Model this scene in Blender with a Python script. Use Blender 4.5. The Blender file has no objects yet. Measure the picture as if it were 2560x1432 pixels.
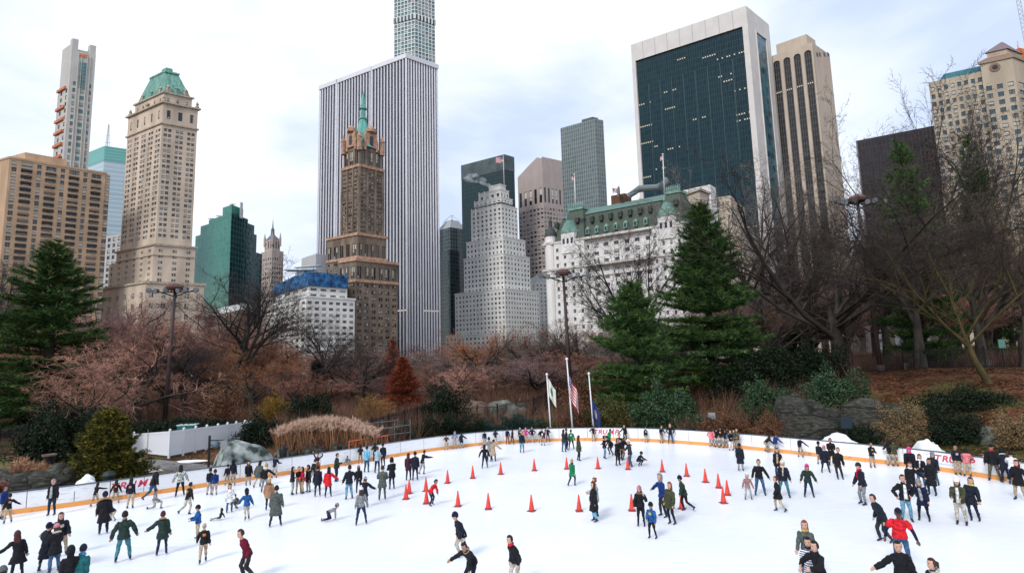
import bpy, math, random
import numpy as np
from mathutils import Vector, Matrix
D = bpy.data
SC = bpy.context.scene
COL = SC.collection
# ---------------------------------------------------------------- camera
F, CAMZ, ROLL = 1400.0, 7.1, 0.0274          # focal length in photo pixels (2560 wide), eye height, roll
PIT = math.atan(179 / 1400)
cam = D.cameras.new('camera'); cam_o = D.objects.new('camera', cam); COL.objects.link(cam_o)
cam.sensor_width = 36; cam.lens = 36 * F / 2560; cam.clip_start = 0.2; cam.clip_end = 6000
cam_o.matrix_world = Matrix.Translation((0, 0, CAMZ)) @ Matrix.Rotation(math.pi / 2 + PIT, 4, 'X') @ Matrix.Rotation(-ROLL, 4, 'Z')
SC.camera = cam_o
# ---------------------------------------------------------------- sky, sun, exposure
SUN_EL, SUN_AZ = math.radians(42), math.radians(215)      # azimuth from +Y, clockwise (behind the camera, to its left)
w = D.worlds.new('World'); SC.world = w; w.use_nodes = True
nt = w.node_tree; nt.nodes.clear()
def wn(t, **k):
    n = nt.nodes.new(t)
    for a, b in k.items(): setattr(n, a, b)
    return n
sky = wn('ShaderNodeTexSky', sky_type='NISHITA', sun_disc=False, sun_elevation=SUN_EL, sun_rotation=SUN_AZ)
tc = wn('ShaderNodeTexCoord'); mp = wn('ShaderNodeMapping'); mp.inputs['Scale'].default_value = (1, 1, 2.6); mp.inputs['Location'].default_value = (0.9, 0.35, 0.2)
n1 = wn('ShaderNodeTexNoise'); n1.inputs['Scale'].default_value = 1.7; n1.inputs['Detail'].default_value = 7; n1.inputs['Roughness'].default_value = .5; n1.inputs['Distortion'].default_value = .25
r1 = wn('ShaderNodeValToRGB'); e = r1.color_ramp.elements
e[0].position = .38; e[0].color = (5.0, 5.9, 7.8, 1); e[1].position = .64; e[1].color = (9.5, 9.65, 9.9, 1)
mx = wn('ShaderNodeMix', data_type='RGBA'); mx.inputs[0].default_value = .93
bg = wn('ShaderNodeBackground'); bg.inputs[1].default_value = .1
out = wn('ShaderNodeOutputWorld')
L = nt.links.new
L(tc.outputs['Generated'], mp.inputs[0]); L(mp.outputs[0], n1.inputs[0]); L(n1.outputs[0], r1.inputs[0])
L(sky.outputs[0], mx.inputs[6]); L(r1.outputs[0], mx.inputs[7]); L(mx.outputs[2], bg.inputs[0]); L(bg.outputs[0], out.inputs[0])
sl = D.lights.new('sun', 'SUN'); sl.energy = 1.5; sl.angle = math.radians(16); sl.color = (1, .96, .9)
so = D.objects.new('sun', sl); COL.objects.link(so)
sd = Vector((math.sin(SUN_AZ) * math.cos(SUN_EL), math.cos(SUN_AZ) * math.cos(SUN_EL), math.sin(SUN_EL)))
so.rotation_euler = sd.to_track_quat('Z', 'Y').to_euler(); so.location = (0, -20, 60)
vs = SC.view_settings; vs.view_transform = 'Standard'; vs.look = 'None'; vs.exposure = 0.5; vs.gamma = 1
SC.display_settings.display_device = 'sRGB'
SC.cycles.max_bounces = 5; SC.cycles.diffuse_bounces = 2; SC.cycles.glossy_bounces = 3; SC.cycles.transparent_max_bounces = 6
SC.cycles.volume_bounces = 3; SC.cycles.use_denoising = True
# ---------------------------------------------------------------- pixel <-> world
def ray(px, py):
    x = px - 1280; y = 716 - py; c, s = math.cos(ROLL), math.sin(ROLL)
    xr = x * c + y * s; yr = -x * s + y * c
    cp, sp = math.cos(PIT), math.sin(PIT)
    return (xr, F * cp - yr * sp, F * sp + yr * cp)
def atz(px, py, z):
    d = ray(px, py); t = (z - CAMZ) / d[2]
    return Vector((d[0] * t, d[1] * t, z))
def atd(px, py, dist):                      # the point seen at (px, py), at depth Y = dist
    d = ray(px, py); t = dist / d[1]
    return Vector((d[0] * t, dist, CAMZ + d[2] * t))
def proj(p):
    cp, sp = math.cos(PIT), math.sin(PIT); X, Y, Z = p[0], p[1], p[2] - CAMZ
    d = max(Y * cp + Z * sp, .01); u = -Y * sp + Z * cp; x = X / d * F; y = u / d * F
    c, s = math.cos(ROLL), math.sin(ROLL)
    return 1280 + x * c - y * s, 716 - (x * s + y * c)
def zrow(X, Y, py):                         # height at which the vertical through (X, Y) crosses image row py
    lo, hi = -40.0, 700.0
    for _ in range(45):
        m = (lo + hi) / 2
        if proj((X, Y, m))[1] > py: lo = m
        else: hi = m
    return lo
# ---------------------------------------------------------------- object helpers
def tag(o, label=None, cat=None, group=None, kind=None):
    if label: o['label'] = label
    if cat: o['category'] = cat
    if group: o['group'] = group
    if kind: o['kind'] = kind
    return o
def thing(name, label, cat, loc=(0, 0, 0), rz=0, group=None):
    o = D.objects.new(name, None); COL.objects.link(o); o.location = loc; o.rotation_euler = (0, 0, rz)
    return tag(o, label, cat, group)
def link(name, me, parent=None, mats=None):
    o = D.objects.new(name, me); COL.objects.link(o)
    if mats:
        for m in mats: me.materials.append(m)
    if parent is not None: o.parent = parent
    return o
class MB:
    def __init__(s): s.v = []; s.f = []; s.m = []; s.uv = {}
    def quad(s, a, b, c, d, m=0, uv=None):
        n = len(s.v); s.v += [tuple(a), tuple(b), tuple(c), tuple(d)]
        if uv: s.uv[len(s.f)] = uv
        s.f.append((n, n + 1, n + 2, n + 3)); s.m.append(m)
    def face(s, pts, m=0):
        n = len(s.v); s.v += [tuple(p) for p in pts]; s.f.append(tuple(range(n, n + len(pts)))); s.m.append(m)
    def obox(s, o, a, b, z0, z1, m=0, uvs=True, bottom=False):     # prism on a parallelogram o, o+a, o+b (xy vectors)
        o = Vector((o[0], o[1], 0)); a = Vector((a[0], a[1], 0)); b = Vector((b[0], b[1], 0))
        if a.x * b.y - a.y * b.x < 0: o = o + a; a = -a
        p = [o, o + a, o + a + b, o + b]
        for i in range(4):
            q, r = p[i], p[(i + 1) % 4]; l = (r - q).length
            s.quad((q.x, q.y, z0), (r.x, r.y, z0), (r.x, r.y, z1), (q.x, q.y, z1), m, [(0, z0), (l, z0), (l, z1), (0, z1)])
        s.quad(*[(q.x, q.y, z1) for q in p], m, [(0, 0), (.1, 0), (.1, .1), (0, .1)])
        if bottom: s.quad(*[(q.x, q.y, z0) for q in reversed(p)], m)
    def box(s, c, sx, sy, sz, m=0, rz=0.0):
        cs, sn = math.cos(rz), math.sin(rz); P = []
        for z in (-sz / 2, sz / 2):
            for x, y in ((-sx / 2, -sy / 2), (sx / 2, -sy / 2), (sx / 2, sy / 2), (-sx / 2, sy / 2)):
                P.append((c[0] + x * cs - y * sn, c[1] + x * sn + y * cs, c[2] + z))
        n = len(s.v); s.v += P
        for f in ((3, 2, 1, 0), (4, 5, 6, 7), (0, 1, 5, 4), (1, 2, 6, 5), (2, 3, 7, 6), (3, 0, 4, 7)):
            s.f.append(tuple(n + i for i in f)); s.m.append(m)
    def rings(s, R, m=0, cap=True, closed=False):
        k = len(R[0]); n = len(s.v)
        for r in R: s.v += [tuple(p) for p in r]
        cnt = len(R)
        for i in range(cnt - (0 if closed else 1)):
            i2 = (i + 1) % cnt
            for j in range(k):
                j2 = (j + 1) % k
                s.f.append((n + i * k + j, n + i * k + j2, n + i2 * k + j2, n + i2 * k + j)); s.m.append(m)
        if cap and not closed:
            s.f.append(tuple(n + j for j in reversed(range(k)))); s.m.append(m)
            s.f.append(tuple(n + (cnt - 1) * k + j for j in range(k))); s.m.append(m)
    def tube(s, pts, rad, k=6, m=0, cap=True, flat=None):
        pts = [Vector(p) for p in pts]; R = []
        for i, p in enumerate(pts):
            d = (pts[min(i + 1, len(pts) - 1)] - pts[max(i - 1, 0)])
            if d.length < 1e-9: d = Vector((0, 0, 1))
            d.normalize()
            ref = Vector((1, 0, 0)) if abs(d.x) < .9 else Vector((0, 1, 0))
            u = d.cross(ref).normalized(); v = d.cross(u)
            r = rad[i] if not isinstance(rad, (int, float)) else rad
            R.append([p + u * (r * math.cos(2 * math.pi * j / k)) + v * (r * math.sin(2 * math.pi * j / k)) for j in range(k)])
        s.rings(R, m, cap)
    def lathe(s, prof, c=(0, 0, 0), k=12, m=0):
        s.rings([[(c[0] + r * math.cos(2 * math.pi * j / k), c[1] + r * math.sin(2 * math.pi * j / k), c[2] + z) for j in range(k)] for r, z in prof], m)
    def ball(s, c, rx, ry=None, rz=None, k=10, m=0, fn=None, rot=None):
        ry = ry or rx; rz = rz or rx; R = []
        for i in range(k // 2 + 1):
            t = math.pi * (i + (.02 if i == 0 else -.02 if i == k // 2 else 0)) / (k // 2); r = []
            for j in range(k):
                a = 2 * math.pi * j / k
                p = Vector((math.sin(t) * math.cos(a), math.sin(t) * math.sin(a), -math.cos(t)))
                if fn: p = p * fn(p)
                p = Vector((p.x * rx, p.y * ry, p.z * rz))
                if rot is not None: p = rot @ p
                r.append((c[0] + p.x, c[1] + p.y, c[2] + p.z))
            R.append(r)
        s.rings(R, m)
    def mesh(s, name, smooth=False):
        me = D.meshes.new(name); me.from_pydata(s.v, [], s.f)
        if any(s.m): me.polygons.foreach_set('material_index', s.m)
        if s.uv:
            ul = me.uv_layers.new(name='UVMap'); uvd = np.zeros(len(me.loops) * 2, dtype=np.float32); st = 0
            for i, f in enumerate(s.f):
                u = s.uv.get(i)
                if u:
                    for k2, (a, b) in enumerate(u): uvd[(st + k2) * 2] = a; uvd[(st + k2) * 2 + 1] = b
                st += len(f)
            ul.data.foreach_set('uv', uvd)
        if smooth: me.polygons.foreach_set('use_smooth', [True] * len(s.f))
        me.update(); return me
    def build(s, name, mats, parent=None, smooth=False):
        if not isinstance(mats, (list, tuple)): mats = [mats]
        return link(name, s.mesh(name, smooth), parent, mats)
# ---------------------------------------------------------------- materials
MATS = {}
def mat(name, col, rough=.7, metal=0, spec=.3, var=0.0, scale=3.0, bump=0.0, bscale=None, col2=None, detail=4, emit=None, stretch=None, ramp=(.35, .65)):
    if name in MATS: return MATS[name]
    m = D.materials.new(name); m.use_nodes = True; t = m.node_tree; b = t.nodes['Principled BSDF']
    b.inputs['Roughness'].default_value = rough; b.inputs['Metallic'].default_value = metal
    b.inputs['Specular IOR Level'].default_value = spec; b.inputs['Base Color'].default_value = (*col, 1)
    if var or col2:
        c = t.nodes.new('ShaderNodeTexCoord'); n = t.nodes.new('ShaderNodeTexNoise'); r = t.nodes.new('ShaderNodeValToRGB')
        n.inputs['Scale'].default_value = scale; n.inputs['Detail'].default_value = detail
        src = c.outputs['Object']
        if stretch:
            q = t.nodes.new('ShaderNodeMapping'); q.inputs['Scale'].default_value = stretch; t.links.new(src, q.inputs[0]); src = q.outputs[0]
        t.links.new(src, n.inputs[0]); t.links.new(n.outputs[0], r.inputs[0]); t.links.new(r.outputs[0], b.inputs['Base Color'])
        c2 = col2 or tuple(min(1, x * (1 + var)) for x in col); c1 = col if col2 else tuple(x * (1 - var) for x in col)
        r.color_ramp.elements[0].position = ramp[0]; r.color_ramp.elements[1].position = ramp[1]
        r.color_ramp.elements[0].color = (*c1, 1); r.color_ramp.elements[1].color = (*c2, 1)
    if bump:
        c = t.nodes.new('ShaderNodeTexCoord'); n = t.nodes.new('ShaderNodeTexNoise'); u = t.nodes.new('ShaderNodeBump')
        n.inputs['Scale'].default_value = bscale or scale * 3; n.inputs['Detail'].default_value = 5
        u.inputs['Strength'].default_value = bump; u.inputs['Distance'].default_value = .1
        t.links.new(c.outputs['Object'], n.inputs[0]); t.links.new(n.outputs[0], u.inputs['Height']); t.links.new(u.outputs[0], b.inputs['Normal'])
    if emit: b.inputs['Emission Color'].default_value = (*emit[0], 1); b.inputs['Emission Strength'].default_value = emit[1]
    MATS[name] = m; return m
def curtain(name, cw, ch, glass1, glass2, line, mort=.06, rough=.08, lit=0.0, spec=.35):
    """glazed curtain wall: a grid in UV metres, every pane slightly different, now and then a lit ceiling"""
    if name in MATS: return MATS[name]
    m = D.materials.new(name); m.use_nodes = True; t = m.node_tree; b = t.nodes['Principled BSDF']; N = t.nodes.new; K = t.links.new
    uv = N('ShaderNodeUVMap'); uv.uv_map = 'UVMap'
    br = N('ShaderNodeTexBrick'); br.offset = 0; br.squash = 1
    br.inputs['Scale'].default_value = 1; br.inputs['Brick Width'].default_value = cw; br.inputs['Row Height'].default_value = ch
    br.inputs['Mortar Size'].default_value = mort; br.inputs['Mortar Smooth'].default_value = 0.1; br.inputs['Bias'].default_value = 0
    br.inputs['Color1'].default_value = (*glass1, 1); br.inputs['Color2'].default_value = (*glass2, 1); br.inputs['Mortar'].default_value = (*line, 1)
    K(uv.outputs[0], br.inputs['Vector']); K(br.outputs['Color'], b.inputs['Base Color'])
    mr = N('ShaderNodeMath'); mr.operation = 'MULTIPLY_ADD'; mr.inputs[1].default_value = .5; mr.inputs[2].default_value = rough
    K(br.outputs['Fac'], mr.inputs[0]); K(mr.outputs[0], b.inputs['Roughness'])
    b.inputs['Specular IOR Level'].default_value = spec
    # faint waviness of the panes
    n = N('ShaderNodeTexNoise'); n.inputs['Scale'].default_value = .35; n.inputs['Detail'].default_value = 2; u = N('ShaderNodeBump'); u.inputs['Strength'].default_value = .25; u.inputs['Distance'].default_value = .25
    K(uv.outputs[0], n.inputs[0]); K(n.outputs[0], u.inputs['Height']); K(u.outputs[0], b.inputs['Normal'])
    if lit:
        sp = N('ShaderNodeSeparateXYZ'); K(uv.outputs[0], sp.inputs[0])
        def q(o, sz):
            d = N('ShaderNodeMath'); d.operation = 'DIVIDE'; d.inputs[1].default_value = sz; K(o, d.inputs[0])
            f = N('ShaderNodeMath'); f.operation = 'FLOOR'; K(d.outputs[0], f.inputs[0]); fr = N('ShaderNodeMath'); fr.operation = 'FRACT'; K(d.outputs[0], fr.inputs[0])
            return f.outputs[0], fr.outputs[0]
        fx, rx = q(sp.outputs[0], cw); fy, ry = q(sp.outputs[1], ch); gx, _ = q(sp.outputs[0], cw * 6)
        def white(a, bb, th):
            cb = N('ShaderNodeCombineXYZ'); K(a, cb.inputs[0]); K(bb, cb.inputs[1]); wv = N('ShaderNodeTexWhiteNoise'); wv.noise_dimensions = '2D'; K(cb.outputs[0], wv.inputs['Vector'])
            g = N('ShaderNodeMath'); g.operation = 'GREATER_THAN'; g.inputs[1].default_value = th; K(wv.outputs[0], g.inputs[0]); return g.outputs[0]
        def mul(a, bb):
            x = N('ShaderNodeMath'); x.operation = 'MULTIPLY'; K(a, x.inputs[0]); K(bb, x.inputs[1]); return x.outputs[0]
        def gt(a, th, op='GREATER_THAN'):
            x = N('ShaderNodeMath'); x.operation = op; K(a, x.inputs[0]); x.inputs[1].default_value = th; return x.outputs[0]
        e = mul(mul(white(gx, fy, 1 - lit), white(fx, fy, .35)), mul(mul(gt(ry, .62), gt(ry, .82, 'LESS_THAN')), mul(gt(rx, .2), gt(rx, .7, 'LESS_THAN'))))
        s = N('ShaderNodeMath'); s.operation = 'MULTIPLY'; s.inputs[1].default_value = .55; K(e, s.inputs[0])
        b.inputs['Emission Color'].default_value = (1, .85, .6, 1); K(s.outputs[0], b.inputs['Emission Strength'])
    MATS[name] = m; return m
def cloth(name, col, rough=.85):
    return mat('cloth_' + name, col, 0.7 if name in ('black', 'ink', 'dgreen') else rough, spec=.2 if name in ('black', 'ink', 'dgreen') else .15, var=.35, scale=9, bump=.5, bscale=18)
# ================================================================ the setting: ground, ice, boards
BRD = [(0,1290),(130,1272),(221,1262),(330,1244),(440,1227),(560,1210),(640,1198),(693,1190),(790,1174),(907,1156),(971,1144),(1040,1133),(1107,1122),(1213,1110),(1290,1105),(1373,1102),(1480,1100),(1560,1101),(1613,1102),(1720,1109),(1773,1113),(1907,1126),(2040,1140),(2173,1155),(2280,1166),(2347,1176),(2453,1192),(2560,1210)]
bp = [atz(x, y, 0) for x, y in BRD]
l0 = (bp[0] - bp[2]).normalized(); r0 = (bp[-1] - bp[-3]).normalized()
bp = [bp[0] + l0 * d for d in (34, 24, 15, 7)] + bp + [bp[-1] + r0 * d for d in (6, 14, 24, 34)]
# Catmull-Rom smoothing of the line of the boards
def smooth(P, n=5):
    o = []
    for i in range(len(P) - 1):
        a, b, c, d = P[max(i - 1, 0)], P[i], P[i + 1], P[min(i + 2, len(P) - 1)]
        for k in range(n):
            t = k / n
            o.append(.5 * ((2 * b) + (c - a) * t + (2 * a - 5 * b + 4 * c - d) * t * t + (3 * b - a - 3 * c + d) * t ** 3))
    return o + [P[-1]]
for _ in range(2): bp = [bp[0]] + [(bp[i - 1] + bp[i] * 2 + bp[i + 1]) / 4 for i in range(1, len(bp) - 1)] + [bp[-1]]
BL = smooth(bp)
BAZ = np.array([math.atan2(p.x, p.y) for p in BL]); BR = np.array([math.hypot(p.x, p.y) for p in BL])
AMPX = [(-900, .3), (0, .35), (600, .45), (1000, .8), (1200, 1.4), (1450, 2.2), (1800, 3.3), (2100, 4.2), (2560, 4.6), (3300, 4.8)]
AMPA = [math.atan2(x - 1280, 1400) for x, _ in AMPX]; AMPV = [v for _, v in AMPX]
def gz(X, Y):
    az = math.atan2(X, Y); R = math.hypot(X, Y)
    if abs(az) > 1.25: return -.06
    d = R - float(np.interp(az, BAZ, BR)) - .25
    if d < 0: return -.06
    a = float(np.interp(az, AMPA, AMPV)); t = min(d / 24, 1); s = t * t * (3 - 2 * t)
    n = math.sin(X * .31 + 1.3) * math.cos(Y * .23) * .5 + math.sin(X * .11 + Y * .17) * .5
    return .05 + a * s + n * .25 * min(d / 10, 1) * (a / 2.5) + min(d, 300) * .004
def ground_at(px, dist):                    # ground point below the column px at depth dist
    p = atd(px, 880, dist); return Vector((p.x, p.y, gz(p.x, p.y)))
def mk_ground():
    az = list(np.linspace(-1.3, 1.3, 260)); az = list(np.linspace(-math.pi, -1.31, 18)) + az + list(np.linspace(1.31, math.pi, 18))
    V = []; Fc = []
    ds = [0, .3, .8, 1.5, 2.5, 4, 6, 8, 10, 12, 14, 16, 18, 20, 22, 25, 30, 36, 44, 54, 66, 80, 100, 130, 170, 230, 320, 450, 700, 1100, 1800, 3000]
    for a in az:
        Rb = float(np.interp(a, BAZ, BR)) if abs(a) < 1.3 else 60
        for R in [1, Rb * .5, Rb + .1] + [Rb + .26 + d for d in ds]:
            x, y = R * math.sin(a), R * math.cos(a); V.append((x, y, gz(x, y)))
    k = len(ds) + 3
    for i in range(len(az) - 1):
        for j in range(k - 1): Fc.append((i * k + j, i * k + j + 1, (i + 1) * k + j + 1, (i + 1) * k + j))
    me = D.meshes.new('ground'); me.from_pydata(V, [], Fc); me.polygons.foreach_set('use_smooth', [True] * len(Fc))
    m = D.materials.new('park_ground'); m.use_nodes = True; t = m.node_tree; b = t.nodes['Principled BSDF']; N = t.nodes.new; K = t.links.new
    c = N('ShaderNodeTexCoord'); a1 = N('ShaderNodeTexNoise'); a1.inputs['Scale'].default_value = .12; a1.inputs['Detail'].default_value = 6
    a2 = N('ShaderNodeTexNoise'); a2.inputs['Scale'].default_value = 3.2; a2.inputs['Detail'].default_value = 8; a2.inputs['Roughness'].default_value = .75
    ra = N('ShaderNodeValToRGB'); rb = N('ShaderNodeValToRGB'); rc = N('ShaderNodeValToRGB'); x = N('ShaderNodeMix'); x.data_type = 'RGBA'
    ra.color_ramp.elements[0].position = .50; ra.color_ramp.elements[1].position = .60
    e = rb.color_ramp.elements; e[0].position = .38; e[0].color = (.035, .018, .010, 1); e[1].position = .68; e[1].color = (.26, .115, .055, 1)      # fallen leaves
    e2 = rb.color_ramp.elements.new(.52); e2.color = (.13, .058, .03, 1)
    e = rc.color_ramp.elements; e[0].position = .35; e[0].color = (.03, .035, .012, 1); e[1].position = .7; e[1].color = (.15, .14, .05, 1)          # worn grass
    K(c.outputs['Object'], a1.inputs[0]); K(c.outputs['Object'], a2.inputs[0]); K(a1.outputs[0], ra.inputs[0]); K(a2.outputs[0], rb.inputs[0]); K(a2.outputs[0], rc.inputs[0])
    K(ra.outputs[0], x.inputs[0]); K(rb.outputs[0], x.inputs[6]); K(rc.outputs[0], x.inputs[7]); K(x.outputs[2], b.inputs['Base Color'])
    so_ = N('ShaderNodeTexNoise'); so_.inputs['Scale'].default_value = .45; so_.inputs['Detail'].default_value = 5; rs_ = N('ShaderNodeValToRGB'); rs_.color_ramp.elements[0].position = .40; rs_.color_ramp.elements[0].color = (.50, .47, .45, 1); rs_.color_ramp.elements[1].position = .55; ml = N('ShaderNodeMix'); ml.data_type = 'RGBA'; ml.blend_type = 'MULTIPLY'; ml.inputs[0].default_value = 1      # bare damp soil between the drifts of leaves
    K(c.outputs['Object'], so_.inputs[0]); K(so_.outputs[0], rs_.inputs[0]); K(x.outputs[2], ml.inputs[6]); K(rs_.outputs[0], ml.inputs[7]); K(ml.outputs[2], b.inputs['Base Color'])
    b.inputs['Roughness'].default_value = .95; b.inputs['Specular IOR Level'].default_value = .1
    u = N('ShaderNodeBump'); u.inputs['Strength'].default_value = .8; u.inputs['Distance'].default_value = .12; K(a2.outputs[0], u.inputs['Height']); K(u.outputs[0], b.inputs['Normal'])
    tag(link('ground', me, None, [m]), kind='structure')
mk_ground()
def mk_ice():
    me = D.meshes.new('ice')
    V = [(p.x, p.y, 0) for p in BL] + [(BL[-1].x + 3, -30, 0), (BL[0].x - 3, -30, 0)]
    me.from_pydata(V, [], [tuple(reversed(range(len(V))))])
    m = D.materials.new('skated_ice'); m.use_nodes = True; t = m.node_tree; b = t.nodes['Principled BSDF']; N = t.nodes.new; K = t.links.new
    c = N('ShaderNodeTexCoord'); a1 = N('ShaderNodeTexNoise'); a1.inputs['Scale'].default_value = .22; a1.inputs['Detail'].default_value = 5
    a2 = N('ShaderNodeTexNoise'); a2.inputs['Scale'].default_value = 2.6; a2.inputs['Detail'].default_value = 9; a2.inputs['Roughness'].default_value = .7; a2.inputs['Distortion'].default_value = 1.2
    r = N('ShaderNodeValToRGB'); e = r.color_ramp.elements; e[0].position = .3; e[0].color = (.78, .83, .90, 1); e[1].position = .62; e[1].color = (.90, .915, .935, 1)
    ad = N('ShaderNodeMath'); ad.operation = 'MULTIPLY_ADD'; ad.inputs[1].default_value = .35
    K(c.outputs['Object'], a1.inputs[0]); K(c.outputs['Object'], a2.inputs[0]); K(a2.outputs[0], ad.inputs[0])
    sb = N('ShaderNodeMath'); sb.operation = 'MULTIPLY'; sb.inputs[1].default_value = .65; K(a1.outputs[0], sb.inputs[0]); K(sb.outputs[0], ad.inputs[2])
    K(ad.outputs[0], r.inputs[0]); last = r.outputs[0]
    for an, sc in ((.3, (.35, 9, 1)), (1.3, (.5, 12, 1)), (2.3, (.3, 10, 1)), (2.9, (.6, 7, 1))):     # blade scratches and swept snow in several directions
        mp_ = N('ShaderNodeMapping'); mp_.inputs['Rotation'].default_value = (0, 0, an); mp_.inputs['Scale'].default_value = sc; nn = N('ShaderNodeTexNoise'); nn.inputs['Scale'].default_value = 1.6; nn.inputs['Detail'].default_value = 6; nn.inputs['Distortion'].default_value = .5
        rp = N('ShaderNodeValToRGB'); rp.color_ramp.elements[0].position = .60; rp.color_ramp.elements[0].color = (0, 0, 0, 1); rp.color_ramp.elements[1].position = .68; rp.color_ramp.elements[1].color = (.45, .45, .45, 1)
        mx_ = N('ShaderNodeMix'); mx_.data_type = 'RGBA'; mx_.inputs[7].default_value = (.66, .74, .85, 1)
        K(c.outputs['Object'], mp_.inputs[0]); K(mp_.outputs[0], nn.inputs[0]); K(nn.outputs[0], rp.inputs[0]); K(rp.outputs[0], mx_.inputs[0]); K(last, mx_.inputs[6]); last = mx_.outputs[2]
    K(last, b.inputs['Base Color'])
    b.inputs['Roughness'].default_value = .30; b.inputs['Specular IOR Level'].default_value = .35
    u = N('ShaderNodeBump'); u.inputs['Strength'].default_value = .25; u.inputs['Distance'].default_value = .01; K(a2.outputs[0], u.inputs['Height']); K(u.outputs[0], b.inputs['Normal'])
    tag(link('ice_surface', me, None, [m]), kind='structure')
mk_ice()
# boards with an orange kick strip and a grey rail
M_white = mat('board_white', (.62, .64, .68), .4, spec=.35, col2=(.82, .83, .85), scale=1.6, detail=10, stretch=(1, 1, 5), ramp=(.30, .42))
M_kick = mat('kick_orange', (.55, .24, .08), .5, col2=(.80, .35, .10), scale=2.5, detail=9, ramp=(.32, .46))
M_rail = mat('rail_grey', (.07, .09, .11), .5, var=.3, scale=1.5)
M_red = mat('letter_red', (.62, .04, .09), .5)
def perp(i):
    a, b = BL[max(i - 1, 0)], BL[min(i + 1, len(BL) - 1)]; d = (b - a).normalized(); return Vector((-d.y, d.x, 0)), d   # outward (away from the ice)
def strip(mb, off0, off1, z0, z1, m=0):
    R = []
    for i, p in enumerate(BL):
        n, _ = perp(i); a = p + n * off0; b = p + n * off1
        R.append([(a.x, a.y, z0), (a.x, a.y, z1), (b.x, b.y, z1), (b.x, b.y, z0)])
    mb.rings(R, m)
BH = 1.05
barrier = thing('rink_barrier', 'white rink boards with orange kick strip curving round the far side of the ice', 'rink boards')
for k0 in range(0, len(BL) - 1, 4):          # one panel after another with a hairline joint
    q = MB(); R = []
    idx = list(range(k0, min(k0 + 4, len(BL) - 1) + 1))
    for i in idx:
        n, d = perp(i); p = BL[i] + (d * .016 if i == idx[0] else -d * .016 if i == idx[-1] else d * 0)
        R.append([(p.x + n.x * o_, p.y + n.y * o_, z) for o_, z in ((.02, 0), (.02, BH), (.14, BH), (.14, 0))])
    q.rings(R); q.build('board_panel', M_white, barrier)
q = MB(); strip(q, 0.0, .017, 0.005, .24); q.build('kick_strip', M_kick, barrier)
q = MB(); strip(q, -.01, .16, BH + .003, BH + .045); q.build('top_rail', M_rail, barrier)
q = MB(); strip(q, .17, 1.5, -.1, .62); tag(q.build('kerb_walk', mat('wet_ledge', (.06, .075, .085), .6, var=.4, scale=1.1, bump=.5)), kind='structure')
_txt = {}
def text_mesh(ch, bold=.018, shear=.25):
    k = (ch, bold, shear)
    if k not in _txt:
        cu = D.curves.new('letter', 'FONT'); cu.body = ch; cu.size = 1; cu.shear = shear; cu.offset = bold; cu.extrude = .02; cu.align_x = 'LEFT'
        ob = D.objects.new('letter', cu); COL.objects.link(ob); dg = bpy.context.evaluated_depsgraph_get(); me = D.meshes.new_from_object(ob.evaluated_get(dg)); D.objects.remove(ob)
        _txt[k] = me
    return _txt[k]
def board_text(px, words, zc, size, sx, mtl, name, bold=.018, shear=.25):
    """letters set along the boards, centred where column px meets them"""
    cum = [0]
    for i in range(1, len(BL)): cum.append(cum[-1] + (BL[i] - BL[i - 1]).length)
    a = math.atan2(*(lambda v: (v.x, v.y))(atz(px, 1180, 0))); j = int(np.argmin(np.abs(BAZ - a))); s0 = cum[j]
    adv = []; 
    for ch in words:
        if ch == ' ': adv.append(.35); continue
        me = text_mesh(ch, bold, shear); xs = [v.co.x for v in me.vertices]; adv.append(max(xs) - min(xs) + .07)
    s = s0 - sum(adv) * size * sx / 2
    for ch, w_ in zip(words, adv):
        if ch != ' ':
            me = text_mesh(ch, bold, shear).copy(); mn = min(v.co.x for v in me.vertices)
            i = min(max(int(np.searchsorted(cum, s + w_ * size * sx / 2)), 1), len(BL) - 1); n, d = perp(i)
            f = (s - cum[i - 1]) ; p = BL[i - 1] + d * f + n * .012
            o = link(name, me, barrier, [mtl]); me.materials.clear(); me.materials.append(mtl)
            R = Matrix(((d.x, 0, -n.x), (d.y, 0, -n.y), (0, 1, 0))).to_4x4()
            o.matrix_world = Matrix.Translation((p.x, p.y, zc - size * .36)) @ R @ Matrix.Diagonal((size * sx, size, .25, 1)) @ Matrix.Translation((-mn, 0, 0))
        s += (w_ - (.10 if ch == 'T' and bold else 0)) * size * sx
M_pale = mat('letter_pale', (.40, .60, .72), .5)
for px, sz in ((343, .52), (1527, .52), (2397, .50)):
    board_text(px, 'TRUMP', .74, sz, 1.12, M_red, 'letter', .016)
    board_text(px, 'CENTRAL PARK NEW YORK', .42, .11, 1.25, M_pale, 'small_letter', 0, 0)
# path behind the boards at the left, snow left beside it, ploughed snow behind the boards
def flat_patch(name, pts, z, mtl, kind='structure', lift=.03, n=14):
    """a sheet laid over the ground following it, outline given in photo pixels"""
    P = [atz(x, y, z) for x, y in pts]; c = sum(P, Vector()) / len(P); V = [(c.x, c.y, gz(c.x, c.y) + lift)]; Fc = []; k = len(P) * 4
    rim = []
    for i in range(len(P)):
        for t in range(4): rim.append(P[i].lerp(P[(i + 1) % len(P)], t / 4))
    for r in range(1, n + 1):
        for p in rim:
            x = c.lerp(p, r / n); V.append((x.x, x.y, gz(x.x, x.y) + lift))
    for j in range(k): Fc.append((0, 1 + j, 1 + (j + 1) % k))
    for r in range(n - 1):
        for j in range(k): a = 1 + r * k; b = a + k; Fc.append((a + j, b + j, b + (j + 1) % k, a + (j + 1) % k))
    me = D.meshes.new(name); me.from_pydata(V, [], Fc); me.update()
    if me.polygons[0].normal.z < 0: me.flip_normals()
    o = link(name, me, None, [mtl]); tag(o, kind=kind); return o
M_path = mat('asphalt_path', (.16, .155, .15), .85, var=.25, scale=1.5, bump=.3)
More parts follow.
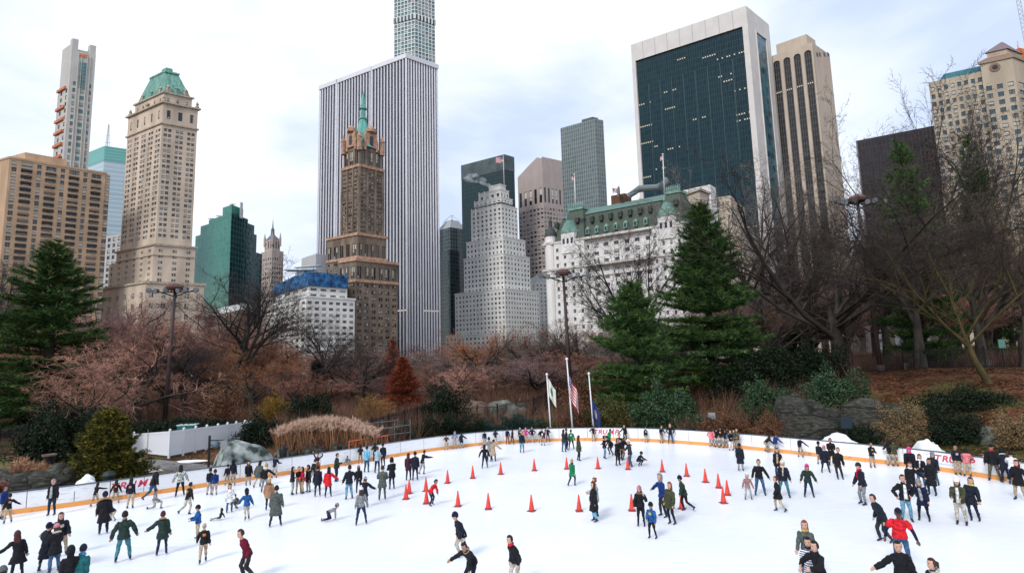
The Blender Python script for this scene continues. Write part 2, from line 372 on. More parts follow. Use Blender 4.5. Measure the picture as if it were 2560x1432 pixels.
flat_patch('path', [(300, 1139), (420, 1143), (530, 1150), (700, 1158), (705, 1166), (560, 1172), (430, 1163), (290, 1152)], .5, M_path)
flat_patch('path', [(-60, 1012), (40, 1008), (90, 1004), (60, 1024), (-60, 1032)], .6, M_path)
flat_patch('path', [(-40, 1072), (100, 1067), (110, 1078), (-40, 1088)], .5, M_path)
M_grass = mat('winter_grass', (.05, .06, .018), .95, col2=(.22, .19, .06), scale=2.2, detail=9, bump=.8, bscale=12)
flat_patch('lawn', [(-40, 1150), (120, 1125), (240, 1128), (300, 1140), (120, 1160), (-40, 1178)], .4, M_grass, lift=.02)
flat_patch('lawn', [(400, 1160), (520, 1172), (560, 1178), (500, 1184), (400, 1202), (330, 1208)], .4, M_grass, lift=.02)
# ================================================================ buildings
M_frame_l = mat('sash_light', (.34, .33, .31), .6); M_frame_d = mat('sash_dark', (.05, .05, .055), .5)
M_gl = mat('pane_dark', (.018, .024, .030), .07, spec=.6); M_gl2 = mat('pane_blue', (.05, .10, .13), .10, spec=.6); M_gl3 = mat('pane_grey', (.10, .13, .14), .15, spec=.5)
M_blind = mat('blind_cream', (.56, .54, .48), .8); M_ac = mat('air_conditioner', (.30, .30, .29), .7); M_curt = mat('curtain_grey', (.20, .20, .19), .9)
WV = {}
def win_variants(style):
    """unit windows (x 0..1, z 0..1, facing -y) in a few states: dark, half blind, curtained, with an air conditioner"""
    if style in WV: return WV[style]
    fr, gl, split = {'light': (M_frame_l, [M_gl, M_gl3], 2), 'dark': (M_frame_d, [M_gl, M_gl2], 2), 'blue': (M_frame_d, [M_gl2, M_gl3], 1),
                     'wide': (M_frame_l, [M_gl, M_gl3], 3), 'black': (M_frame_d, [M_gl], 1), 'teal': (M_frame_d, [mat('pane_teal', (.12, .27, .28), .1, spec=.6)], 2)}[style]
    out = []
    for k in range(5):
        q = MB(); g = len([fr, *gl]) - 1; gm = 1 + (k % len(gl))
        q.quad((0, 0, 0), (1, 0, 0), (1, 0, 1), (0, 0, 1), gm)
        t = .045
        for x0, x1, z0, z1 in [(0, t, 0, 1), (1 - t, 1, 0, 1), (t, 1 - t, 0, t * .7), (t, 1 - t, 1 - t * .7, 1), (t, 1 - t, .47, .51)] + [((i / split) - t / 3, (i / split) + t / 3, t, 1 - t) for i in range(1, split)]:
            y = -.06
            q.quad((x0, y, z0), (x1, y, z0), (x1, y, z1), (x0, y, z1), 0)
        if k in (1, 3): q.quad((t, -.02, .55 if k == 1 else .3), (1 - t, -.02, .55 if k == 1 else .3), (1 - t, -.02, 1 - t), (t, -.02, 1 - t), g + 1)
        if k == 4: q.quad((t, -.02, t), (.35, -.02, t), (.35, -.02, 1 - t), (t, -.02, 1 - t), g + 2); q.quad((.68, -.02, t), (1 - t, -.02, t), (1 - t, -.02, 1 - t), (.68, -.02, 1 - t), g + 2)
        if k == 2 and style in ('light', 'dark'): q.box((.5, -.25, .12), .6, .4, .2, g + 3)
        me = q.mesh('window'); 
        for m_ in (fr, *gl, M_blind, M_curt, M_ac): me.materials.append(m_)
        out.append((me, q))
    WV[style] = out; return out
TREE_TOP = [(0, 720), (240, 700), (300, 760), (500, 780), (560, 720), (700, 780), (900, 830), (1100, 850), (1180, 810), (1350, 800), (1480, 720), (1560, 700), (1640, 680), (1700, 560), (1850, 560), (1950, 620), (2150, 560), (2200, 480), (2560, 420)]
class Bld:
    """a building on a parallelogram plan: front corner O (seen at P1), left face towards P0, right face towards P2; plan fixed by three roof corners at height Z"""
    def __init__(s, name, label, cat, P0, P1, P2, Z, group=None, base=0.0):
        s.O = atz(*P1, Z); s.A = atz(*P0, Z) - s.O; s.B = atz(*P2, Z) - s.O
        for v in (s.O, s.A, s.B): v.z = 0
        s.la, s.lb = s.A.length, s.B.length; s.ua, s.ub = s.A / s.la, s.B / s.lb; s.Z = Z
        s.root = thing(name, label, cat, (s.O.x, s.O.y, base), 0, group); s.base = base; s.wins = []
        s.rnd = random.Random(name + label)
    def p(s, a, b): return s.O + s.ua * a + s.ub * b
    def z(s, row, a=0, b=0): q = s.p(a, b); return zrow(q.x, q.y, row)
    def a_at(s, px, z, b=0): return s._find(px, lambda t: s.p(t, b), z, -1)
    def b_at(s, px, z, a=0): return s._find(px, lambda t: s.p(a, t), z, 1)
    def _find(s, px, f, z, sg):
        lo, hi = -60.0, 200.0
        for _ in range(40):
            m = (lo + hi) / 2; q = f(m); x = proj((q.x, q.y, z))[0]
            if (x < px) == (sg > 0): lo = m
            else: hi = m
        return lo
    def L(s, p, z): return (p.x - s.O.x, p.y - s.O.y, z - s.base)
    def box(s, mb, a0, a1, b0, b1, z0, z1, m=0, bottom=False):
        P = [s.p(a0, b0), s.p(a0, b1), s.p(a1, b1), s.p(a1, b0)]      # ccw from above: O -> B -> far -> A
        for i in range(4):
            q, r = P[i], P[(i + 1) % 4]; l = (r - q).length
            mb.quad(s.L(q, z0), s.L(r, z0), s.L(r, z1), s.L(q, z1), m, [(0, z0), (l, z0), (l, z1), (0, z1)])
        mb.quad(*[s.L(q, z1) for q in P], m)
        if bottom: mb.quad(*[s.L(q, z0) for q in reversed(P)], m)
    def facade(s, mb, side, t0, t1, off, z0, z1, cols, rows, m=0, style='light', rec=.35, mr=None):
        """wall with real window openings on the 'A' (left) or 'B' (right) face, set at offset off inward; cols / rows = window intervals in metres along / up"""
        if side == 'A': o = s.p(t1, off); d = -s.ua
        else: o = s.p(off, t0); d = s.ub
        rows = sorted(rows)
        W = t1 - t0; n = Vector((d.y, -d.x, 0)); mr = m if mr is None else mr
        P = lambda u, z, e=0: s.L(o + d * u - n * e, z)
        def wl(u0, u1, a, b):
            if u1 - u0 > 1e-4 and b - a > 1e-4: mb.quad(P(u0, a), P(u1, a), P(u1, b), P(u0, b), m, [(u0, a), (u1, a), (u1, b), (u0, b)])
        u = 0
        for c0, c1 in cols:
            wl(u, c0, z0, z1); zz = z0
            for r0, r1 in rows:
                if r0 < z0 or r1 > z1: continue
                wl(c0, c1, zz, r0); zz = r1
                mb.quad(P(c0, r0), P(c0, r0, rec), P(c0, r1, rec), P(c0, r1), mr); mb.quad(P(c1, r0, rec), P(c1, r0), P(c1, r1), P(c1, r1, rec), mr)
                mb.quad(P(c0, r0), P(c1, r0), P(c1, r0, rec), P(c0, r0, rec), mr); mb.quad(P(c0, r1, rec), P(c1, r1, rec), P(c1, r1), P(c0, r1), mr)
                s.wins.append((o + d * c0 - n * rec, d, c1 - c0, r0, r1 - r0, style))
            wl(c0, c1, zz, z1); u = c1
        wl(u, W, z0, z1)
    def tier(s, mb, a0, a1, b0, b1, z0, z1, nA, nB, rows, ww=.5, m=0, style='light', back=True, rec=.35, marg=.0, pair=False):
        """box whose two visible faces carry nA / nB columns of windows"""
        def cols(W, n):
            if not n: return []
            out = []; g = W * marg; st = (W - 2 * g) / n
            for i in range(n):
                c = g + st * (i + .5); h = st * ww / 2
                if pair: out += [(c - h, c - h * .1), (c + h * .1, c + h)]
                else: out.append((c - h, c + h))
            return out
        s.facade(mb, 'A', a0, a1, b0, z0, z1, cols(a1 - a0, nA), rows, m, style, rec)
        s.facade(mb, 'B', b0, b1, a0, z0, z1, cols(b1 - b0, nB), rows, m, style, rec)
        P = [s.p(a0, b1), s.p(a1, b1), s.p(a1, b0)]
        for q, r in ((P[0], P[1]), (P[1], P[2])): mb.quad(s.L(q, z0), s.L(r, z0), s.L(r, z1), s.L(q, z1), m)
        mb.quad(*[s.L(q, z1) for q in (s.p(a0, b0), s.p(a0, b1), s.p(a1, b1), s.p(a1, b0))], m)
    def finish(s, maxn=100):
        L_ = []
        for w_ in s.wins:
            o, d, W, z0, H, st = w_; c = o + d * (W / 2); x, y = proj((c.x, c.y, z0 + H / 2))
            ok = -10 < x < 2570 and -20 < y < float(np.interp(x, [a for a, _ in TREE_TOP], [b for _, b in TREE_TOP]))
            L_.append((W * H / max(c.y, 1) ** 2 * (1 if ok else 1e-6), w_))
        L_.sort(key=lambda t: -t[0])
        for i, (_, (o, d, W, z0, H, st)) in enumerate(L_[:maxn]):
            me = s.rnd.choice(win_variants(st))[0]
            ob = D.objects.new('window', me); COL.objects.link(ob); ob.parent = s.root
            n = Vector((d.y, -d.x, 0))
            ob.matrix_local = Matrix(((d.x * W, -n.x, 0, o.x - s.O.x), (d.y * W, -n.y, 0, o.y - s.O.y), (0, 0, H, z0 - s.base), (0, 0, 0, 1)))
        rest = L_[maxn:]
        if rest:
            q = MB(); mats = []
            for _, (o, d, W, z0, H, st) in rest:
                me, src = s.rnd.choice(win_variants(st)); n = Vector((d.y, -d.x, 0)); k = len(q.v)
                for m_ in me.materials:
                    if m_ not in mats: mats.append(m_)
                ix = [mats.index(m_) for m_ in me.materials]
                for x, y, z in src.v:
                    v = o + d * (x * W) - n * y; q.v.append(s.L(v, z0 + z * H))
                for f, m_ in zip(src.f, src.m): q.f.append(tuple(i + k for i in f)); q.m.append(ix[m_])
            tag(q.build('window_glazing', mats, s.root), kind='stuff')
def rows_(z0, z1, n, h=.55, lo=.5):
    st = (z1 - z0) / n
    return [(z0 + st * (i + lo) - st * h / 2, z0 + st * (i + lo) + st * h / 2) for i in range(n)]
def stone(name, col, var=.16, sc=.25): return mat(name, col, .85, spec=.2, var=var, scale=sc, bump=.25, bscale=1.2, stretch=(1, 1, .35))
# ---- tan brick apartment block, lower left
b = Bld('apartment_building', 'wide tan brick apartment block with dark balcony bays at the left edge', 'building', (-70, 422), (24, 396), (266, 436), 108)
M = stone('brick_tan', (.50, .345, .225), .12); q = MB(); W = b.lb; z1 = 108; z0 = 0
bays = []; u = W * .02
for i, wd in enumerate((.055, .115, .05, .115, .05, .115, .05, .115, .06)):
    bays.append((u + W * .005, u + W * wd)); u += W * (wd + .0375)
nr = int(108 / 3.05); rw = [(108 - 2.6 - 3.05 * i - .45, 108 - 2.6 - 3.05 * i + 1.75) for i in range(nr - 1)][::-1]
small = bays[0::2]; large = bays[1::2]
b.facade(q, 'A', 0, b.la, 0, 0, z1, [(b.la * .2, b.la * .3), (b.la * .6, b.la * .7)], rw, style='dark')
b.facade(q, 'B', 0, W, 0, 0, z1, sorted(bays), rw, style='light')
P = [b.p(0, W), b.p(b.la, W), b.p(b.la, 0)]
for u_, v_ in ((P[0], P[1]), (P[1], P[2])): q.quad(b.L(u_, 0), b.L(v_, 0), b.L(v_, z1), b.L(u_, z1))
q.quad(*[b.L(x, z1) for x in (b.p(0, 0), *P)])
b.box(q, -.25, b.la, -.25, W + .25, z1, z1 + 1.0)
wall = q.build('wall', M, b.root)
q = MB(); b.box(q, 4, b.la * .5, b.b_at(75, 112), b.b_at(178, 112), z1 + 1.0, z1 + 5.4); q.build('penthouse', M, b.root)
Mb = mat('balcony_brown', (.055, .045, .04), .8)
rr = random.Random(4)
for c0, c1 in large:
    for i in range(nr - 2):
        zb = 108 - 5.0 - 3.05 * i
        if zb < 40: break
        q = MB(); o = b.p(0, c0); e = b.p(0, c1); n = (e - o).normalized(); nn = Vector((n.y, -n.x, 0))
        q.obox(Vector(b.L(o, 0)) - Vector((0, 0, 0)), (e - o), nn * .8, zb, zb + .75, 0, bottom=True); q.build('balcony', Mb if rr.random() < .75 else mat('balcony_tan', (.30, .20, .135), .8), b.root)
b.finish()
# ---- slim pale concrete tower with orange balconies under construction
b = Bld('residential_tower', 'slim pale stone tower still being built, with orange balcony guards', 'tower', (157, 116), (182, 98), (241, 112), 205)
M = stone('stone_pale', (.50, .49, .46), .06); q = MB(); Z = 205
rw = rows_(20, 196, 42, .6)
b.tier(q, 0, b.la, 0, b.lb, 0, Z - 7, 2, 0, [r for r in rw if r[1] < Z - 30], .34, style='blue')
# re-do right face with three columns of windows
lb = b.lb
q2 = MB(); b.facade(q2, 'B', 0, lb, -.4, 0, Z - 7, [(lb * .13, lb * .25), (lb * .42, lb * .62), (lb * .78, lb * .90)], [r for r in rw if r[1] < Z - 24], style='teal')
for t in (.27, .40, .64, .77): b.box(q2, -.9, -.4, lb * t, lb * (t + .02), 0, Z - 9)
q2.build('front_wall', M, b.root)
zt = b.z(215); la2 = b.a_at(126, b.z(385)) 
b.tier(q, b.la * .98, la2, 1, lb, 0, zt, 1, 0, [r for r in rw if r[1] < zt], .45, style='blue')
for t0, t1, h in ((0, .25, 4.5), (.75, 1, 3.0)):
    b.box(q, 0, 3, lb * t0, lb * t1, Z - 7, Z - 7 + h + 3); b.box(q, 3, b.la, lb * t0, lb * t1, Z - 7, Z - 7 + h)
b.box(q, 2, b.la * .7, lb * .25, lb * .75, Z - 7, Z - 5)
q.build('wall', M, b.root)
q = MB(); b.box(q, -.7, .4, lb * .36, lb * .66, Z - 30, Z - 13.5); q.build('stair_window', curtain('tower_strip', 1.6, 2.2, (.10, .22, .22), (.06, .13, .14), (.35, .36, .35)), b.root)
Mo = mat('guard_orange', (.55, .19, .09), .7, var=.3, scale=1)
for row in (225, 272, 302, 332, 364, 394):
    zb = b.z(row, la2 * .5); q = MB(); b.box(q, la2 * .2, la2 * .8, -1.0, 1.1, zb - .9, zb + .7, 0, True); q.build('balcony_guard', Mo, b.root)
q = MB(); b.box(q, -.6, .3, lb * .3, lb * .66, Z - 10.5, Z - 8.2); q.build('netting', Mo, b.root)
b.finish()
# ---- teal topped glass tower with lattice mast
b = Bld('glass_tower', 'pale blue glass tower with teal crown, between tan block and cream tower', 'tower', (222, 381), (262, 365), (352, 378), 195)
zb = b.z(402); q = MB(); b.box(q, 0, b.la, 0, b.lb, 0, zb); q.build('glazing', curtain('ct_pale', 50, 3.9, (.34, .47, .54), (.42, .54, .60), (.60, .66, .70), .35, .25), b.root)
q = MB(); b.box(q, -.2, b.la + .2, -.2, b.lb + .2, zb, 195); q.build('crown', curtain('ct_tealtop', 60, 2.6, (.12, .36, .33), (.14, .40, .36), (.20, .48, .44), .5, .3), b.root)
q = MB(); c = b.p(b.la * .3, b.lb * .2); c = Vector(b.L(c, 195)); hm = b.z(303) - 195
for dx, dy in ((-1, -1), (1, -1), (1, 1), (-1, 1)): q.tube([c + Vector((dx, dy, 0)), c + Vector((dx * .2, dy * .2, hm))], .16, 4)
for k in range(12):
    z = hm * k / 12; s_ = 1 - .8 * k / 12
    q.tube([c + Vector((-s_, -s_, z)), c + Vector((s_, -s_, z + hm / 12))], .1, 3); q.tube([c + Vector((s_, -s_, z)), c + Vector((-s_, -s_, z + hm / 12))], .1, 3)
q.tube([c + Vector((-2.4, 0, hm * .25)), c + Vector((2.4, 0, hm * .25))], .15, 4); q.tube([c + Vector((-1.6, 0, hm * .55)), c + Vector((1.6, 0, hm * .55))], .15, 4)
q.build('mast', mat('mast_steel', (.28, .32, .35), .6), b.root)
b = Bld('office_block', 'low pale grey office block with dark windows beside the cream tower', 'building', (250, 598), (268, 590), (330, 580), 95)
q = MB(); b.tier(q, 0, b.la, 0, b.lb, 0, 95, 2, 5, rows_(10, 94, 21, .62), .55, style='black'); q.build('wall', stone('stone_greywhite', (.50, .50, .50), .06), b.root); b.finish()
# ---- cream limestone tower with copper mansard
b = Bld('limestone_tower', 'cream limestone tower with green copper mansard roof', 'tower', (321, 294), (408, 256), (495, 274), 150)
M = stone('limestone_cream', (.54, .445, .355), .2, .12); Mt = mat('trim_cream', (.40, .34, .27), .8, var=.25, scale=.8, bump=.3); q = MB(); la, lb = b.la, b.lb
z_c2 = b.z(308); z_low = b.z(608)
rw = rows_(z_low + 3, z_c2 - 2, 21, .56)
def pcols(W, n, w=.32): 
    o = []
    for i in range(n): c = W * (i + .5) / n; h = W / n * w; o += [(c - h, c - h * .12), (c + h * .12, c + h)]
    return o
b.facade(q, 'B', 0, lb, 0, z_low, z_c2, pcols(lb, 3), rw, style='light'); b.facade(q, 'A', 0, la, 0, z_low, z_c2, pcols(la, 5), rw, style='light')
for u_, v_ in ((b.p(0, lb), b.p(la, lb)), (b.p(la, lb), b.p(la, 0))): q.quad(b.L(u_, 0), b.L(v_, 0), b.L(v_, 150), b.L(u_, 150))
# top storey with tall windows
rt = [(z_c2 + 3, 150 - 4)]
b.facade(q, 'B', 0, lb, 0, z_c2, 150, [(lb * .12, lb * .22), (lb * .44, lb * .56), (lb * .78, lb * .88)], rt, style='dark'); b.facade(q, 'A', 0, la, 0, z_c2, 150, [(la * (i + .4) / 5, la * (i + .6) / 5) for i in range(5)], rt, style='dark')
# attic block, octagonal-ish: chamfered by a smaller box
zt = b.z(232, 2, 2); ia = la * .09; ib = lb * .09
b.tier(q, ia, la - ia, ib, lb - ib, 150, zt, 5, 3, [(152.2, zt - 2.4)], .26, style='dark')
# lower setbacks widening to the left and the podium
zA = b.z(612); aL = b.a_at(276, b.z(668)); zB = b.z(640); zP = b.z(712)
b.tier(q, -1.2, la * 1.02, -1.2, lb + 1.2, 0, zA, 5, 3, rows_(zP + 1, zA - 1.5, 6, .48), .3, pair=True)
b.tier(q, la * .6, aL, -.8, lb, 0, zB, 4, 0, rows_(zP + 1, zB - 1, 4, .48), .35)
aP = b.a_at(300, zP); bP = b.b_at(510, zP - 4, -6)
b.tier(q, -6, la * 1.15, -6, bP, 0, zP, 6, 5, rows_(8, zP - 3, 7, .48), .34, pair=True)
q.build('wall', M, b.root)
for zz, e, h in ((150, 1.1, .9), (z_c2, .7, .8), (zA, 1.9, .9), (zA - 5.5, 1.6, .5), (zP, 6.8, 1.2), (zt, -ia + .8, .8)):
    q = MB(); 
    if zz == zt: b.box(q, ia - .8, la - ia + .8, ib - .8, lb - ib + .8, zz, zz + h, 0, True)
    elif zz == zP: b.box(q, -6.7, la * 1.15, -6.7, bP + .7, zz, zz + h, 0, True)
    else: b.box(q, -e, la + e, -e, lb + e, zz - h / 2, zz + h / 2, 0, True)
    q.build('cornice', Mt, b.root)
# mansard
Mc = mat('copper_green', (.13, .30, .24), .6, var=.3, scale=.9, spec=.4, stretch=(1, 1, .15)); q = MB(); zr = b.z(184, la * .35, lb * .35)
def frus(q, b, a0, a1, b0, b1, z0, c0, c1, d0, d1, z1, m=0):
    lo = [b.L(b.p(a, c), z0) for a, c in ((a0, b0), (a0, b1), (a1, b1), (a1, b0))]; hi = [b.L(b.p(a, c), z1) for a, c in ((c0, d0), (c0, d1), (c1, d1), (c1, d0))]
    q.rings([lo, hi], m)
frus(q, b, ia + .5, la - ia - .5, ib + .5, lb - ib - .5, zt + .8, la * .30, la * .72, lb * .30, lb * .70, zr)
frus(q, b, la * .28, la * .74, lb * .28, lb * .72, zr + .002, la * .29, la * .73, lb * .29, lb * .71, zr + 1.1)
frus(q, b, la * .36, la * .50, lb * .38, lb * .6, zr + 1.1, la * .37, la * .49, lb * .4, lb * .58, zr + 4)
rf = q.build('roof', Mc, b.root)
for k in range(3):                                         # dormers and corner urns
    for side in (0, 1):
        t = (k + 1) / 4; q = MB(); 
        c = b.p(la * t, ib + 1.2) if side == 0 else b.p(ia + 1.2, lb * t)
        c = Vector(b.L(c, zt + 2.6)); q.box(c, 1.8, 1.8, 3.2, 0, math.atan2(b.ua.y, b.ua.x)); q.lathe([(1.3, 1.6), (.7, 2.5), (.05, 3.2)], c, 8); q.build('dormer', Mt if k != 1 else Mc, rf)
for a_, c_ in ((0, 0), (la, 0), (0, lb), (la * .5, 0)):
    c = Vector(b.L(b.p(a_ * .96 + .5, c_ * .96 + .5), 150)); q = MB(); q.lathe([(1.1, 0), (1.1, 1.6), (.5, 2.0), (.9, 3.0), (.3, 4.2), (.05, 5)], c, 8); q.build('urn', Mt, b.root)
b.finish()
# ---- green glass stepped tower
b = Bld('stepped_glass_tower', 'dark green mirror glass office tower stepping down on both sides', 'building', (489, 572), (578, 545), (643, 569), 105)
Mg = curtain('ct_green', 2.4, 3.6, (.03, .17, .13), (.05, .24, .18), (.09, .28, .22), .07, .05); Md = curtain('ct_darkgreen', 2.9, 3.6, (.008, .03, .035), (.012, .05, .052), (.07, .16, .16), .13, .06)
la, lb = b.la, b.lb
def two(b, a0, a1, b0, b1, z0, z1, mA, mB):
    q = MB(); o = b.p(a1, b0); e = b.p(a0, b0); l = a1 - a0
    q.quad(b.L(o, z0), b.L(e, z0), b.L(e, z1), b.L(o, z1), 0, [(0, z0), (l, z0), (l, z1), (0, z1)])
    e2 = b.p(a0, b1); l2 = b1 - b0; q.quad(b.L(e, z0), b.L(e2, z0), b.L(e2, z1), b.L(e, z1), 1, [(0, z0), (l2, z0), (l2, z1), (0, z1)])
    for u_, v_ in ((b.p(a0, b1), b.p(a1, b1)), (b.p(a1, b1), b.p(a1, b0))): q.quad(b.L(u_, z0), b.L(v_, z0), b.L(v_, z1), b.L(u_, z1), 1)
    q.quad(*[b.L(x, z1) for x in (b.p(a0, b0), b.p(a0, b1), b.p(a1, b1), b.p(a1, b0))], 1)
    return q.build('glazing', [mA, mB], b.root)
Z1 = b.z(615); Z2 = b.z(572); Z3 = b.z(549); Z4 = b.z(531); Z5 = b.z(512)
aA = b.a_at(478, Z1); bA = b.b_at(655, Z1)
two(b, -.3, aA, 0, bA, 0, b.z(612), Mg, Md); two(b, .3, la, .3, lb, 0, Z2 + 2, Mg, Md)
two(b, .6, b.a_at(500, Z3), .6, b.b_at(637, Z3), 0, Z3 + 2, Mg, Md)
two(b, .9, b.a_at(520, Z4), .9, b.b_at(622, Z4), 0, Z4, Mg, Md); two(b, 2, b.a_at(552, Z5), 2, b.b_at(612, Z5), Z4, Z5 + 1, Mg, Mg)
q = MB(); b.box(q, -1.2, -.6, b.b_at(598, Z4), b.b_at(604, Z4), Z4 - 2, Z5 + 4, 0, True); q.build('chimney', mat('vent_white', (.6, .63, .63), .5), b.root)
for px in (512, 532, 566):
    c = Vector(b.L(b.p(b.a_at(px, Z4), 6), Z4 if px < 540 else Z5)); q = MB(); q.tube([c, c + Vector((0, 0, 3.5))], .2, 5); q.tube([c + Vector((-2, 0, 3)), c + Vector((2, 0, 3))], .25, 5); q.build('rooftop_antenna', M_frame_d, b.root)
# ---- little pinnacled tower
b = Bld('pinnacled_tower', 'small tan pinnacled tower far off behind bare branches', 'tower', (652, 632), (680, 625), (709, 629), 120)
M = stone('stone_tan', (.42, .35, .31), .10); q = MB(); la, lb = b.la, b.lb
b.tier(q, 0, la, 0, lb, 0, 120, 5, 5, rows_(10, 114, 22, .5), .5, style='black'); zl = b.z(597, 2, 2); b.tier(q, la * .16, la * .84, lb * .16, lb * .84, 120, zl, 3, 3, [(123, 127), (zl - 5, zl - 1.5)], .35, style='black')
for a_, c_ in ((.16, .16), (.84, .16), (.16, .84)): q.lathe([(1.2, -6), (1.2, 2), (.1, 8)], b.L(b.p(la * a_, lb * c_), zl), 6)
q.build('wall', M, b.root)
q = MB(); frus(q, b, la * .16, la * .84, lb * .16, lb * .84, zl, la * .45, la * .55, lb * .45, lb * .55, b.z(585, la / 2, lb / 2)); q.lathe([(2, 0), (1.7, 4), (1.8, 5), (.7, 7), (.1, 16)], b.L(b.p(la / 2, lb / 2), b.z(586, la / 2, lb / 2)), 8); q.build('roof', mat('slate_grey', (.14, .14, .16), .6), b.root); b.finish(60)
# ---- white hotel with blue scaffold netting, pale blank block behind
b = Bld('pale_block', 'plain pale grey windowless block behind the blue netting', 'building', (754, 646), (790, 634), (828, 638), 70)
q = MB(); b.box(q, 0, b.la, 0, b.lb, 0, 70); q.build('wall', curtain('pale_panels', 1.6, 1.6, (.50, .50, .50), (.53, .53, .53), (.36, .37, .38), .12, .7), b.root)
HZ = 46
b = Bld('white_hotel', 'white terraced block wrapped in blue scaffold netting at its top', 'building', (690, 736), (772, 712), (868, 719), HZ)
M = stone('stone_white', (.76, .75, .72), .05); q = MB(); la, lb = b.la, b.lb
zu = b.z(745); rw = rows_(zu, HZ - .6, 2, .42)
b.tier(q, 0, la, 0, lb, 0, HZ, 4, 4, rw, .62, style='wide')
aL = b.a_at(706, b.z(760), -2); bL = b.b_at(887, b.z(750), -2)
b.tier(q, -2, la * 1.05, -2, bL, 0, zu, 7, 7, rows_(2, zu - .8, 12, .46), .62, style='wide')
b.box(q, -2.3, la * 1.05, -2.3, bL + .4, zu, zu + .9)
q.build('wall', M, b.root)
q = MB(); zn = HZ; zt = b.z(682); e = .9
R = []
Mn = D.materials.new('scaffold_net'); Mn.use_nodes = True; t_ = Mn.node_tree; bb = t_.nodes['Principled BSDF']; nn = t_.nodes.new('ShaderNodeTexNoise'); nn.inputs['Scale'].default_value = .5; nn.inputs['Detail'].default_value = 7; cr = t_.nodes.new('ShaderNodeValToRGB'); tcn = t_.nodes.new('ShaderNodeTexCoord')
cr.color_ramp.elements[0].position = .38; cr.color_ramp.elements[0].color = (.005, .035, .10, 1); cr.color_ramp.elements[1].position = .62; cr.color_ramp.elements[1].color = (.02, .17, .42, 1)
t_.links.new(tcn.outputs['Object'], nn.inputs[0]); t_.links.new(nn.outputs[0], cr.inputs[0]); t_.links.new(cr.outputs[0], bb.inputs['Base Color']); bb.inputs['Roughness'].default_value = .7
rr = random.Random(8); per = [(la * 1.02, -e)] + [(la * (1 - i / 9), -e) for i in range(1, 9)] + [(-e, -e)] + [(-e, lb * i / 11) for i in range(1, 12)] + [(la * .5, lb), (la, lb)]
lo = []; hi = []; mid = []
for a_, c_ in per:
    lo.append(b.L(b.p(a_, c_), zn - .5)); hi.append(b.L(b.p(a_ + rr.uniform(-.4, .4), c_ + rr.uniform(-.4, .4)), zt + rr.uniform(-.9, .9))); mid.append(b.L(b.p(a_ + rr.uniform(-.5, .5), c_ + rr.uniform(-.5, .5)), (zn + zt) / 2))
q.rings([lo, mid, hi]); q.build('netting', Mn, b.root)
q = MB()
for i in range(14):
    a_, c_ = per[rr.randrange(len(per) - 2)]; o = Vector(b.L(b.p(a_, c_), zn)); q.tube([o, o + Vector((0, 0, zt - zn + rr.uniform(1, 3)))], .12, 4)
q.build('scaffold', M_frame_d, b.root)
q = MB(); c = Vector(b.L(b.p(la * .35, lb * .1), b.z(664))); q.box(c, 15, 6, .35, 0, .1); q.box(c + Vector((4, 0, 1.8)), 16, 3.5, .3, 0, -.25); q.box(c + Vector((0, 1, -2)), 4, 3.5, 4); q.build('roof_canopy', mat('sheet_metal', (.50, .55, .55), .5), b.root)
b.finish()
# ---- green-glass-roofed low range
b = Bld('low_glass_roof_building', 'long low building with pale glass roof lights behind the brown trees', 'building', (512, 778), (606, 756), (632, 764), 38)
q = MB(); b.box(q, 0, b.la, 0, b.lb, 0, 34.5); q.build('wall', stone('stone_brown', (.22, .18, .16)), b.root); q = MB(); frus(q, b, -.3, b.la, -.3, b.lb, 34.5, .8, b.la - .5, 1.5, b.lb, 38); q.build('roof', curtain('pale_glass', 2, 9, (.45, .58, .56), (.38, .50, .50), (.65, .68, .68), .3, .3), b.root)
# ---- white piered slab tower (very wide) and the gridded needle tower behind it
b = Bld('gridded_tower', 'very slender white gridded concrete tower rising out of frame', 'tower', (985, -105), (1036, -120), (1086, -100), 420)
q = MB(); la, lb = b.la, b.lb; z0 = 0
rows = [(z, z + la / 6 * .80) for z in np.arange(100, 418, la / 6) ]
zb0 = b.z(46); zb1 = b.z(31)
rw2 = [r for r in rows if r[0] > zb0 - 60]
b.tier(q, 0, la, 0, lb, 0, 420, 6, 6, rw2, .80, style='teal', rec=.6)
q.build('wall', mat('white_concrete', (.66, .71, .71), .7), b.root)
q = MB(); b.box(q, -.1, la + .1, -.1, lb + .1, zb0, zb0 + 5, 0); q.build('open_storey', M_frame_d, b.root)
q = MB()
for i in range(7):
    for (aa, cc) in ((la * i / 6, -.4), (-.4, lb * i / 6)): b.box(q, aa - .5, aa + .5, cc - .5, cc + .5, zb0 - .5, zb0 + 5.5)
q.build('column_ring', MATS['white_concrete'], b.root)
b.finish()
b = Bld('piered_slab_tower', 'huge slab tower with narrow white vertical piers over dark glass', 'tower', (800, 216), (1015, 135), (1093, 163), 215)
la, lb = b.la, b.lb; q = MB(); b.box(q, .5, la - .5, .5, lb - .5, 0, 213); q.build('glazing', curtain('ct_slab', 60, 3.7, (.025, .03, .048), (.035, .042, .065), (.07, .07, .09), .12, .08, lit=.015), b.root)
q = MB()
zlo = 0
nA, nB = 30, 12
for i in range(nA + 1):
    c = la * i / nA; w_ = .75 if i not in (0, nA) else 1.0
    o = b.p(c, 0); P3 = [b.p(c - w_ * .62, .2), b.p(c, -.5), b.p(c + w_ * .62, .2)]
    for u_, v_ in ((P3[1], P3[0]), (P3[2], P3[1])): q.quad(b.L(u_, zlo), b.L(v_, zlo), b.L(v_, 215), b.L(u_, 215))
for i in range(nB + 1):
    c = lb * i / nB; P3 = [b.p(.2, c - .62), b.p(-.4, c), b.p(.2, c + .62)]
    for u_, v_ in ((P3[0], P3[1]), (P3[1], P3[2])): q.quad(b.L(u_, zlo), b.L(v_, zlo), b.L(v_, 215), b.L(u_, 215))
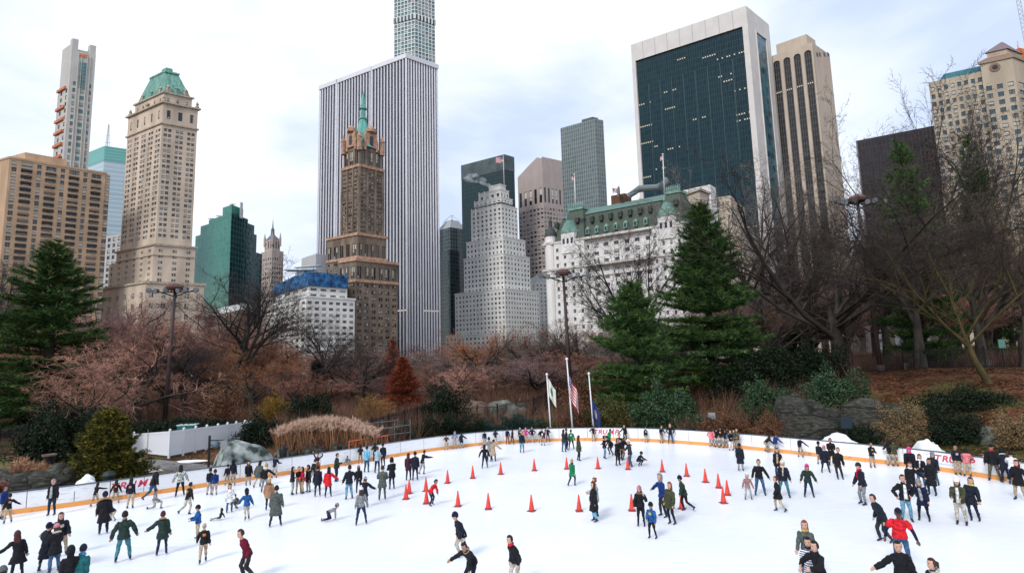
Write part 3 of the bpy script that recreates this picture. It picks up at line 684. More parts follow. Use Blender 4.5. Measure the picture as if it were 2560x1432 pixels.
b.box(q, -.7, la + .6, -.7, lb + .6, 212.0, 215.2, 0, True)
M = mat('marble_white', (.70, .70, .75), .5, var=.04, scale=.2)
q.build('pier_cladding', M, b.root)
# shallow steps in the long face: the left end stands back, as two returns
q = MB()
for px, d in ((843, 1.6), (930, 1.2)):
    a_ = b.a_at(px, 200); b.box(q, a_ - .5, a_ + .5, -.7, .3, zlo, 215.25)
q.build('corner_pier', M, b.root)
# ---- brown brick tower with green copper spire
b = Bld('spired_brown_tower', 'brown brick tower with terracotta crown and green copper spire', 'tower', (856, 424), (898, 412), (957, 426), 118)
M = stone('brick_brown', (.19, .145, .11), .3, .3); Mt = mat('terracotta', (.42, .26, .18), .8, var=.3, scale=.7, bump=.4); Mc2 = mat('copper_pale', (.12, .36, .31), .55, var=.3, scale=.5)
la, lb = b.la, b.lb; q = MB(); zs = b.z(582); rw = rows_(zs, 115, 15, .56)
b.tier(q, 0, la, 0, lb, zs - 20, 117, 3, 3, rw, .70, style='dark', pair=True)
for i in range(4):
    for aa, cc in ((la * i / 3, -.3), (-.3, lb * i / 3)): b.box(q, aa - .45, aa + .45, cc - .25, cc + .45, zs - 5, 116.8)
zc = b.z(362); b.tier(q, .4, la - .4, .4, lb - .4, 117, zc, 3, 3, [(119.5, 127.5), (130, 133)], .55, style='black', pair=True)
# mid tiers
a1 = b.a_at(817, b.z(600), -3); b1 = b.b_at(966, b.z(600), -3); z2 = b.z(585, -3, -3)
b.tier(q, -3, a1, -3, b1, 0, z2, 5, 5, [(z2 - 12, z2 - 5)] + rows_(30, z2 - 14, 12, .54), .55, style='dark', pair=True)
z3 = b.z(650, -6, -6); b3 = b.b_at(994, z3, -7)
b.tier(q, -7, la * .45, -7, b3, 0, z3, 3, 6, [(z3 - 10, z3 - 3.4)] + rows_(4, z3 - 12, 13, .54), .58, style='dark', pair=True)
q.build('wall', M, b.root)
for zz, (A0, A1, B0, B1) in ((117.5, (-.7, la + .7, -.7, lb + .7)), (z2, (-3.6, a1, -3.6, b1 + .6)), (z2 - 13, (-3.5, a1, -3.5, b1 + .5)), (z3, (-7.6, la * .45, -7.6, b3 + .6)), (z3 - 11.4, (-7.5, la * .45, -7.5, b3 + .5))):
    q = MB(); b.box(q, A0, A1, B0, B1, zz - .6, zz + .9, 0, True); q.build('cornice', Mt, b.root)
# crown: gabled dormers, corner turrets, spire
q = MB(); zsp = b.z(228, la / 2, lb / 2); zk = b.z(300, la / 2, lb / 2); c = Vector(b.L(b.p(la / 2, lb / 2), 0)); r0 = min(la, lb) * .5
q.lathe([(r0 * 1.15, zc), (r0 * .75, zc + (zk - zc) * .4), (r0 * .42, zc + (zk - zc) * .8), (r0 * .30, zk)], c, 8)
q.lathe([(r0 * .38, zk - .01), (r0 * .38, zk + .8), (r0 * .22, zk + 1.2), (r0 * .22, zk + 6), (r0 * .34, zk + 6.5), (r0 * .26, zk + 7.5), (r0 * .12, zk + 14), (.05, zsp)], c, 8)
sp = q.build('spire', Mc2, b.root)
def gable(px_a, px_b, w_, h_, name='gabled_dormer'):
    q = MB(); o = Vector(b.L(b.p(px_a, px_b), zc)); ang = math.atan2(b.ua.y, b.ua.x) if px_b < 1 else math.atan2(b.ub.y, b.ub.x)
    q.box(o + Vector((0, 0, h_ / 2)), w_, 1.6, h_, 0, ang); q.lathe([(w_ * .42, h_), (w_ * .42, h_ + 2), (w_ * .15, h_ + 3.6), (.1, h_ + 4.4)], o, 6); q.box(o + Vector((0, 0, h_ * .45)), w_ * .3, 1.9, h_ * .6, 1, ang)
    q.build(name, [Mt, M_frame_d], b.root)
hg = (b.z(322, 0, 0) - zc) * .95
gable(la / 2, .4, la * .5, hg); gable(.4, lb / 2, lb * .5, hg)
for a_, c_ in ((.3, .3), (la - .3, .3), (.3, lb - .3)):
    q = MB(); q.lathe([(1.5, -3), (1.5, 4.5), (1.8, 4.8), (1.2, 6), (.1, 9)], b.L(b.p(a_, c_), zc), 8); q.build('turret', Mt, b.root)
for a_, c_ in ((la * .25, .2), (la * .75, .2), (.2, lb * .25), (.2, lb * .75)):
    q = MB(); q.lathe([(.8, -2), (.8, 3.5), (.1, 6.5)], b.L(b.p(a_, c_), zc), 6); q.build('pinnacle', Mt, b.root)
b.finish()
# ---- dark block with glass pyramid, left of the stepped white tower
b = Bld('pyramid_roof_tower', 'dark glass tower with pale pyramid frame on top beside the white piers', 'tower', (1092, 578), (1125, 568), (1168, 575), 135)
la, lb = b.la, b.lb; two(b, 0, la, 0, lb, 0, 135, curtain('ct_dk', 3, 3.8, (.03, .05, .055), (.05, .08, .085), (.13, .16, .17), .3, .08), MATS['ct_dk'])
q = MB(); zp = b.z(553, la / 2, lb / 2); frus(q, b, 0, la, 0, lb, 135, la * .3, la * .7, lb * .3, lb * .7, zp); q.build('roof', mat('louvre_grey', (.33, .35, .36), .6), b.root)
q = MB(); ap = Vector(b.L(b.p(la / 2, lb / 2), b.z(537, la / 2, lb / 2)))
for a_, c_ in ((0.2, .2), (.8, .2), (.2, .8), (.8, .8)): q.tube([Vector(b.L(b.p(la * a_, lb * c_), zp - 1.5)), ap], .3, 4)
q.build('pyramid_frame', mat('frame_white', (.65, .67, .68), .5), b.root)
b = Bld('black_glass_block', 'black glass office block beside the white piers', 'building', (1086, 636), (1125, 624), (1162, 632), 112)
two(b, 0, b.la, 0, b.lb, 0, 112, curtain('ct_black', 4, 3.8, (.012, .018, .02), (.02, .05, .055), (.04, .05, .055), .25, .06, lit=.01), MATS['ct_black'])
# ---- teal slab with blank top
b = Bld('teal_slab_tower', 'teal banded glass slab behind the white ziggurat tower, steam at its top', 'tower', (1153, 414), (1261, 386), (1285, 393), 195)
la, lb = b.la, b.lb; zb = b.z(424); two(b, 0, la, 0, lb, 0, zb, curtain('ct_teal', 2.4, 4.0, (.02, .075, .085), (.05, .16, .17), (.01, .03, .035), 1.1, .08, lit=.02), MATS['ct_teal'])
q = MB(); b.box(q, -.15, la + .15, -.15, lb + .15, zb, 195); q.build('blank_storey', mat('louvre_dark', (.075, .10, .105), .6, var=.25, scale=.15), b.root)
# ---- white stepped (ziggurat) tower
b = Bld('ziggurat_tower', 'white stepped limestone tower narrowing upwards like a ziggurat', 'tower', (1179, 520), (1253, 503), (1293, 514), 128)
M = stone('limestone_white', (.74, .73, .69), .07, .15); q = MB(); la, lb = b.la, b.lb; fl = 3.55
def T(pxL, pxR, row, zlo, nA, nB, e, style='light'):
    z = b.z(row, -e, -e); a = b.a_at(pxL, z, -e); c = b.b_at(pxR, z, -e); n = max(1, int((z - zlo) / fl))
    b.tier(q, -e, a, -e, c, zlo, z, nA, nB, rows_(zlo, z - 1.2, n, .5), .46, style=style); b.box(q, -e - .25, a + .25, -e - .25, c + .25, z, z + .8)
    for i in range(nA):
        if row < 520: b.box(q, -e + (a + e) * (i + 1) / nA - .25, -e + (a + e) * (i + 1) / nA + .25, -e - .5, -e, zlo, z + 1.6)
    return z
zs = [b.z(r) for r in (592, 636, 718, 830)]
T(1114, 1345, 832, 0, 15, 13, 9.5)
T(1137, 1347, 722, 0, 14, 13, 9)
T(1159, 1324, 634, b.z(722, -9, -9), 11, 8, 5)
T(1166, 1313, 592, b.z(634, -5, -5), 10, 7, 3)
T(1179, 1293, 512, b.z(592, -3, -3), 7, 5, 0)
T(1187, 1281, 493, 128, 6, 4, -1.2); T(1198, 1272, 474, b.z(493, 1.2, 1.2), 4, 3, -2.6); T(1222, 1264, 462, b.z(474, 2.6, 2.6), 0, 0, -4)
q.build('wall', M, b.root); b.finish()
ZIG = b
# ---- pinkish granite tower with broken pediment
b = Bld('pediment_tower', 'pinkish granite office tower with broken pediment top', 'tower', (1294, 444), (1356, 425), (1412, 436), 190)
M = stone('granite_pink', (.40, .335, .315), .06); la, lb = b.la, b.lb; q = MB(); zt = b.z(460)
b.tier(q, 0, la, 0, lb, 0, b.z(512), 7, 8, rows_(30, b.z(515), 28, .5), .62, style='black')
b.tier(q, 0, la, 0, lb, b.z(512), zt, 5, 6, [(b.z(505), b.z(468))], .5, style='black'); b.box(q, 0, la, 0, lb, zt, 190)
# pediment: gable on the left face with a round notch
zg = b.z(414, la * .0, 0); o = b.L(b.p(la, 0), 190); e = b.L(b.p(0, 0), 190)
pts = [Vector(b.L(b.p(la * (1 - t), 0), 190 + hh)) for t, hh in ((0, 0), (.48, 9), (.80, 14.5), (.82, 12), (.87, 9.5), (.93, 9.5), (1.0, 13.5), (1.0, 0))]
bk = b.ub * lb; off = Vector((bk.x, bk.y, 0))
q.face(pts); q.face([p_ + off for p_ in reversed(pts)])
for i in range(len(pts) - 1): q.quad(pts[i + 1], pts[i], pts[i] + off, pts[i + 1] + off)
q.build('wall', M, b.root); b.finish()
# ---- grey gridded glass tower
b = Bld('grey_glass_tower', 'grey gridded glass tower standing against the sky next to the pediment', 'tower', (1401, 321), (1487, 297), (1508, 301), 195)
M = curtain('ct_grey', 1.9, 3.6, (.085, .12, .125), (.13, .17, .175), (.23, .26, .26), .28, .1, lit=.004)
two(b, 0, b.la, 0, b.lb, 0, 195, M, M); q = MB(); b.box(q, 3, b.la * .4, 1, b.lb * .8, 195, 197.5); q.build('plant_room', MATS['louvre_dark'], b.root)
# ---- chateau hotel with green mansard
b = Bld('chateau_hotel', 'white chateau style hotel with green mansard roof and corner turrets', 'hotel', (1376, 612), (1702, 560), (1752, 572), 62)
M = stone('brick_white', (.70, .68, .655), .1); la, lb = b.la, b.lb; q = MB(); rt = rows_(0, 60, 16, .48)
bl = [(.045, .075), (.10, .125), (.145, .17), (.215, .25), (.29, .325), (.365, .40), (.44, .475), (.52, .555), (.60, .635), (.675, .71), (.755, .785), (.83, .855), (.885, .91), (.945, .97)]
b.facade(q, 'A', 0, la, 0, 0, 62, [(la * x, la * y) for x, y in bl], rt, style='light', rec=.45)
b.facade(q, 'B', 0, lb, 0, 0, 62, [(lb * (i + .3) / 5, lb * (i + .6) / 5) for i in range(5)], rt, style='light', rec=.45)
for u_, v_ in ((b.p(0, lb), b.p(la, lb)), (b.p(la, lb), b.p(la, 0))): q.quad(b.L(u_, 0), b.L(v_, 0), b.L(v_, 62), b.L(u_, 62))
q.build('wall', M, b.root)
Mw = mat('stone_band', (.56, .54, .51), .8, var=.15, scale=.6, bump=.3)
for z_, e, h in ((49, 2.9, 1.0), (44, .5, .4), (62, 2.6, 1.0), (14, 2.5, .6)):
    q = MB(); b.box(q, -e, la + e, -e, lb + e, z_ - h / 2, z_ + h / 2, 0, True); q.build('cornice', Mw, b.root)
Ms = mat('slate_green', (.065, .085, .065), .65, var=.22, scale=1.2, stretch=(1, 1, 3)); Mcp = mat('copper_bright', (.17, .31, .26), .55, var=.2, scale=.6)
zr = b.z(519, la * .5); q = MB(); frus(q, b, 0, la, 0, lb, 62.5, 4, la - 4, 4.5, lb - 2, zr); rf = q.build('roof', Ms, b.root)
q = MB(); frus(q, b, 3.6, la - 3.6, 4.0, lb - 2, zr + .002, 7, la - 7, 8.5, lb - 3, zr + 3.6); q.build('ridge_roof', curtain('copper_ridge', 1.6, 40, (.27, .37, .34), (.32, .42, .39), (.12, .20, .18), .16, .5), rf)
for k in range(26):                                         # dormers in two rows
    for rI, (zz, oo) in enumerate(((65.5, 1.2), (71.5, 2.7))):
        t = (k + .5 + .5 * rI) / 27; a_ = la * t
        if .06 < t < .18 or .80 < t < .96 or t > .965 or (k + rI) % 2: continue
        q = MB(); o = Vector(b.L(b.p(a_, oo - .5), zz)); an = math.atan2(b.ua.y, b.ua.x); q.box(o, 1.7, 2.4, 2.6, 0, an); nrm = Vector((b.ua.y, -b.ua.x, 0)); nrm = nrm if nrm.y < 0 else -nrm; q.box(o + nrm * 1.22, 1.0, .06, 1.8, 1, an); q.lathe([(1.25, 1.3), (.1, 2.5)], o, 4); q.build('dormer', [Mcp if rI == 0 else Ms, M_gl], rf)
def pavilion(a0, a1, rowtop, row_flag, stuff):
    am = (a0 + a1) / 2; e = 2.0; zt = b.z(rowtop, am, 0)
    q = MB(); frus(q, b, a0, a1, -e, 11, 62.4, a0 + (a1 - a0) * .28, a1 - (a1 - a0) * .28, 4, 9, zt); pv = q.build('pavilion_roof', Ms, b.root)
    q = MB(); b.box(q, a0 + (a1 - a0) * .26, a1 - (a1 - a0) * .26, 3.5, 9.5, zt, zt + 1.1)
    for i in range(9):
        t = a0 + (a1 - a0) * (.26 + .48 * i / 8); q.lathe([(.35, 0), (.45, 1.2), (.1, 2.6)], b.L(b.p(t, 3.8), zt + 1.1), 5)
    q.build('cresting', Mcp, pv)
    q = MB(); b.box(q, am - 3.6, am + 3.6, -e - .8, 3, 56, 66.0); nn_ = 4; WW = a1 - a0; b.facade(q, 'A', a0, a1, -e - .3, 0, 62, [(WW * (i + .3) / nn_, WW * (i + .62) / nn_) for i in range(nn_)], rt, style='light', rec=.45); b.box(q, a0, a0 + .01, -e - .3, 0, 0, 62); b.box(q, a1 - .01, a1, -e - .3, 0, 0, 62)
    q.build('gable_wall', M, b.root)
    q = MB()
    o1 = [b.L(b.p(am - 3.9, -e - 1.1), 66.0), b.L(b.p(am + 3.9, -e - 1.1), 66.0), b.L(b.p(am, -e - 1.1), 72.5)]; o2 = [b.L(b.p(am - 3.9, 2), 66.0), b.L(b.p(am + 3.9, 2), 66.0), b.L(b.p(am, 2), 72.5)]
    q.face(o1); q.face(o2[::-1]); q.quad(o1[0], o1[2], o2[2], o2[0]); q.quad(o1[2], o1[1], o2[1], o2[2]); q.lathe([(.5, 0), (.1, 2.5)], o1[2], 5); q.build('copper_gable', Mcp, b.root)
    for j in (-1, 0, 1):
        q = MB(); an = math.atan2(b.ua.y, b.ua.x); o = Vector(b.L(b.p(am + j * 2.2, -e - .85), 62)); q.box(o, 1.1, .12, 2.6, 0, an); q.build('gable_window', M_gl, b.root)
    for j, zz in ((-.6, 72), (.5, 72), (0, 80)):
        if zz > zt - 3: continue
        q = MB(); q.box(Vector(b.L(b.p(am + j * 5, -e + (zz - 62) * .24 + .3), zz)), 1.8, 2.2, 2.4, 0, math.atan2(b.ua.y, b.ua.x)); q.build('dormer', M_frame_d, pv)
    return b.p(am, 6), zt
aT1 = b.a_at(1392, 62), b.a_at(1468, 62); aT2 = b.a_at(1636, 62), b.a_at(1722, 62)
fp1 = pavilion(aT1[1], aT1[0], 522, 0, 0); fp2 = pavilion(max(aT2[1], -2), aT2[0], 480, 0, 0)
q = MB(); tc_ = Vector(b.L(b.p(la, .5), 0)); q.lathe([(3.0, 0), (3.0, 62), (3.5, 62.4), (3.5, 63.4), (2.9, 63.5), (2.9, 66)], tc_, 14); q.build('corner_turret', M, b.root)
q = MB(); q.lathe([(3.2, 66), (3.0, 67.5), (2.2, 69.5), (.9, 71), (.8, 73), (1.0, 73.4), (.1, 76)], tc_, 14); q.build('turret_dome', mat('slate_dark', (.05, .06, .06), .6), b.root)
q = MB(); zz = zr + 3.6; b.box(q, la * .47, la * .58, 9, 14, zz, zz + 4.5); q.build('chimney_block', stone('brick_redbrown', (.13, .07, .05)), rf)
q = MB(); c = Vector(b.L(b.p(la * .30, 10), zz + 3)); q.tube([c + Vector((-9, 3, -1)), c + Vector((-4, 1, 2)), c + Vector((4, 0, 2)), c + Vector((9, 0, 5))], [1.5, 1.7, 1.7, 2.2], 10); q.tube([c + Vector((-13, 3, 1.5)), c + Vector((-13.5, 3, 1.5))], 2.5, 14); q.build('roof_duct', mat('duct_grey', (.16, .19, .20), .5), rf)
b.finish(); HOTEL = b
# ---- beige building right of the hotel, white penthouse box
b = Bld('beige_building', 'beige stone building with cornice right of the chateau hotel', 'building', (1706, 492), (1748, 477), (1772, 486), 84)
M = stone('limestone_beige', (.50, .43, .34), .1); q = MB(); b.tier(q, 0, b.la, 0, b.lb, 0, 84, 3, 3, rows_(20, 81, 17, .5), .35, style='light'); b.box(q, -.8, b.la + .8, -.8, b.lb + .8, 84, 85); b.box(q, -.4, b.la + .4, -.4, b.lb + .4, 76, 76.6); q.build('wall', M, b.root); b.finish(60)
b = Bld('beige_corner_building', 'taller beige stone building with battered corner, behind the tall pine', 'building', (1748, 500), (1826, 489), (1862, 520), 88)
q = MB(); b.tier(q, 0, b.la, 0, b.lb, 0, 88, 6, 4, rows_(20, 86, 18, .45), .26, style='light'); b.box(q, -5, b.la + 1, -5, b.lb + 5, 0, 70); b.box(q, -10, b.la + 2, -10, b.lb + 10, 0, 52); q.build('wall', M, b.root); b.finish(60)
b = Bld('white_penthouse', 'plain white rooftop box in front of the dark glass slab', 'building', (1700, 478), (1775, 461), (1789, 470), 92)
q = MB(); b.box(q, 0, b.la, 0, b.lb, 0, 92); q.build('wall', mat('render_white', (.72, .72, .70), .7, var=.05, scale=.3), b.root)
# ---- sloped black glass slab in a white stone frame
b = Bld('framed_glass_slab', 'giant dark blue glass slab in a white stone frame', 'tower', (1577, 113), (1865, 15), (1922, 62), 210)
la, lb = b.la, b.lb; q = MB(); M = mat('travertine', (.62, .59, .56), .6, var=.05, scale=.15)
zg = b.z(66, 2.5); fw = 3.0
b.box(q, 0, fw, 0, lb, 0, 210); b.box(q, la - fw * .8, la, 0, lb, 0, 210); b.box(q, fw, la - fw * .8, 0, lb, zg, 210); 
q.build('stone_frame', M, b.root)
q = MB()
for i in range(1, 9):
    a_ = la * i / 9; b.box(q, a_ - .12, a_ + .12, -.06, 0, zg, 210)
q.build('joint', mat('joint_grey', (.35, .34, .33), .7), b.root)
M = curtain('ct_navy', 1.5, 3.75, (.006, .022, .032), (.010, .034, .046), (.018, .055, .065), .10, .05, lit=.07, spec=.2)
q = MB(); o = b.p(la - fw * .8, 1.0); e = b.p(fw, 1.0); l = la; z0 = 0
q.quad(b.L(o, 0), b.L(e, 0), b.L(e, zg), b.L(o, zg), 0, [(0, 0), (l, 0), (l, zg), (0, zg)]); gl = q.build('glazing', M, b.root)
q = MB()
for i in range(1, 9):
    c = b.p(fw + (la - fw * 1.8) * i / 9, .98)
    q.box(Vector(b.L(c, 90)), .35, .25, 180, 0, math.atan2(b.ua.y, b.ua.x))
q.build('mullion', mat('mullion_navy', (.02, .06, .075), .4), gl)
q = MB(); zs = b.z(84, 0, lb * .4); o = b.p(-.05, lb * .36); e = b.p(-.05, lb * .76); q.quad(b.L(o, 0), b.L(e, 0), b.L(e, zs), b.L(o, zs), 0, [(0, 0), (8, 0), (8, zs), (0, zs)]); q.build('side_glazing', curtain('ct_side', 2.2, 3.75, (.015, .05, .065), (.08, .20, .24), (.05, .09, .11), .15, .06), b.root)
q = MB(); 
for t in (.33, .78): b.box(q, -.5, 0, lb * t - .3, lb * t + .3, 0, zs + 1)
b.box(q, -.5, 0, lb * .33, lb * .78, zs, zs + 1.2); q.build('side_frame', MATS['travertine'], b.root)
# ---- beige tower with tall arched bays
b = Bld('arched_bay_tower', 'beige tower with five tall dark arched bays', 'tower', (1902, 150), (2030, 106), (2074, 137), 190)
la, lb = b.la, b.lb; M = stone('precast_beige', (.50, .42, .34), .08); q = MB(); zt = b.z(122); za = b.z(140)
b.box(q, 0, la, .9, lb, 0, 190); pr = [0]; bw = la / 5
def arch_face():
    for i in range(5):
        c = bw * (i + .5); h = bw * .345; r = h; zc_ = zt - r
        # pier strips
        q.quad(b.L(b.p(c + bw / 2, 0), 0), b.L(b.p(c + h, 0), 0), b.L(b.p(c + h, 0), 190), b.L(b.p(c + bw / 2, 0), 190)); q.quad(b.L(b.p(c - h, 0), 0), b.L(b.p(c - bw / 2, 0), 0), b.L(b.p(c - bw / 2, 0), 190), b.L(b.p(c - h, 0), 190))
        n = 10
        for k in range(n):
            t0, t1 = math.pi * k / n, math.pi * (k + 1) / n; x0, x1 = c + h * math.cos(t0), c + h * math.cos(t1); y0, y1 = zc_ + r * math.sin(t0), zc_ + r * math.sin(t1)
            q.quad(b.L(b.p(x0, 0), y0), b.L(b.p(x1, 0), y1), b.L(b.p(x1, 0), 190), b.L(b.p(x0, 0), 190)); q.quad(b.L(b.p(x0, 0), y0), b.L(b.p(x0, .8), y0), b.L(b.p(x1, .8), y1), b.L(b.p(x1, 0), y1))
        for x, s_ in ((c + h, 1), (c - h, -1)): q.quad(b.L(b.p(x, 0), 0), b.L(b.p(x, .8), 0), b.L(b.p(x, .8), zc_), b.L(b.p(x, 0), zc_))
        g = MB(); o = b.p(c + h, .8); e = b.p(c - h, .8); g.quad(b.L(o, 0), b.L(e, 0), b.L(e, zt), b.L(o, zt), 0, [(0, 0), (2 * h, 0), (2 * h, zt), (0, zt)])
        g.build('bay_glazing', curtain('ct_bay', 1.15, 3.7, (.008, .010, .014), (.02, .022, .03), (.07, .065, .06), .2, .08, lit=.03), b.root)
arch_face(); q.quad(b.L(b.p(0, 0), 190), b.L(b.p(0, 1), 190), b.L(b.p(la, 1), 190), b.L(b.p(la, 0), 190))
q.quad(b.L(b.p(0, 0), 0), b.L(b.p(0, 1), 0), b.L(b.p(0, 1), 190), b.L(b.p(0, 0), 190)); q.build('wall', M, b.root)
for t in (.18, .34, .62, .86):
    q = MB(); b.box(q, -.12, .1, lb * t, lb * (t + .10), b.z(140, 0, lb * t), b.z(131, 0, lb * t), 0, True); q.build('vent_window', M_frame_d, b.root)
q = MB(); b.box(q, la * .18, la * .78, lb * .3, lb * .8, 190, b.z(90, la * .2, lb * .4)); q.build('penthouse', M, b.root)
# ---- black slab at right
b = Bld('black_slab', 'blackish brown office slab behind bare branches', 'building', (2143, 352), (2342, 313), (2380, 330), 120)
M = curtain('ct_brown', 1.6, 3.6, (.012, .010, .014), (.022, .018, .024), (.03, .026, .03), .3, .2)
two(b, 0, b.la, 0, b.lb, 0, 120, M, M)
q = MB(); b.box(q, b.la + .02, b.la + .6, -.4, 2, 0, 120); q.build('edge_pier', mat('edge_lilac', (.25, .22, .27), .6), b.root)
b = Bld('grey_apartment_building', 'grey stone apartment block glimpsed through the branches by the tall lamp', 'building', (2100, 700), (2150, 600), (2330, 625), 52)
q = MB(); b.tier(q, 0, b.la, 0, b.lb, 0, 52, 5, 12, rows_(2, 50, 15, .5), .45, style='light'); q.build('wall', stone('stone_midgrey', (.20, .185, .19), .1), b.root); b.finish()
# ---- beige apartment hotel with tower, right edge
b = Bld('beige_tower_hotel', 'beige stone apartment house with square lantern tower near the right edge', 'building', (2321, 207), (2527, 163), (2580, 182), 128)
M = stone('stone_beige', (.43, .365, .28), .12, .2); la, lb = b.la, b.lb; q = MB()
rw = rows_(20, 126, 30, .60); aT = b.a_at(2456, 130)
b.tier(q, 0, la, 0, lb, 0, 128, 12, 5, rw, .60, style='blue')
zt = b.z(146, -1, -1); b.tier(q, -1.5, aT, -1.5, lb * .9, 0, zt, 3, 2, [r for r in rows_(20, 146, 35, .60) if r[1] < b.z(200)], .55, style='blue')
q.build('wall', M, b.root)
q = MB(); b.box(q, -2.1, aT + .6, -2.1, lb * .9 + .6, zt, zt + 1.2, 0, True); q.build('cornice', mat('trim_tan', (.30, .24, .18), .8), b.root)
tw = lb * .9; zl = b.z(121, 1, 1); b0_, b1_ = tw * .12, tw * .88; a0_, a1_ = aT * .14, aT * .86
q = MB(); b.tier(q, a0_, a1_, b0_, b1_, zt + 1.2, zl, 0, 0, []); b.facade(q, 'A', a0_, a1_, b0_ - .05, zt + 1.2, zl, [((a1_ - a0_) * .36, (a1_ - a0_) * .47), ((a1_ - a0_) * .53, (a1_ - a0_) * .64)], [(zt + 4.4, zl - 1.6)], style='black'); q.build('lantern', M, b.root)
q = MB(); frus(q, b, -2, aT + .5, -2, tw + .5, zt + 1.2, a0_ - .3, a1_ + .3, b0_ - .3, b1_ + .3, zt + 3.4); q.build('skirt_roof', mat('tile_rust', (.26, .13, .10), .8), b.root)
q = MB(); frus(q, b, a0_ - .7, a1_ + .7, b0_ - .7, b1_ + .7, zl, aT * .47, aT * .53, tw * .45, tw * .55, b.z(107, aT * .5, tw * .5)); q.build('roof', mat('tile_mauve', (.20, .15, .16), .8), b.root)
q = MB(); c = Vector(b.L(b.p(aT * .5, -1.6), b.z(169, aT * .5, -1.6))); na = Vector((-b.ua.y, b.ua.x, 0)); na = -na if na.y > 0 else na; q.tube([c, c + na * .25], 1.9, 16); q.tube([c, c + na * .4], 1.0, 12, 1); q.build('rose_window', [mat('trim_rose', (.22, .15, .11), .8), M_gl], b.root)
q = MB(); frus(q, b, aT + .5, la * .86, .3, lb, 128, aT + .5, la * .84, 3, lb - 2, 131.5); q.build('mansard', mat('tile_bluegreen', (.03, .13, .16), .5, var=.3, scale=1), b.root)
b.finish()
b = Bld('netted_construction', 'building under construction wrapped in orange netting at the right edge', 'building', (2524, 128), (2545, 112), (2640, 130), 160)
q = MB(); b.box(q, 0, b.la, 0, b.lb, 0, 128); q.build('wall', curtain('ct_constr', 3, 3.6, (.05, .09, .13), (.20, .22, .24), (.42, .42, .40), .5, .5), b.root)
q = MB(); b.box(q, -.4, b.la + .4, -.4, b.lb, 128, 158); q.build('netting', mat('net_orange', (.62, .17, .04), .8, var=.4, scale=.5), b.root)
for i in range(9):
    c = Vector(b.L(b.p(b.la * (i % 3) / 2, b.lb * .1 * i), 158)); q = MB(); q.tube([c, c + Vector((0, 0, 4))], .15, 4); q.build('post', MATS['net_orange'], b.root)
# small white building between the ziggurat tower and the hotel
b = Bld('small_white_building', 'small white stone building with green-grey roof between stepped tower and hotel', 'building', (1318, 700), (1338, 688), (1385, 690), 78)
q = MB(); b.tier(q, 0, b.la, 0, b.lb, 0, 72, 2, 5, rows_(2, 71, 20, .5), .4, style='light'); q.build('wall', stone('stone_offwhite', (.56, .57, .55), .06), b.root)
q = MB(); b.box(q, 1, b.la - 1, 1, b.lb - 1, 72, 78); q.build('attic', mat('attic_grey', (.42, .45, .44), .7), b.root); b.finish(40)
# ---- tower crane top right
c0 = atd(2562, 62, 300); c1 = atd(2534, -60, 292); t = thing('tower_crane', 'lattice jib of a tower crane in the upper right corner', 'crane', (c0.x, c0.y, 0)); q = MB(); q2 = MB()
A_ = Vector((0, 0, c0.z - 30)); Bq = c1 - Vector((c0.x, c0.y, 0)); up = Vector((1.2, 0, 0)); sd_ = Vector((0, 1.2, 0)); cn = [up, sd_, -up, -sd_]
for k in range(4): q.tube([A_ + cn[k], Bq + cn[k]], .16, 4)
for i in range(22):
    p0 = A_.lerp(Bq, i / 22); p1 = A_.lerp(Bq, (i + 1) / 22)
    for k in range(4): q.tube([p0 + cn[k], p1 + cn[(k + 1) % 4]], .09, 3)
q.build('jib', mat('crane_white', (.45, .45, .47), .6), t)
q.tube([A_, A_], .1); q2.box(Vector((0, 0, (c0.z - 30) / 2)), 2.4, 2.4, c0.z - 30); q2.build('mast', MATS['crane_white'], t)
# ---- steam at the ziggurat's top
sm = D.materials.new('steam'); sm.use_nodes = True; t_ = sm.node_tree; t_.nodes.clear(); N = t_.nodes.new; K = t_.links.new
o_ = N('ShaderNodeOutputMaterial'); pv = N('ShaderNodeVolumePrincipled'); tcn = N('ShaderNodeTexCoord'); nz = N('ShaderNodeTexNoise'); nz.inputs['Scale'].default_value = .28; nz.inputs['Detail'].default_value = 4; nz.inputs['Distortion'].default_value = .6
cr = N('ShaderNodeMapRange'); cr.inputs[1].default_value = .46; cr.inputs[2].default_value = .66; cr.inputs[4].default_value = .22
K(tcn.outputs['Object'], nz.inputs[0]); K(nz.outputs[0], cr.inputs[0]); K(cr.outputs[0], pv.inputs['Density']); pv.inputs['Color'].default_value = (1, 1, 1, 1); K(pv.outputs[0], o_.inputs['Volume'])
base = atd(1232, 462, ZIG.O.y + 6); q = MB(); pts = []
for px, py, r in ((1236, 468, .8), (1222, 462, 2.0), (1206, 452, 3.2), (1188, 445, 4.0), (1170, 446, 3.6), (1158, 450, 1.5)): p_ = atd(px, py, ZIG.O.y + 6); pts.append((p_ - base, r))
q.tube([p_ for p_, r in pts], [r for p_, r in pts], 12); o = q.build('steam_plume', sm, None); o.location = base; tag(o, 'white steam drifting left from the top of the ziggurat tower', 'steam', kind='stuff')
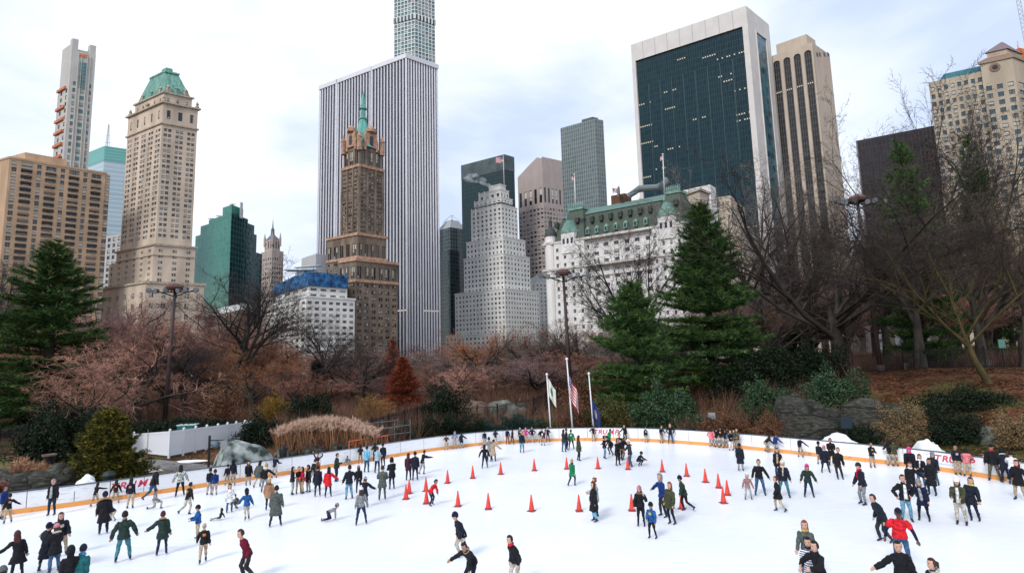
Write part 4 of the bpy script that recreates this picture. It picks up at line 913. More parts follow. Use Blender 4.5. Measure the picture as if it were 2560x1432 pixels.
# ================================================================ trees, shrubs, reeds, rocks
def fast_mesh(name, co, nv, mats, tone=None):
    """mesh of separate polygons with nv corners each from an (N*nv, 3) array"""
    n = len(co) // nv; me = D.meshes.new(name)
    me.vertices.add(len(co)); me.vertices.foreach_set('co', np.asarray(co, dtype=np.float32).ravel())
    me.loops.add(len(co)); me.loops.foreach_set('vertex_index', np.arange(len(co), dtype=np.int32))
    me.polygons.add(n); me.polygons.foreach_set('loop_start', np.arange(n, dtype=np.int32) * nv)
    me.update(calc_edges=True)
    if tone is not None:
        a = me.attributes.new('tone', 'FLOAT', 'POINT'); a.data.foreach_set('value', np.asarray(tone, dtype=np.float32))
    for m in mats: me.materials.append(m)
    return me
def foliage(name, dark, light, mid=None, rough=.65):
    if name in MATS: return MATS[name]
    m = D.materials.new(name); m.use_nodes = True; t = m.node_tree; b = t.nodes['Principled BSDF']; N = t.nodes.new; K = t.links.new
    a = N('ShaderNodeAttribute'); a.attribute_name = 'tone'; r = N('ShaderNodeValToRGB'); r.color_ramp.elements[0].color = (*dark, 1); r.color_ramp.elements[1].color = (*light, 1)
    if mid: e = r.color_ramp.elements.new(.5); e.color = (*mid, 1)
    K(a.outputs['Fac'], r.inputs[0]); K(r.outputs[0], b.inputs['Base Color']); b.inputs['Roughness'].default_value = rough; b.inputs['Specular IOR Level'].default_value = .2
    MATS[name] = m; return m
def unit(v): return v / np.maximum(np.linalg.norm(v, axis=1, keepdims=True), 1e-9)
def blades(rs, C, Dv, K, ln, wd, spread):
    """K narrow triangles at every centre, leaning along Dv"""
    n = len(C) * K; c = np.repeat(C, K, 0); d = np.repeat(Dv, K, 0); tone = np.repeat(rs.rand(len(C)), K) * .75 + rs.rand(n) * .25
    d = unit(d + rs.randn(n, 3) * spread); s = unit(np.cross(d, rs.randn(n, 3))); l = ln * (.6 + .8 * rs.rand(n, 1)); w_ = wd * (.7 + .6 * rs.rand(n, 1))
    p0 = c + s * w_ / 2 - d * l * .15; p1 = c - s * w_ / 2 - d * l * .15; p2 = c + d * l
    return np.stack([p0, p1, p2], 1).reshape(-1, 3), np.repeat(tone, 3)
def leaves(rs, C, size, flat=0.0, K=1):
    n = len(C) * K; c = np.repeat(C, K, 0); tone = np.repeat(rs.rand(len(C)), K) * .6 + rs.rand(n) * .4
    if K > 1: c = c + rs.randn(n, 3) * size * .8
    nr = unit(rs.randn(n, 3) * (1 - flat) + np.array([0, 0, flat])); s = unit(np.cross(nr, rs.randn(n, 3))); t = np.cross(nr, s)
    sz = size * (.6 + .8 * rs.rand(n, 1)); a = s * sz * .5; b = t * sz * .32
    return np.stack([c - a, c - b, c + a, c + b], 1).reshape(-1, 3), np.repeat(tone, 4)
M_bark_d = mat('bark_dark', (.042, .035, .030), .95, var=.35, scale=2, bump=.6, bscale=14, stretch=(1, 1, .3))
M_bark_g = mat('bark_grey', (.085, .072, .060), .95, var=.35, scale=2, bump=.6, bscale=14, stretch=(1, 1, .3))
M_bark_y = mat('bark_ochre', (.085, .068, .028), .95, var=.45, scale=1.5, bump=.5, bscale=14, stretch=(1, 1, .3))
TW = {'dark': mat('twig_dark', (.055, .043, .038), .95, var=.3, scale=.8), 'red': mat('twig_red', (.27, .125, .088), .95, var=.4, scale=.5), 'pink': mat('twig_pink', (.40, .21, .155), .95, var=.35, scale=.5),
      'rust': mat('twig_rust', (.34, .155, .08), .95, var=.4, scale=.5), 'grey': mat('twig_grey', (.17, .14, .12), .95, var=.3, scale=.5), 'plum': mat('twig_plum', (.21, .125, .12), .95, var=.4, scale=.5), 'tan': mat('twig_tan', (.13, .098, .06), .95, var=.4, scale=.5)}
class Arb:
    def __init__(s, seed, kids, ratio, ang, trop, wob, lv_twig=3, sides=(8, 6, 5, 3, 3, 3)):
        s.r = random.Random(seed); s.kids, s.ratio, s.ang, s.trop, s.wob, s.lt, s.sides = kids, ratio, ang, trop, wob, lv_twig, sides; s.limb = MB(); s.twig = MB()
    def grow(s, p, d, L_, r, lv):
        R = s.r; n = (6, 5, 4, 3, 2, 2)[lv]; pts = [p]; rad = [r]; tp = s.trop[min(lv, len(s.trop) - 1)]; wb = s.wob[min(lv, len(s.wob) - 1)]
        for i in range(n):
            d = (d + Vector((R.gauss(0, wb), R.gauss(0, wb), R.gauss(0, wb) + tp))).normalized(); p = p + d * (L_ / n); pts.append(p); rad.append(r * (1 - .80 * (i + 1) / n))
        mb = s.limb if lv < s.lt else s.twig; k = s.sides[lv]
        u0 = Vector((1, .3, .2)); n0 = len(mb.v)
        for i, q in enumerate(pts):
            dd = pts[min(i + 1, n)] - pts[max(i - 1, 0)]; u = dd.cross(u0)
            if u.length < 1e-6: u = Vector((1, 0, 0))
            u.normalize(); v = dd.cross(u).normalized(); rr = rad[i]
            for j in range(k): a = 6.2832 * j / k; w_ = q + u * (rr * math.cos(a)) + v * (rr * math.sin(a)); mb.v.append((w_.x, w_.y, w_.z))
        for i in range(n):
            for j in range(k): j2 = (j + 1) % k; mb.f.append((n0 + i * k + j, n0 + i * k + j2, n0 + (i + 1) * k + j2, n0 + (i + 1) * k + j)); mb.m.append(0)
        if lv < len(s.kids):
            kn = s.kids[lv]; t0 = (.45, .22, .15, .1, .1)[lv]
            for c in range(kn):
                t = t0 + (1 - t0) * (c + R.random() * .8) / kn; t = min(t, .98); x = t * n; i = int(x); q = pts[i].lerp(pts[min(i + 1, n)], x - i); dd = (pts[min(i + 1, n)] - pts[i]).normalized()
                an = math.radians(s.ang[lv] * R.uniform(.65, 1.3)); ax = dd.cross(Vector((R.gauss(0, 1), R.gauss(0, 1), R.gauss(0, 1)))).normalized()
                nd = dd * math.cos(an) + ax * math.sin(an); lr = s.ratio[lv] * R.uniform(.7, 1.25) * (1.15 - .5 * t)
                s.grow(q, nd, L_ * lr, max(rad[i] * (.68, .62, .55, .5, .5)[lv], .0075), lv + 1)
def norm_h(mbs, H=20.0):
    z = max(v[2] for mb in mbs for v in mb.v); k = H / z
    for mb in mbs: mb.v = [(a * k, b * k, c * k) for a, b, c in mb.v]
    xs = sorted(v[0] for v in mbs[-1].v); w_ = xs[int(len(xs) * .985)] - xs[int(len(xs) * .015)]
    return w_
ARB = {}
def arb(kind, seed):
    if (kind, seed) in ARB: return ARB[(kind, seed)]
    if kind == 'elm': A = Arb(seed, [8, 7, 6, 6, 4], [1.05, .62, .58, .56, .55], [32, 40, 42, 44, 46], [.02, .05, .03, .02, 0], [.05, .10, .13, .16, .2]); A.grow(Vector(), Vector((0, 0, 1)), 7, .34, 0)
    elif kind == 'fan': A = Arb(seed, [10, 7, 6, 5, 3], [2.3, .50, .50, .52, .5], [40, 30, 36, 42, 45], [.02, .05, .04, .02, 0], [.04, .08, .12, .16, .2]); A.grow(Vector(), Vector((0, 0, 1)), 3.2, .22, 0)
    elif kind == 'vase': A = Arb(seed, [9, 8, 7, 6], [1.25, .55, .5, .5], [26, 32, 34, 40], [.02, .07, .05, .05], [.04, .09, .12, .16]); A.grow(Vector(), Vector((0, 0, 1)), 5, .26, 0)
    elif kind == 'brush': A = Arb(seed, [12, 9, 8, 6], [1.6, .5, .5, .5], [44, 38, 42, 45], [.01, .06, .03, .02], [.05, .12, .15, .2]); A.grow(Vector(), Vector((0, 0, 1)), 3, .24, 0)
    elif kind == 'weep': A = Arb(seed, [10, 9, 8, 7], [1.5, .55, .55, .5], [58, 50, 50, 45], [.02, .06, -.03, -.10], [.06, .14, .16, .16]); A.grow(Vector(), Vector((0, 0, 1)), 3, .26, 0)
    elif kind == 'lean':
        A = Arb(seed, [10, 8, 7, 6, 4], [1.6, .58, .52, .5, .5], [24, 26, 30, 38, 45], [.03, .09, .06, .05, .03], [.04, .08, .12, .15, .2]); A.grow(Vector(), Vector((-.24, 0, 1)).normalized(), 6.5, .17, 0)
    w_ = norm_h([A.limb, A.twig]); lm = A.limb.mesh('trunk', True); tm = A.twig.mesh('crown')
    ARB[(kind, seed)] = (lm, tm, w_); return ARB[(kind, seed)]
_cm = {}
def with_mat(me, m):
    k = (me.name, m.name)
    if k not in _cm: c = me.copy(); c.materials.clear(); c.materials.append(m); _cm[k] = c
    return _cm[k]
def tree(px, dist, top, wpx, kind, seed, bark, tw, label, group=None, rz=None, name='bare_tree', leaf=None):
    lm, tm, w0 = arb(kind, seed); g = ground_at(px, dist); h = zrow(g.x, g.y, top) - g.z
    sx = wpx / F * dist / w0; sz = h / 20
    t = thing(name, label, 'tree', g - Vector((0, 0, .15)), (seed * 1.7 + px * .013) % 6.28 if rz is None else rz, group); t.scale = (sx, sx, sz)
    a = D.objects.new('trunk', with_mat(lm, bark)); b_ = D.objects.new('crown', with_mat(tm, tw))
    for o in (a, b_): COL.objects.link(o); o.parent = t
    if leaf:
        rs = np.random.RandomState(seed); V = np.array(ARB[(kind, seed)][1].vertices[0].co); vs_ = np.empty(len(tm.vertices) * 3, dtype=np.float32); tm.vertices.foreach_get('co', vs_); vs_ = vs_.reshape(-1, 3)
        z0 = 20 * leaf[3]; vs_ = vs_[vs_[:, 2] > z0]; sel = vs_[rs.randint(0, len(vs_), leaf[0])]; nz = np.sin(sel[:, 0] * .9 + seed) + np.sin(sel[:, 1] * .8) + np.sin(sel[:, 2] * .7 + seed); sel = sel[nz > leaf[1]]
        co, tn = leaves(rs, sel, leaf[2] / max(sx, .3)); o = link('dead_leaves', fast_mesh('dead_leaves', co, 4, [leaf[4]], tn), t); o['kind'] = 'stuff'
    return t
M_leaf_or = foliage('leaf_orange', (.20, .065, .02), (.50, .19, .07))
# ---- thicket of reddish brown bare trees filling the park behind the rink
rr = random.Random(21)
TOPS = [(-150, 770), (0, 770), (230, 735), (330, 728), (500, 755), (620, 765), (760, 845), (900, 858), (1050, 842), (1200, 850), (1350, 830), (1450, 820), (1600, 780), (1750, 720), (1900, 650), (2100, 610), (2300, 620), (2600, 600), (2750, 600)]
tx, ty = [a for a, _ in TOPS], [b for _, b in TOPS]
GT = 'bare brown trees of the park thicket'
for row, (dist, step, dy, kinds) in enumerate([(150, 104, 8, ('vase', 'brush')), (122, 98, 18, ('vase', 'brush')), (100, 96, 36, ('brush', 'vase')), (80, 92, 58, ('brush', 'brush', 'vase'))]):
    px = -140 + 40 * row
    while px < 2720:
        x = px + rr.uniform(-30, 30); top = float(np.interp(x, tx, ty)) + dy + rr.uniform(-22, 26); right = x > 1780
        tw = rr.choice(['plum', 'grey', 'plum', 'red'] if right else ['red', 'red', 'rust', 'plum', 'pink'] if x < 760 else ['red', 'grey', 'plum', 'red'])
        tree(x, dist * rr.uniform(.93, 1.07), top, rr.uniform(165, 235), rr.choice(kinds), rr.choice((1, 2)), M_bark_d if rr.random() < .6 else M_bark_g, TW[tw],
             'bare brown winter tree in the dense thicket between the rink and the towers', GT)
        px += step
# ---- single trees that stand out
def bt(*a, **k): return tree(*a, **k)
bt(572, 78, 612, 300, 'elm', 3, M_bark_d, TW['dark'], 'large dark bare tree in front of the green glass tower')
bt(1590, 70, 486, 400, 'fan', 5, M_bark_d, TW['dark'], 'wide bare tree rising behind the pine, in front of the chateau hotel')
bt(2095, 62, 425, 620, 'fan', 8, M_bark_d, TW['dark'], 'massive dark bare tree left of the tallest floodlight pole')
bt(1925, 84, 400, 330, 'elm', 9, M_bark_g, TW['grey'], 'grey twiggy tree in front of the framed glass slab')
bt(2300, 92, 185, 440, 'fan', 5, M_bark_d, TW['dark'], 'tallest bare tree, its fine top against the sky by the black slab')
bt(2500, 88, 215, 360, 'elm', 5, M_bark_d, TW['dark'], 'bare tree with dark forked limbs in front of the beige tower hotel')
bt(905, 80, 812, 230, 'elm', 7, M_bark_d, TW['dark'], 'leaning dark-limbed tree left of the red conifer')
bt(808, 92, 742, 170, 'elm', 9, M_bark_d, TW['dark'], 'slim bare tree in front of the white terraced hotel')
bt(-25, 64, 590, 300, 'elm', 5, M_bark_d, TW['dark'], 'dark bare tree reaching in from the left edge')
bt(470, 70, 790, 260, 'elm', 9, M_bark_d, TW['dark'], 'dark bare tree with low arching limbs beside the slim floodlight pole')
bt(1215, 98, 806, 150, 'brush', 1, M_bark_d, TW['rust'], 'small tree keeping orange leaves before the stepped white tower', leaf=(5000, .6, .22, .5, M_leaf_or))
bt(1345, 92, 785, 190, 'brush', 2, M_bark_d, TW['grey'], 'tree with orange leaves left of the central floodlight pole', leaf=(6000, .5, .22, .55, M_leaf_or))
bt(1455, 88, 790, 190, 'brush', 1, M_bark_g, TW['grey'], 'grey brown bare tree just right of the central floodlight pole')
bt(345, 60, 782, 330, 'weep', 1, M_bark_d, TW['pink'], 'broad weeping cherry with pinkish bare twigs at left')
bt(225, 54, 880, 220, 'weep', 2, M_bark_d, TW['pink'], 'low pinkish weeping shrub-tree beside the pine at left')
bt(1135, 68, 884, 200, 'weep', 1, M_bark_d, TW['pink'], 'rounded tan-pink weeping tree right of the red conifer')
bt(728, 72, 902, 150, 'weep', 2, M_bark_d, TW['red'], 'small russet weeping tree behind the reeds')
bt(635, 84, 800, 200, 'brush', 2, M_bark_d, TW['rust'], 'rust coloured bushy tree right of the large dark bare tree')
bt(1340, 72, 880, 200, 'brush', 1, M_bark_d, TW['plum'], 'dusky bare tree standing on the leafy slope left of the flagpoles')
bt(2462, 46, 420, 560, 'lean', 4, M_bark_y, TW['dark'], 'fine-twigged tree with leaning ochre trunk on the right bank', rz=0.15)
bt(2560, 52, 450, 300, 'vase', 2, M_bark_g, TW['tan'], 'dense fine-twigged tree at the right edge')
bt(2215, 72, 520, 260, 'vase', 1, M_bark_d, TW['plum'], 'plum-brown fine-twigged tree right of the tallest floodlight pole')
bt(2300, 57, 455, 300, 'vase', 1, M_bark_g, TW['tan'], 'olive brown fine-twigged tree behind the leaning ochre trunk')
bt(2455, 60, 430, 320, 'brush', 2, M_bark_g, TW['tan'], 'spreading fine-twigged tree behind the right iron fence, right of the ochre trunk')
bt(2020, 75, 470, 260, 'brush', 1, M_bark_d, TW['dark'], 'dark twiggy tree in front of the arched bay tower')
# ---- conifers
M_pine = foliage('pine_needles', (.008, .024, .010), (.15, .24, .06), (.045, .10, .028)); M_pine_d = foliage('fir_needles', (.006, .018, .010), (.030, .062, .028))
M_gold = foliage('golden_needles', (.008, .016, .004), (.40, .30, .045), (.05, .065, .014)); M_redc = foliage('red_needles', (.14, .028, .012), (.36, .095, .045))
def conifer_mesh(seed, H=20.0, Rm=4.5, whorl=.8, per=7, K=9, ln=.50, wd=.075, gap=.18, up=.12, shape='pine', dens=1.0, vz=1.0):
    rs = np.random.RandomState(seed); rd = random.Random(seed); C = []; Dv = []; wood = MB()
    wood.tube([(0, 0, 0), (.1, 0, H * .5), (0, .1, H * .97)], [H * .017, H * .011, .03], 8)
    z = H * .06
    while z < H * .98:
        f = z / H; prof = (1 - f) ** .75 * (.62 + .38 * min(1, f / .16)) if shape == 'pine' else (1 - f) ** .9
        a0 = rd.random() * 6.28; n = max(4, int(per * (1 if f < .8 else .7)))
        for k in range(n):
            if rd.random() < gap and f < .9: continue
            a = a0 + 6.28 * (k + rd.uniform(-.3, .3)) / n; L_ = Rm * prof * rd.uniform(.68, 1.22) + .15; d = Vector((math.cos(a), math.sin(a), 0)); zz = z + rd.uniform(-.3, .3) * whorl
            e0 = -.12 if f < .4 else .18 + (f - .4) * .9
            P = lambda t: Vector((d.x * L_ * t, d.y * L_ * t, zz + L_ * (e0 * t + up * t * t * 1.4)))
            wood.tube([P(0), P(.5), P(.95)], [.05 + L_ * .008, .03, .012], 3, cap=False)
            m = max(3, int(L_ * 5.2 * dens))
            for i in range(m):
                t = .18 + .82 * (i + rd.random()) / m; q = P(t); side = Vector((-d.y, d.x, 0)); wmax = L_ * .30 * (1 - abs(t - .55) * 1.1)
                for s_ in range(3 if t < .85 else 2):
                    o = side * rd.uniform(-1, 1) * wmax; C.append((q.x + o.x, q.y + o.y, q.z + rd.uniform(-.25, .30) * vz)); v = d * .7 + o * (.8 / max(wmax, .1)) * .6 + Vector((0, 0, .45)); Dv.append((v.x, v.y, v.z))
        z += whorl * (1 - .35 * f) * rd.uniform(.8, 1.2)
    co, tn = blades(rs, np.array(C), unit(np.array(Dv)), K, ln, wd, .55)
    return wood, co, tn
def conifer(name, px, dist, top, wpx, label, mtl, seed, rz=0.0, base=None, **kw):
    wood, co, tn = conifer_mesh(seed, **kw); g = ground_at(px, dist); 
    if base is not None: g.z = base
    H0 = kw.get('H', 20.0); h = zrow(g.x, g.y, top) - g.z; rad = np.percentile(np.abs(co[:, 0]), 99); sx = wpx / F * dist / (2 * rad)
    t = thing(name, label, 'tree', g - Vector((0, 0, .1)), rz); t.scale = (sx, sx, h / H0)
    wood.build('trunk', M_bark_d, t, True); link('crown', fast_mesh('crown', co, 3, [mtl], tn), t)
    return t
conifer('pine_tree', 120, 62, 606, 300, 'dark green pine at left in front of the tan apartment block', M_pine, 1, H=24, Rm=5.4, whorl=1.05, per=9, K=9, gap=.22, dens=1.15, vz=.6)
conifer('pine_tree', 1590, 57, 700, 222, 'broad green pine right of the flagpoles', M_pine, 2, H=14, Rm=4.6, whorl=.85, per=10, K=9, gap=.2, dens=1.2, vz=.55)
conifer('pine_tree', 1776, 61, 508, 245, 'tall dense green pine in front of the beige building', M_pine, 3, H=24, Rm=5.6, whorl=.95, per=10, K=9, gap=.15, dens=1.15, vz=.55)
conifer('fir_tree', 1988, 82, 650, 130, 'thin dark fir among the bare trunks', M_pine_d, 4, H=16, Rm=3.2, whorl=1.1, per=6, K=7, gap=.35)
conifer('pine_tree', 2310, 60, 345, 180, 'tall green pine behind the fine-twigged trees at right', M_pine, 5, H=26, Rm=5.2, whorl=1.2, per=8, K=8, gap=.3)
conifer('pine_tree', 2490, 84, 335, 130, 'second green pine showing through branches below the lantern tower', M_pine, 6, H=26, Rm=5.2, whorl=1.3, per=7, K=8, gap=.35)
conifer('fir_tree', 792, 88, 903, 62, 'narrow black-green fir behind the reeds', M_pine_d, 7, H=8, Rm=1.6, whorl=.5, per=7, K=7, gap=.1)
conifer('larch_tree', 1007, 66, 893, 112, 'bright rusty red conifer, the nearer of the two', M_redc, 8, H=9, Rm=2.3, whorl=.36, per=11, K=8, ln=.30, wd=.04, gap=.05, up=-.05, shape='cone', dens=1.3)
conifer('larch_tree', 982, 82, 846, 80, 'dull red conifer half hidden behind the brighter one', M_redc, 9, H=9, Rm=2.0, whorl=.45, per=8, K=7, ln=.30, wd=.04, gap=.2, up=-.05, shape='cone')
conifer('golden_cypress', 284, 35.5, 1018, 150, 'small golden green cypress behind the rink boards at left', M_gold, 10, H=4.8, Rm=1.9, whorl=.17, per=13, K=10, ln=.14, wd=.035, gap=.04, vz=.3, up=.25, shape='cone', dens=3.2)
# ---- shrubs: leaf clumps around a few stems
def shrub(name, px, dist, wpx, top, label, mtl, n=2600, size=.14, cat='shrub', depth=None, seed=0, blade=False, lump=.35, group=None):
    rs = np.random.RandomState(seed + int(px)); g = ground_at(px, dist); w_ = wpx / F * dist / 2; h = zrow(g.x, g.y, top) - g.z; dp = depth or min(w_, 1.6)
    h = max(h, .4); n = int(n)
    u = unit(rs.randn(n, 3)); u[:, 2] = np.abs(u[:, 2]); r = rs.rand(n, 1) ** .35
    lum = 1 + lump * (np.sin(u[:, :1] * 5 + seed) * np.cos(u[:, 1:2] * 4 + seed * 2) + .6 * np.sin(u[:, 2:] * 9 + u[:, :1] * 11))
    C = u * r * lum * np.array([[w_, dp, h / 1.15]]); C[:, 2] += .05
    if blade: co, tn = blades(rs, C, unit(u * np.array([[1, 1, .4]]) + np.array([[0, 0, .2]])), 5, size * 2.2, size * .3, .5); nv = 3
    else: co, tn = leaves(rs, C, size, .15, 3); nv = 4
    t = thing(name, label, cat, g, 0, group); q = MB(); rd = random.Random(seed)
    for i in range(9):
        a = rd.random() * 6.28; r_ = rd.uniform(.3, .8); q.tube([(0, 0, -.1), (math.cos(a) * w_ * r_ * .5, math.sin(a) * dp * r_ * .5, h * .45), (math.cos(a) * w_ * r_, math.sin(a) * dp * r_, h * .85)], [.05, .03, .01], 4)
    q.build('stem', M_bark_d, t); link('foliage', fast_mesh('foliage', co, nv, [mtl], tn), t); return t
F_yew = foliage('yew_leaf', (.004, .009, .005), (.016, .030, .012)); F_olive = foliage('olive_leaf', (.03, .032, .010), (.17, .14, .04), (.07, .075, .02)); F_rhodo = foliage('rhododendron_leaf', (.010, .03, .014), (.07, .13, .06)); F_brown = foliage('dead_leaf', (.05, .022, .012), (.24, .115, .06)); F_tan = foliage('tan_leaf', (.09, .06, .03), (.30, .21, .10)); F_russet = foliage('russet_leaf', (.10, .02, .01), (.26, .07, .035)); F_blue = foliage('juniper_leaf', (.010, .028, .024), (.035, .070, .058))
shrub('yew_hedge', 165, 43.5, 205, 1015, 'big black-green yew hedge left of the golden cypress', F_yew, 9000, .16, 'hedge', 1.8, 1)
shrub('yew_hedge', 470, 54, 350, 1042, 'long low black yew hedge behind the white fence', F_yew, 9000, .16, 'hedge', 1.6, 2, lump=.12)
shrub('yew_bush', 40, 74, 160, 950, 'dark evergreen bush under the pine at the left edge', F_yew, 5000, .2, seed=3)
shrub('yew_bush', 180, 60, 240, 1002, 'dark evergreen bush under the weeping tree', F_yew, 5000, .2, seed=4)
shrub('evergreen_bush', 655, 49, 110, 1040, 'dark evergreen bush at the end of the white fence', F_yew, 4000, .16, seed=5)
shrub('evergreen_bush', 780, 58, 120, 985, 'black-green bush behind the reeds', F_yew, 4000, .18, seed=6)
shrub('evergreen_bush', 1110, 56, 110, 960, 'dark evergreen bush below the tan-pink tree', F_yew, 4500, .18, seed=7)
shrub('juniper', 1120, 50, 150, 1040, 'dark juniper left of two blue-green ones by the boards', F_yew, 4200, .14, seed=8, blade=True)
shrub('juniper', 1215, 50.5, 95, 1056, 'small blue-green juniper touching the boards', F_blue, 3200, .12, seed=9, blade=True)
shrub('juniper', 1290, 51.5, 110, 1040, 'blue-green juniper left of the white flagpole', F_blue, 3600, .12, seed=10, blade=True)
shrub('juniper', 1015, 50, 70, 1062, 'rounded blue-green juniper behind the pipe frame', F_blue, 2600, .12, seed=11, blade=True)
shrub('olive_bush', 1350, 52, 70, 1050, 'olive-yellow bush behind the first flagpole', F_olive, 2600, .13, seed=12)
shrub('olive_bush', 1520, 52, 120, 995, 'olive-yellow bush right of the flagpoles', F_olive, 5000, .15, seed=13)
shrub('olive_bush', 1580, 52.5, 90, 1035, 'lower olive bush behind the middle lettering', F_olive, 3200, .13, seed=14)
shrub('rhododendron', 1650, 51.5, 150, 968, 'glossy green rhododendron below the broad pine', F_rhodo, 6500, .2, seed=15)
shrub('rhododendron', 1720, 50.5, 120, 1035, 'lower green rhododendron near the boards', F_rhodo, 4000, .18, seed=16)
shrub('brown_bush', 1445, 53, 110, 1000, 'brown leafless bush between two flagpoles', F_brown, 3600, .13, seed=17)
shrub('brown_bush', 1455, 58, 120, 920, 'tall rusty bush behind the flagpoles', F_brown, 3600, .15, seed=18)
shrub('evergreen_bush', 1880, 56, 170, 872, 'dark evergreen bush right of the tall dense pine', F_yew, 8000, .2, seed=19)
shrub('evergreen_bush', 2010, 55, 190, 862, 'dark evergreen bush before the massive bare tree', F_yew, 8000, .2, seed=20)
shrub('rhododendron', 2080, 48, 150, 925, 'spreading green bush left of the leafy bank', F_rhodo, 5000, .18, seed=21)
shrub('rhododendron', 1900, 50, 120, 955, 'mid green bush above the boards behind the rocks', F_rhodo, 4000, .18, seed=22)
shrub('brown_bush', 1915, 44.5, 110, 1040, 'low rusty brown bush in front of the big rock', F_brown, 4200, .1, seed=23)
shrub('brown_bush', 1800, 47, 110, 1030, 'brown bush behind the small floodlight box', F_brown, 3400, .12, seed=24)
shrub('evergreen_bush', 1620, 51.2, 130, 1056, 'dark low bush right of the middle lettering', F_yew, 3000, .14, seed=25)
shrub('tan_bush', 2240, 39, 125, 1008, 'tan twiggy bush on the bank below the ochre trunk', F_tan, 5200, .085, seed=26)
shrub('tan_bush', 2510, 35, 100, 1030, 'tan twiggy bush at the right edge of the bank', F_tan, 3600, .085, seed=27)
shrub('dark_bush', 2350, 38, 130, 1020, 'blackish low bush between tan bush and boulder', F_yew, 4200, .12, seed=28)
shrub('dark_bush', 2120, 40.3, 140, 1062, 'dark ground-hugging bush behind the snow', F_yew, 3800, .12, seed=29)
shrub('dark_bush', 2400, 42, 260, 968, 'straggly dark ground cover across the leafy bank', F_yew, 3000, .14, seed=30)
shrub('russet_bush', 24, 29.6, 40, 1198, 'russet leafy bush poking over the boards at the left edge', F_russet, 700, .10, seed=31)
shrub('dead_grass_tuft', 78, 34.6, 92, 1150, 'pinkish tuft of dead grass on the rock at left', foliage('dead_grass', (.30, .15, .08), (.62, .38, .24)), 900, .16, 'grass tuft', seed=32, blade=True)
shrub('russet_bush', 560, 58, 90, 950, 'tree-like bush with hanging russet leaves left of the yellow bush', F_brown, 2600, .16, seed=33)
shrub('yellow_bush', 690, 62, 70, 985, 'mustard yellow bush left of the narrow fir', foliage('mustard_leaf', (.14, .08, .01), (.36, .22, .03)), 2400, .12, seed=34, blade=True)
shrub('yellow_bush', 930, 60, 90, 990, 'ochre twiggy bush left of the red conifer', foliage('ochre_leaf', (.18, .09, .02), (.40, .22, .07)), 2200, .1, seed=35, blade=True)
# ---- reed bed
rs = np.random.RandomState(5); N_ = 2600; P_ = []; Dp = []; st = []
for i in range(N_):
    u = rs.rand(); px = 700 + 235 * u; dist = 43.5 + rs.rand() * 3.0 - 1.0 * u; g = ground_at(px, dist); hh = (1.2 + 1.35 * math.sin(math.pi * min(1, (u + .12) * .80)) ** .8 * rs.uniform(.6, 1.12))
    l = np.array([rs.randn() * .14, rs.randn() * .1, 1.0]); P_.append((g.x, g.y, g.z)); st.append((g.x + l[0] * hh, g.y + l[1] * hh, g.z + hh)); Dp.append(l)
P_ = np.array(P_); st = np.array(st); s_ = unit(rs.randn(N_, 3) * np.array([[1, 1, 0]])) * .028
co = np.stack([P_ - s_, P_ + s_, st + s_ * .5, st - s_ * .5], 1).reshape(-1, 3); tn = np.repeat(rs.rand(N_), 4)
reed = link('reed_bed', fast_mesh('reed_bed', co, 4, [foliage('reed_stem', (.18, .085, .045), (.42, .23, .12))], tn)); tag(reed, 'tan pampas reeds with feathery plumes behind the boards', 'reeds', kind='stuff')
sel = rs.rand(N_) < .42; co, tn = blades(rs, st[sel] - np.array([[0, 0, .08]]), unit(np.array(Dp)[sel]), 14, .30, .05, .5)
pl = link('plume', fast_mesh('plume', co, 3, [foliage('reed_plume', (.42, .27, .19), (.72, .52, .40))], tn), reed)
lf, tn = blades(rs, P_ + (st - P_) * rs.rand(N_, 1) * .7, unit(np.array(Dp)), 3, .7, .03, .5); link('blade', fast_mesh('blade', lf, 3, [MATS['reed_stem']], tn), reed)
# ---- brush and fallen leaves over the ground (uncountable)
rs = np.random.RandomState(9); C = []
while len(C) < 9000:
    px = rs.uniform(-60, 2620); dist = 42 + 110 * rs.rand() ** 1.2; g = ground_at(px, dist)
    az = math.atan2(g.x, g.y)
    if math.hypot(g.x, g.y) < float(np.interp(az, BAZ, BR)) + 3: continue
    if px < 700 and dist < 60: continue
    if 2140 < px and dist < 60: continue
    C.append((g.x, g.y, g.z))
C = np.array(C); co, tn = blades(rs, C, np.repeat([[0, 0, 1.0]], len(C), 0), 18, 1.9, .045, .40)
tag(link('undergrowth', fast_mesh('undergrowth', co, 3, [foliage('brush_twig', (.05, .028, .02), (.26, .14, .095))], tn)), 'brown leafless undergrowth between the park trees', 'undergrowth', kind='stuff')
C = []
while len(C) < 26000:
    px = rs.uniform(1150, 2640) if rs.rand() < .85 else rs.uniform(-60, 700); g = ground_at(px, rs.uniform(33, 66)); az = math.atan2(g.x, g.y)
    if math.hypot(g.x, g.y) < float(np.interp(az, BAZ, BR)) + 1.6 or math.sin(g.x * .8 + 1.7 * math.sin(g.y * .5)) + math.sin(g.y * .9 + g.x * .3) < -.5: continue
    C.append((g.x, g.y, g.z + .03))
co, tn = leaves(rs, np.array(C), .17, .8)
tag(link('leaf_litter', fast_mesh('leaf_litter', co, 4, [foliage('litter_leaf', (.06, .022, .012), (.36, .155, .08), (.17, .07, .035))], tn)), 'fallen brown leaves on the banks behind the rink', 'fallen leaves', kind='stuff')
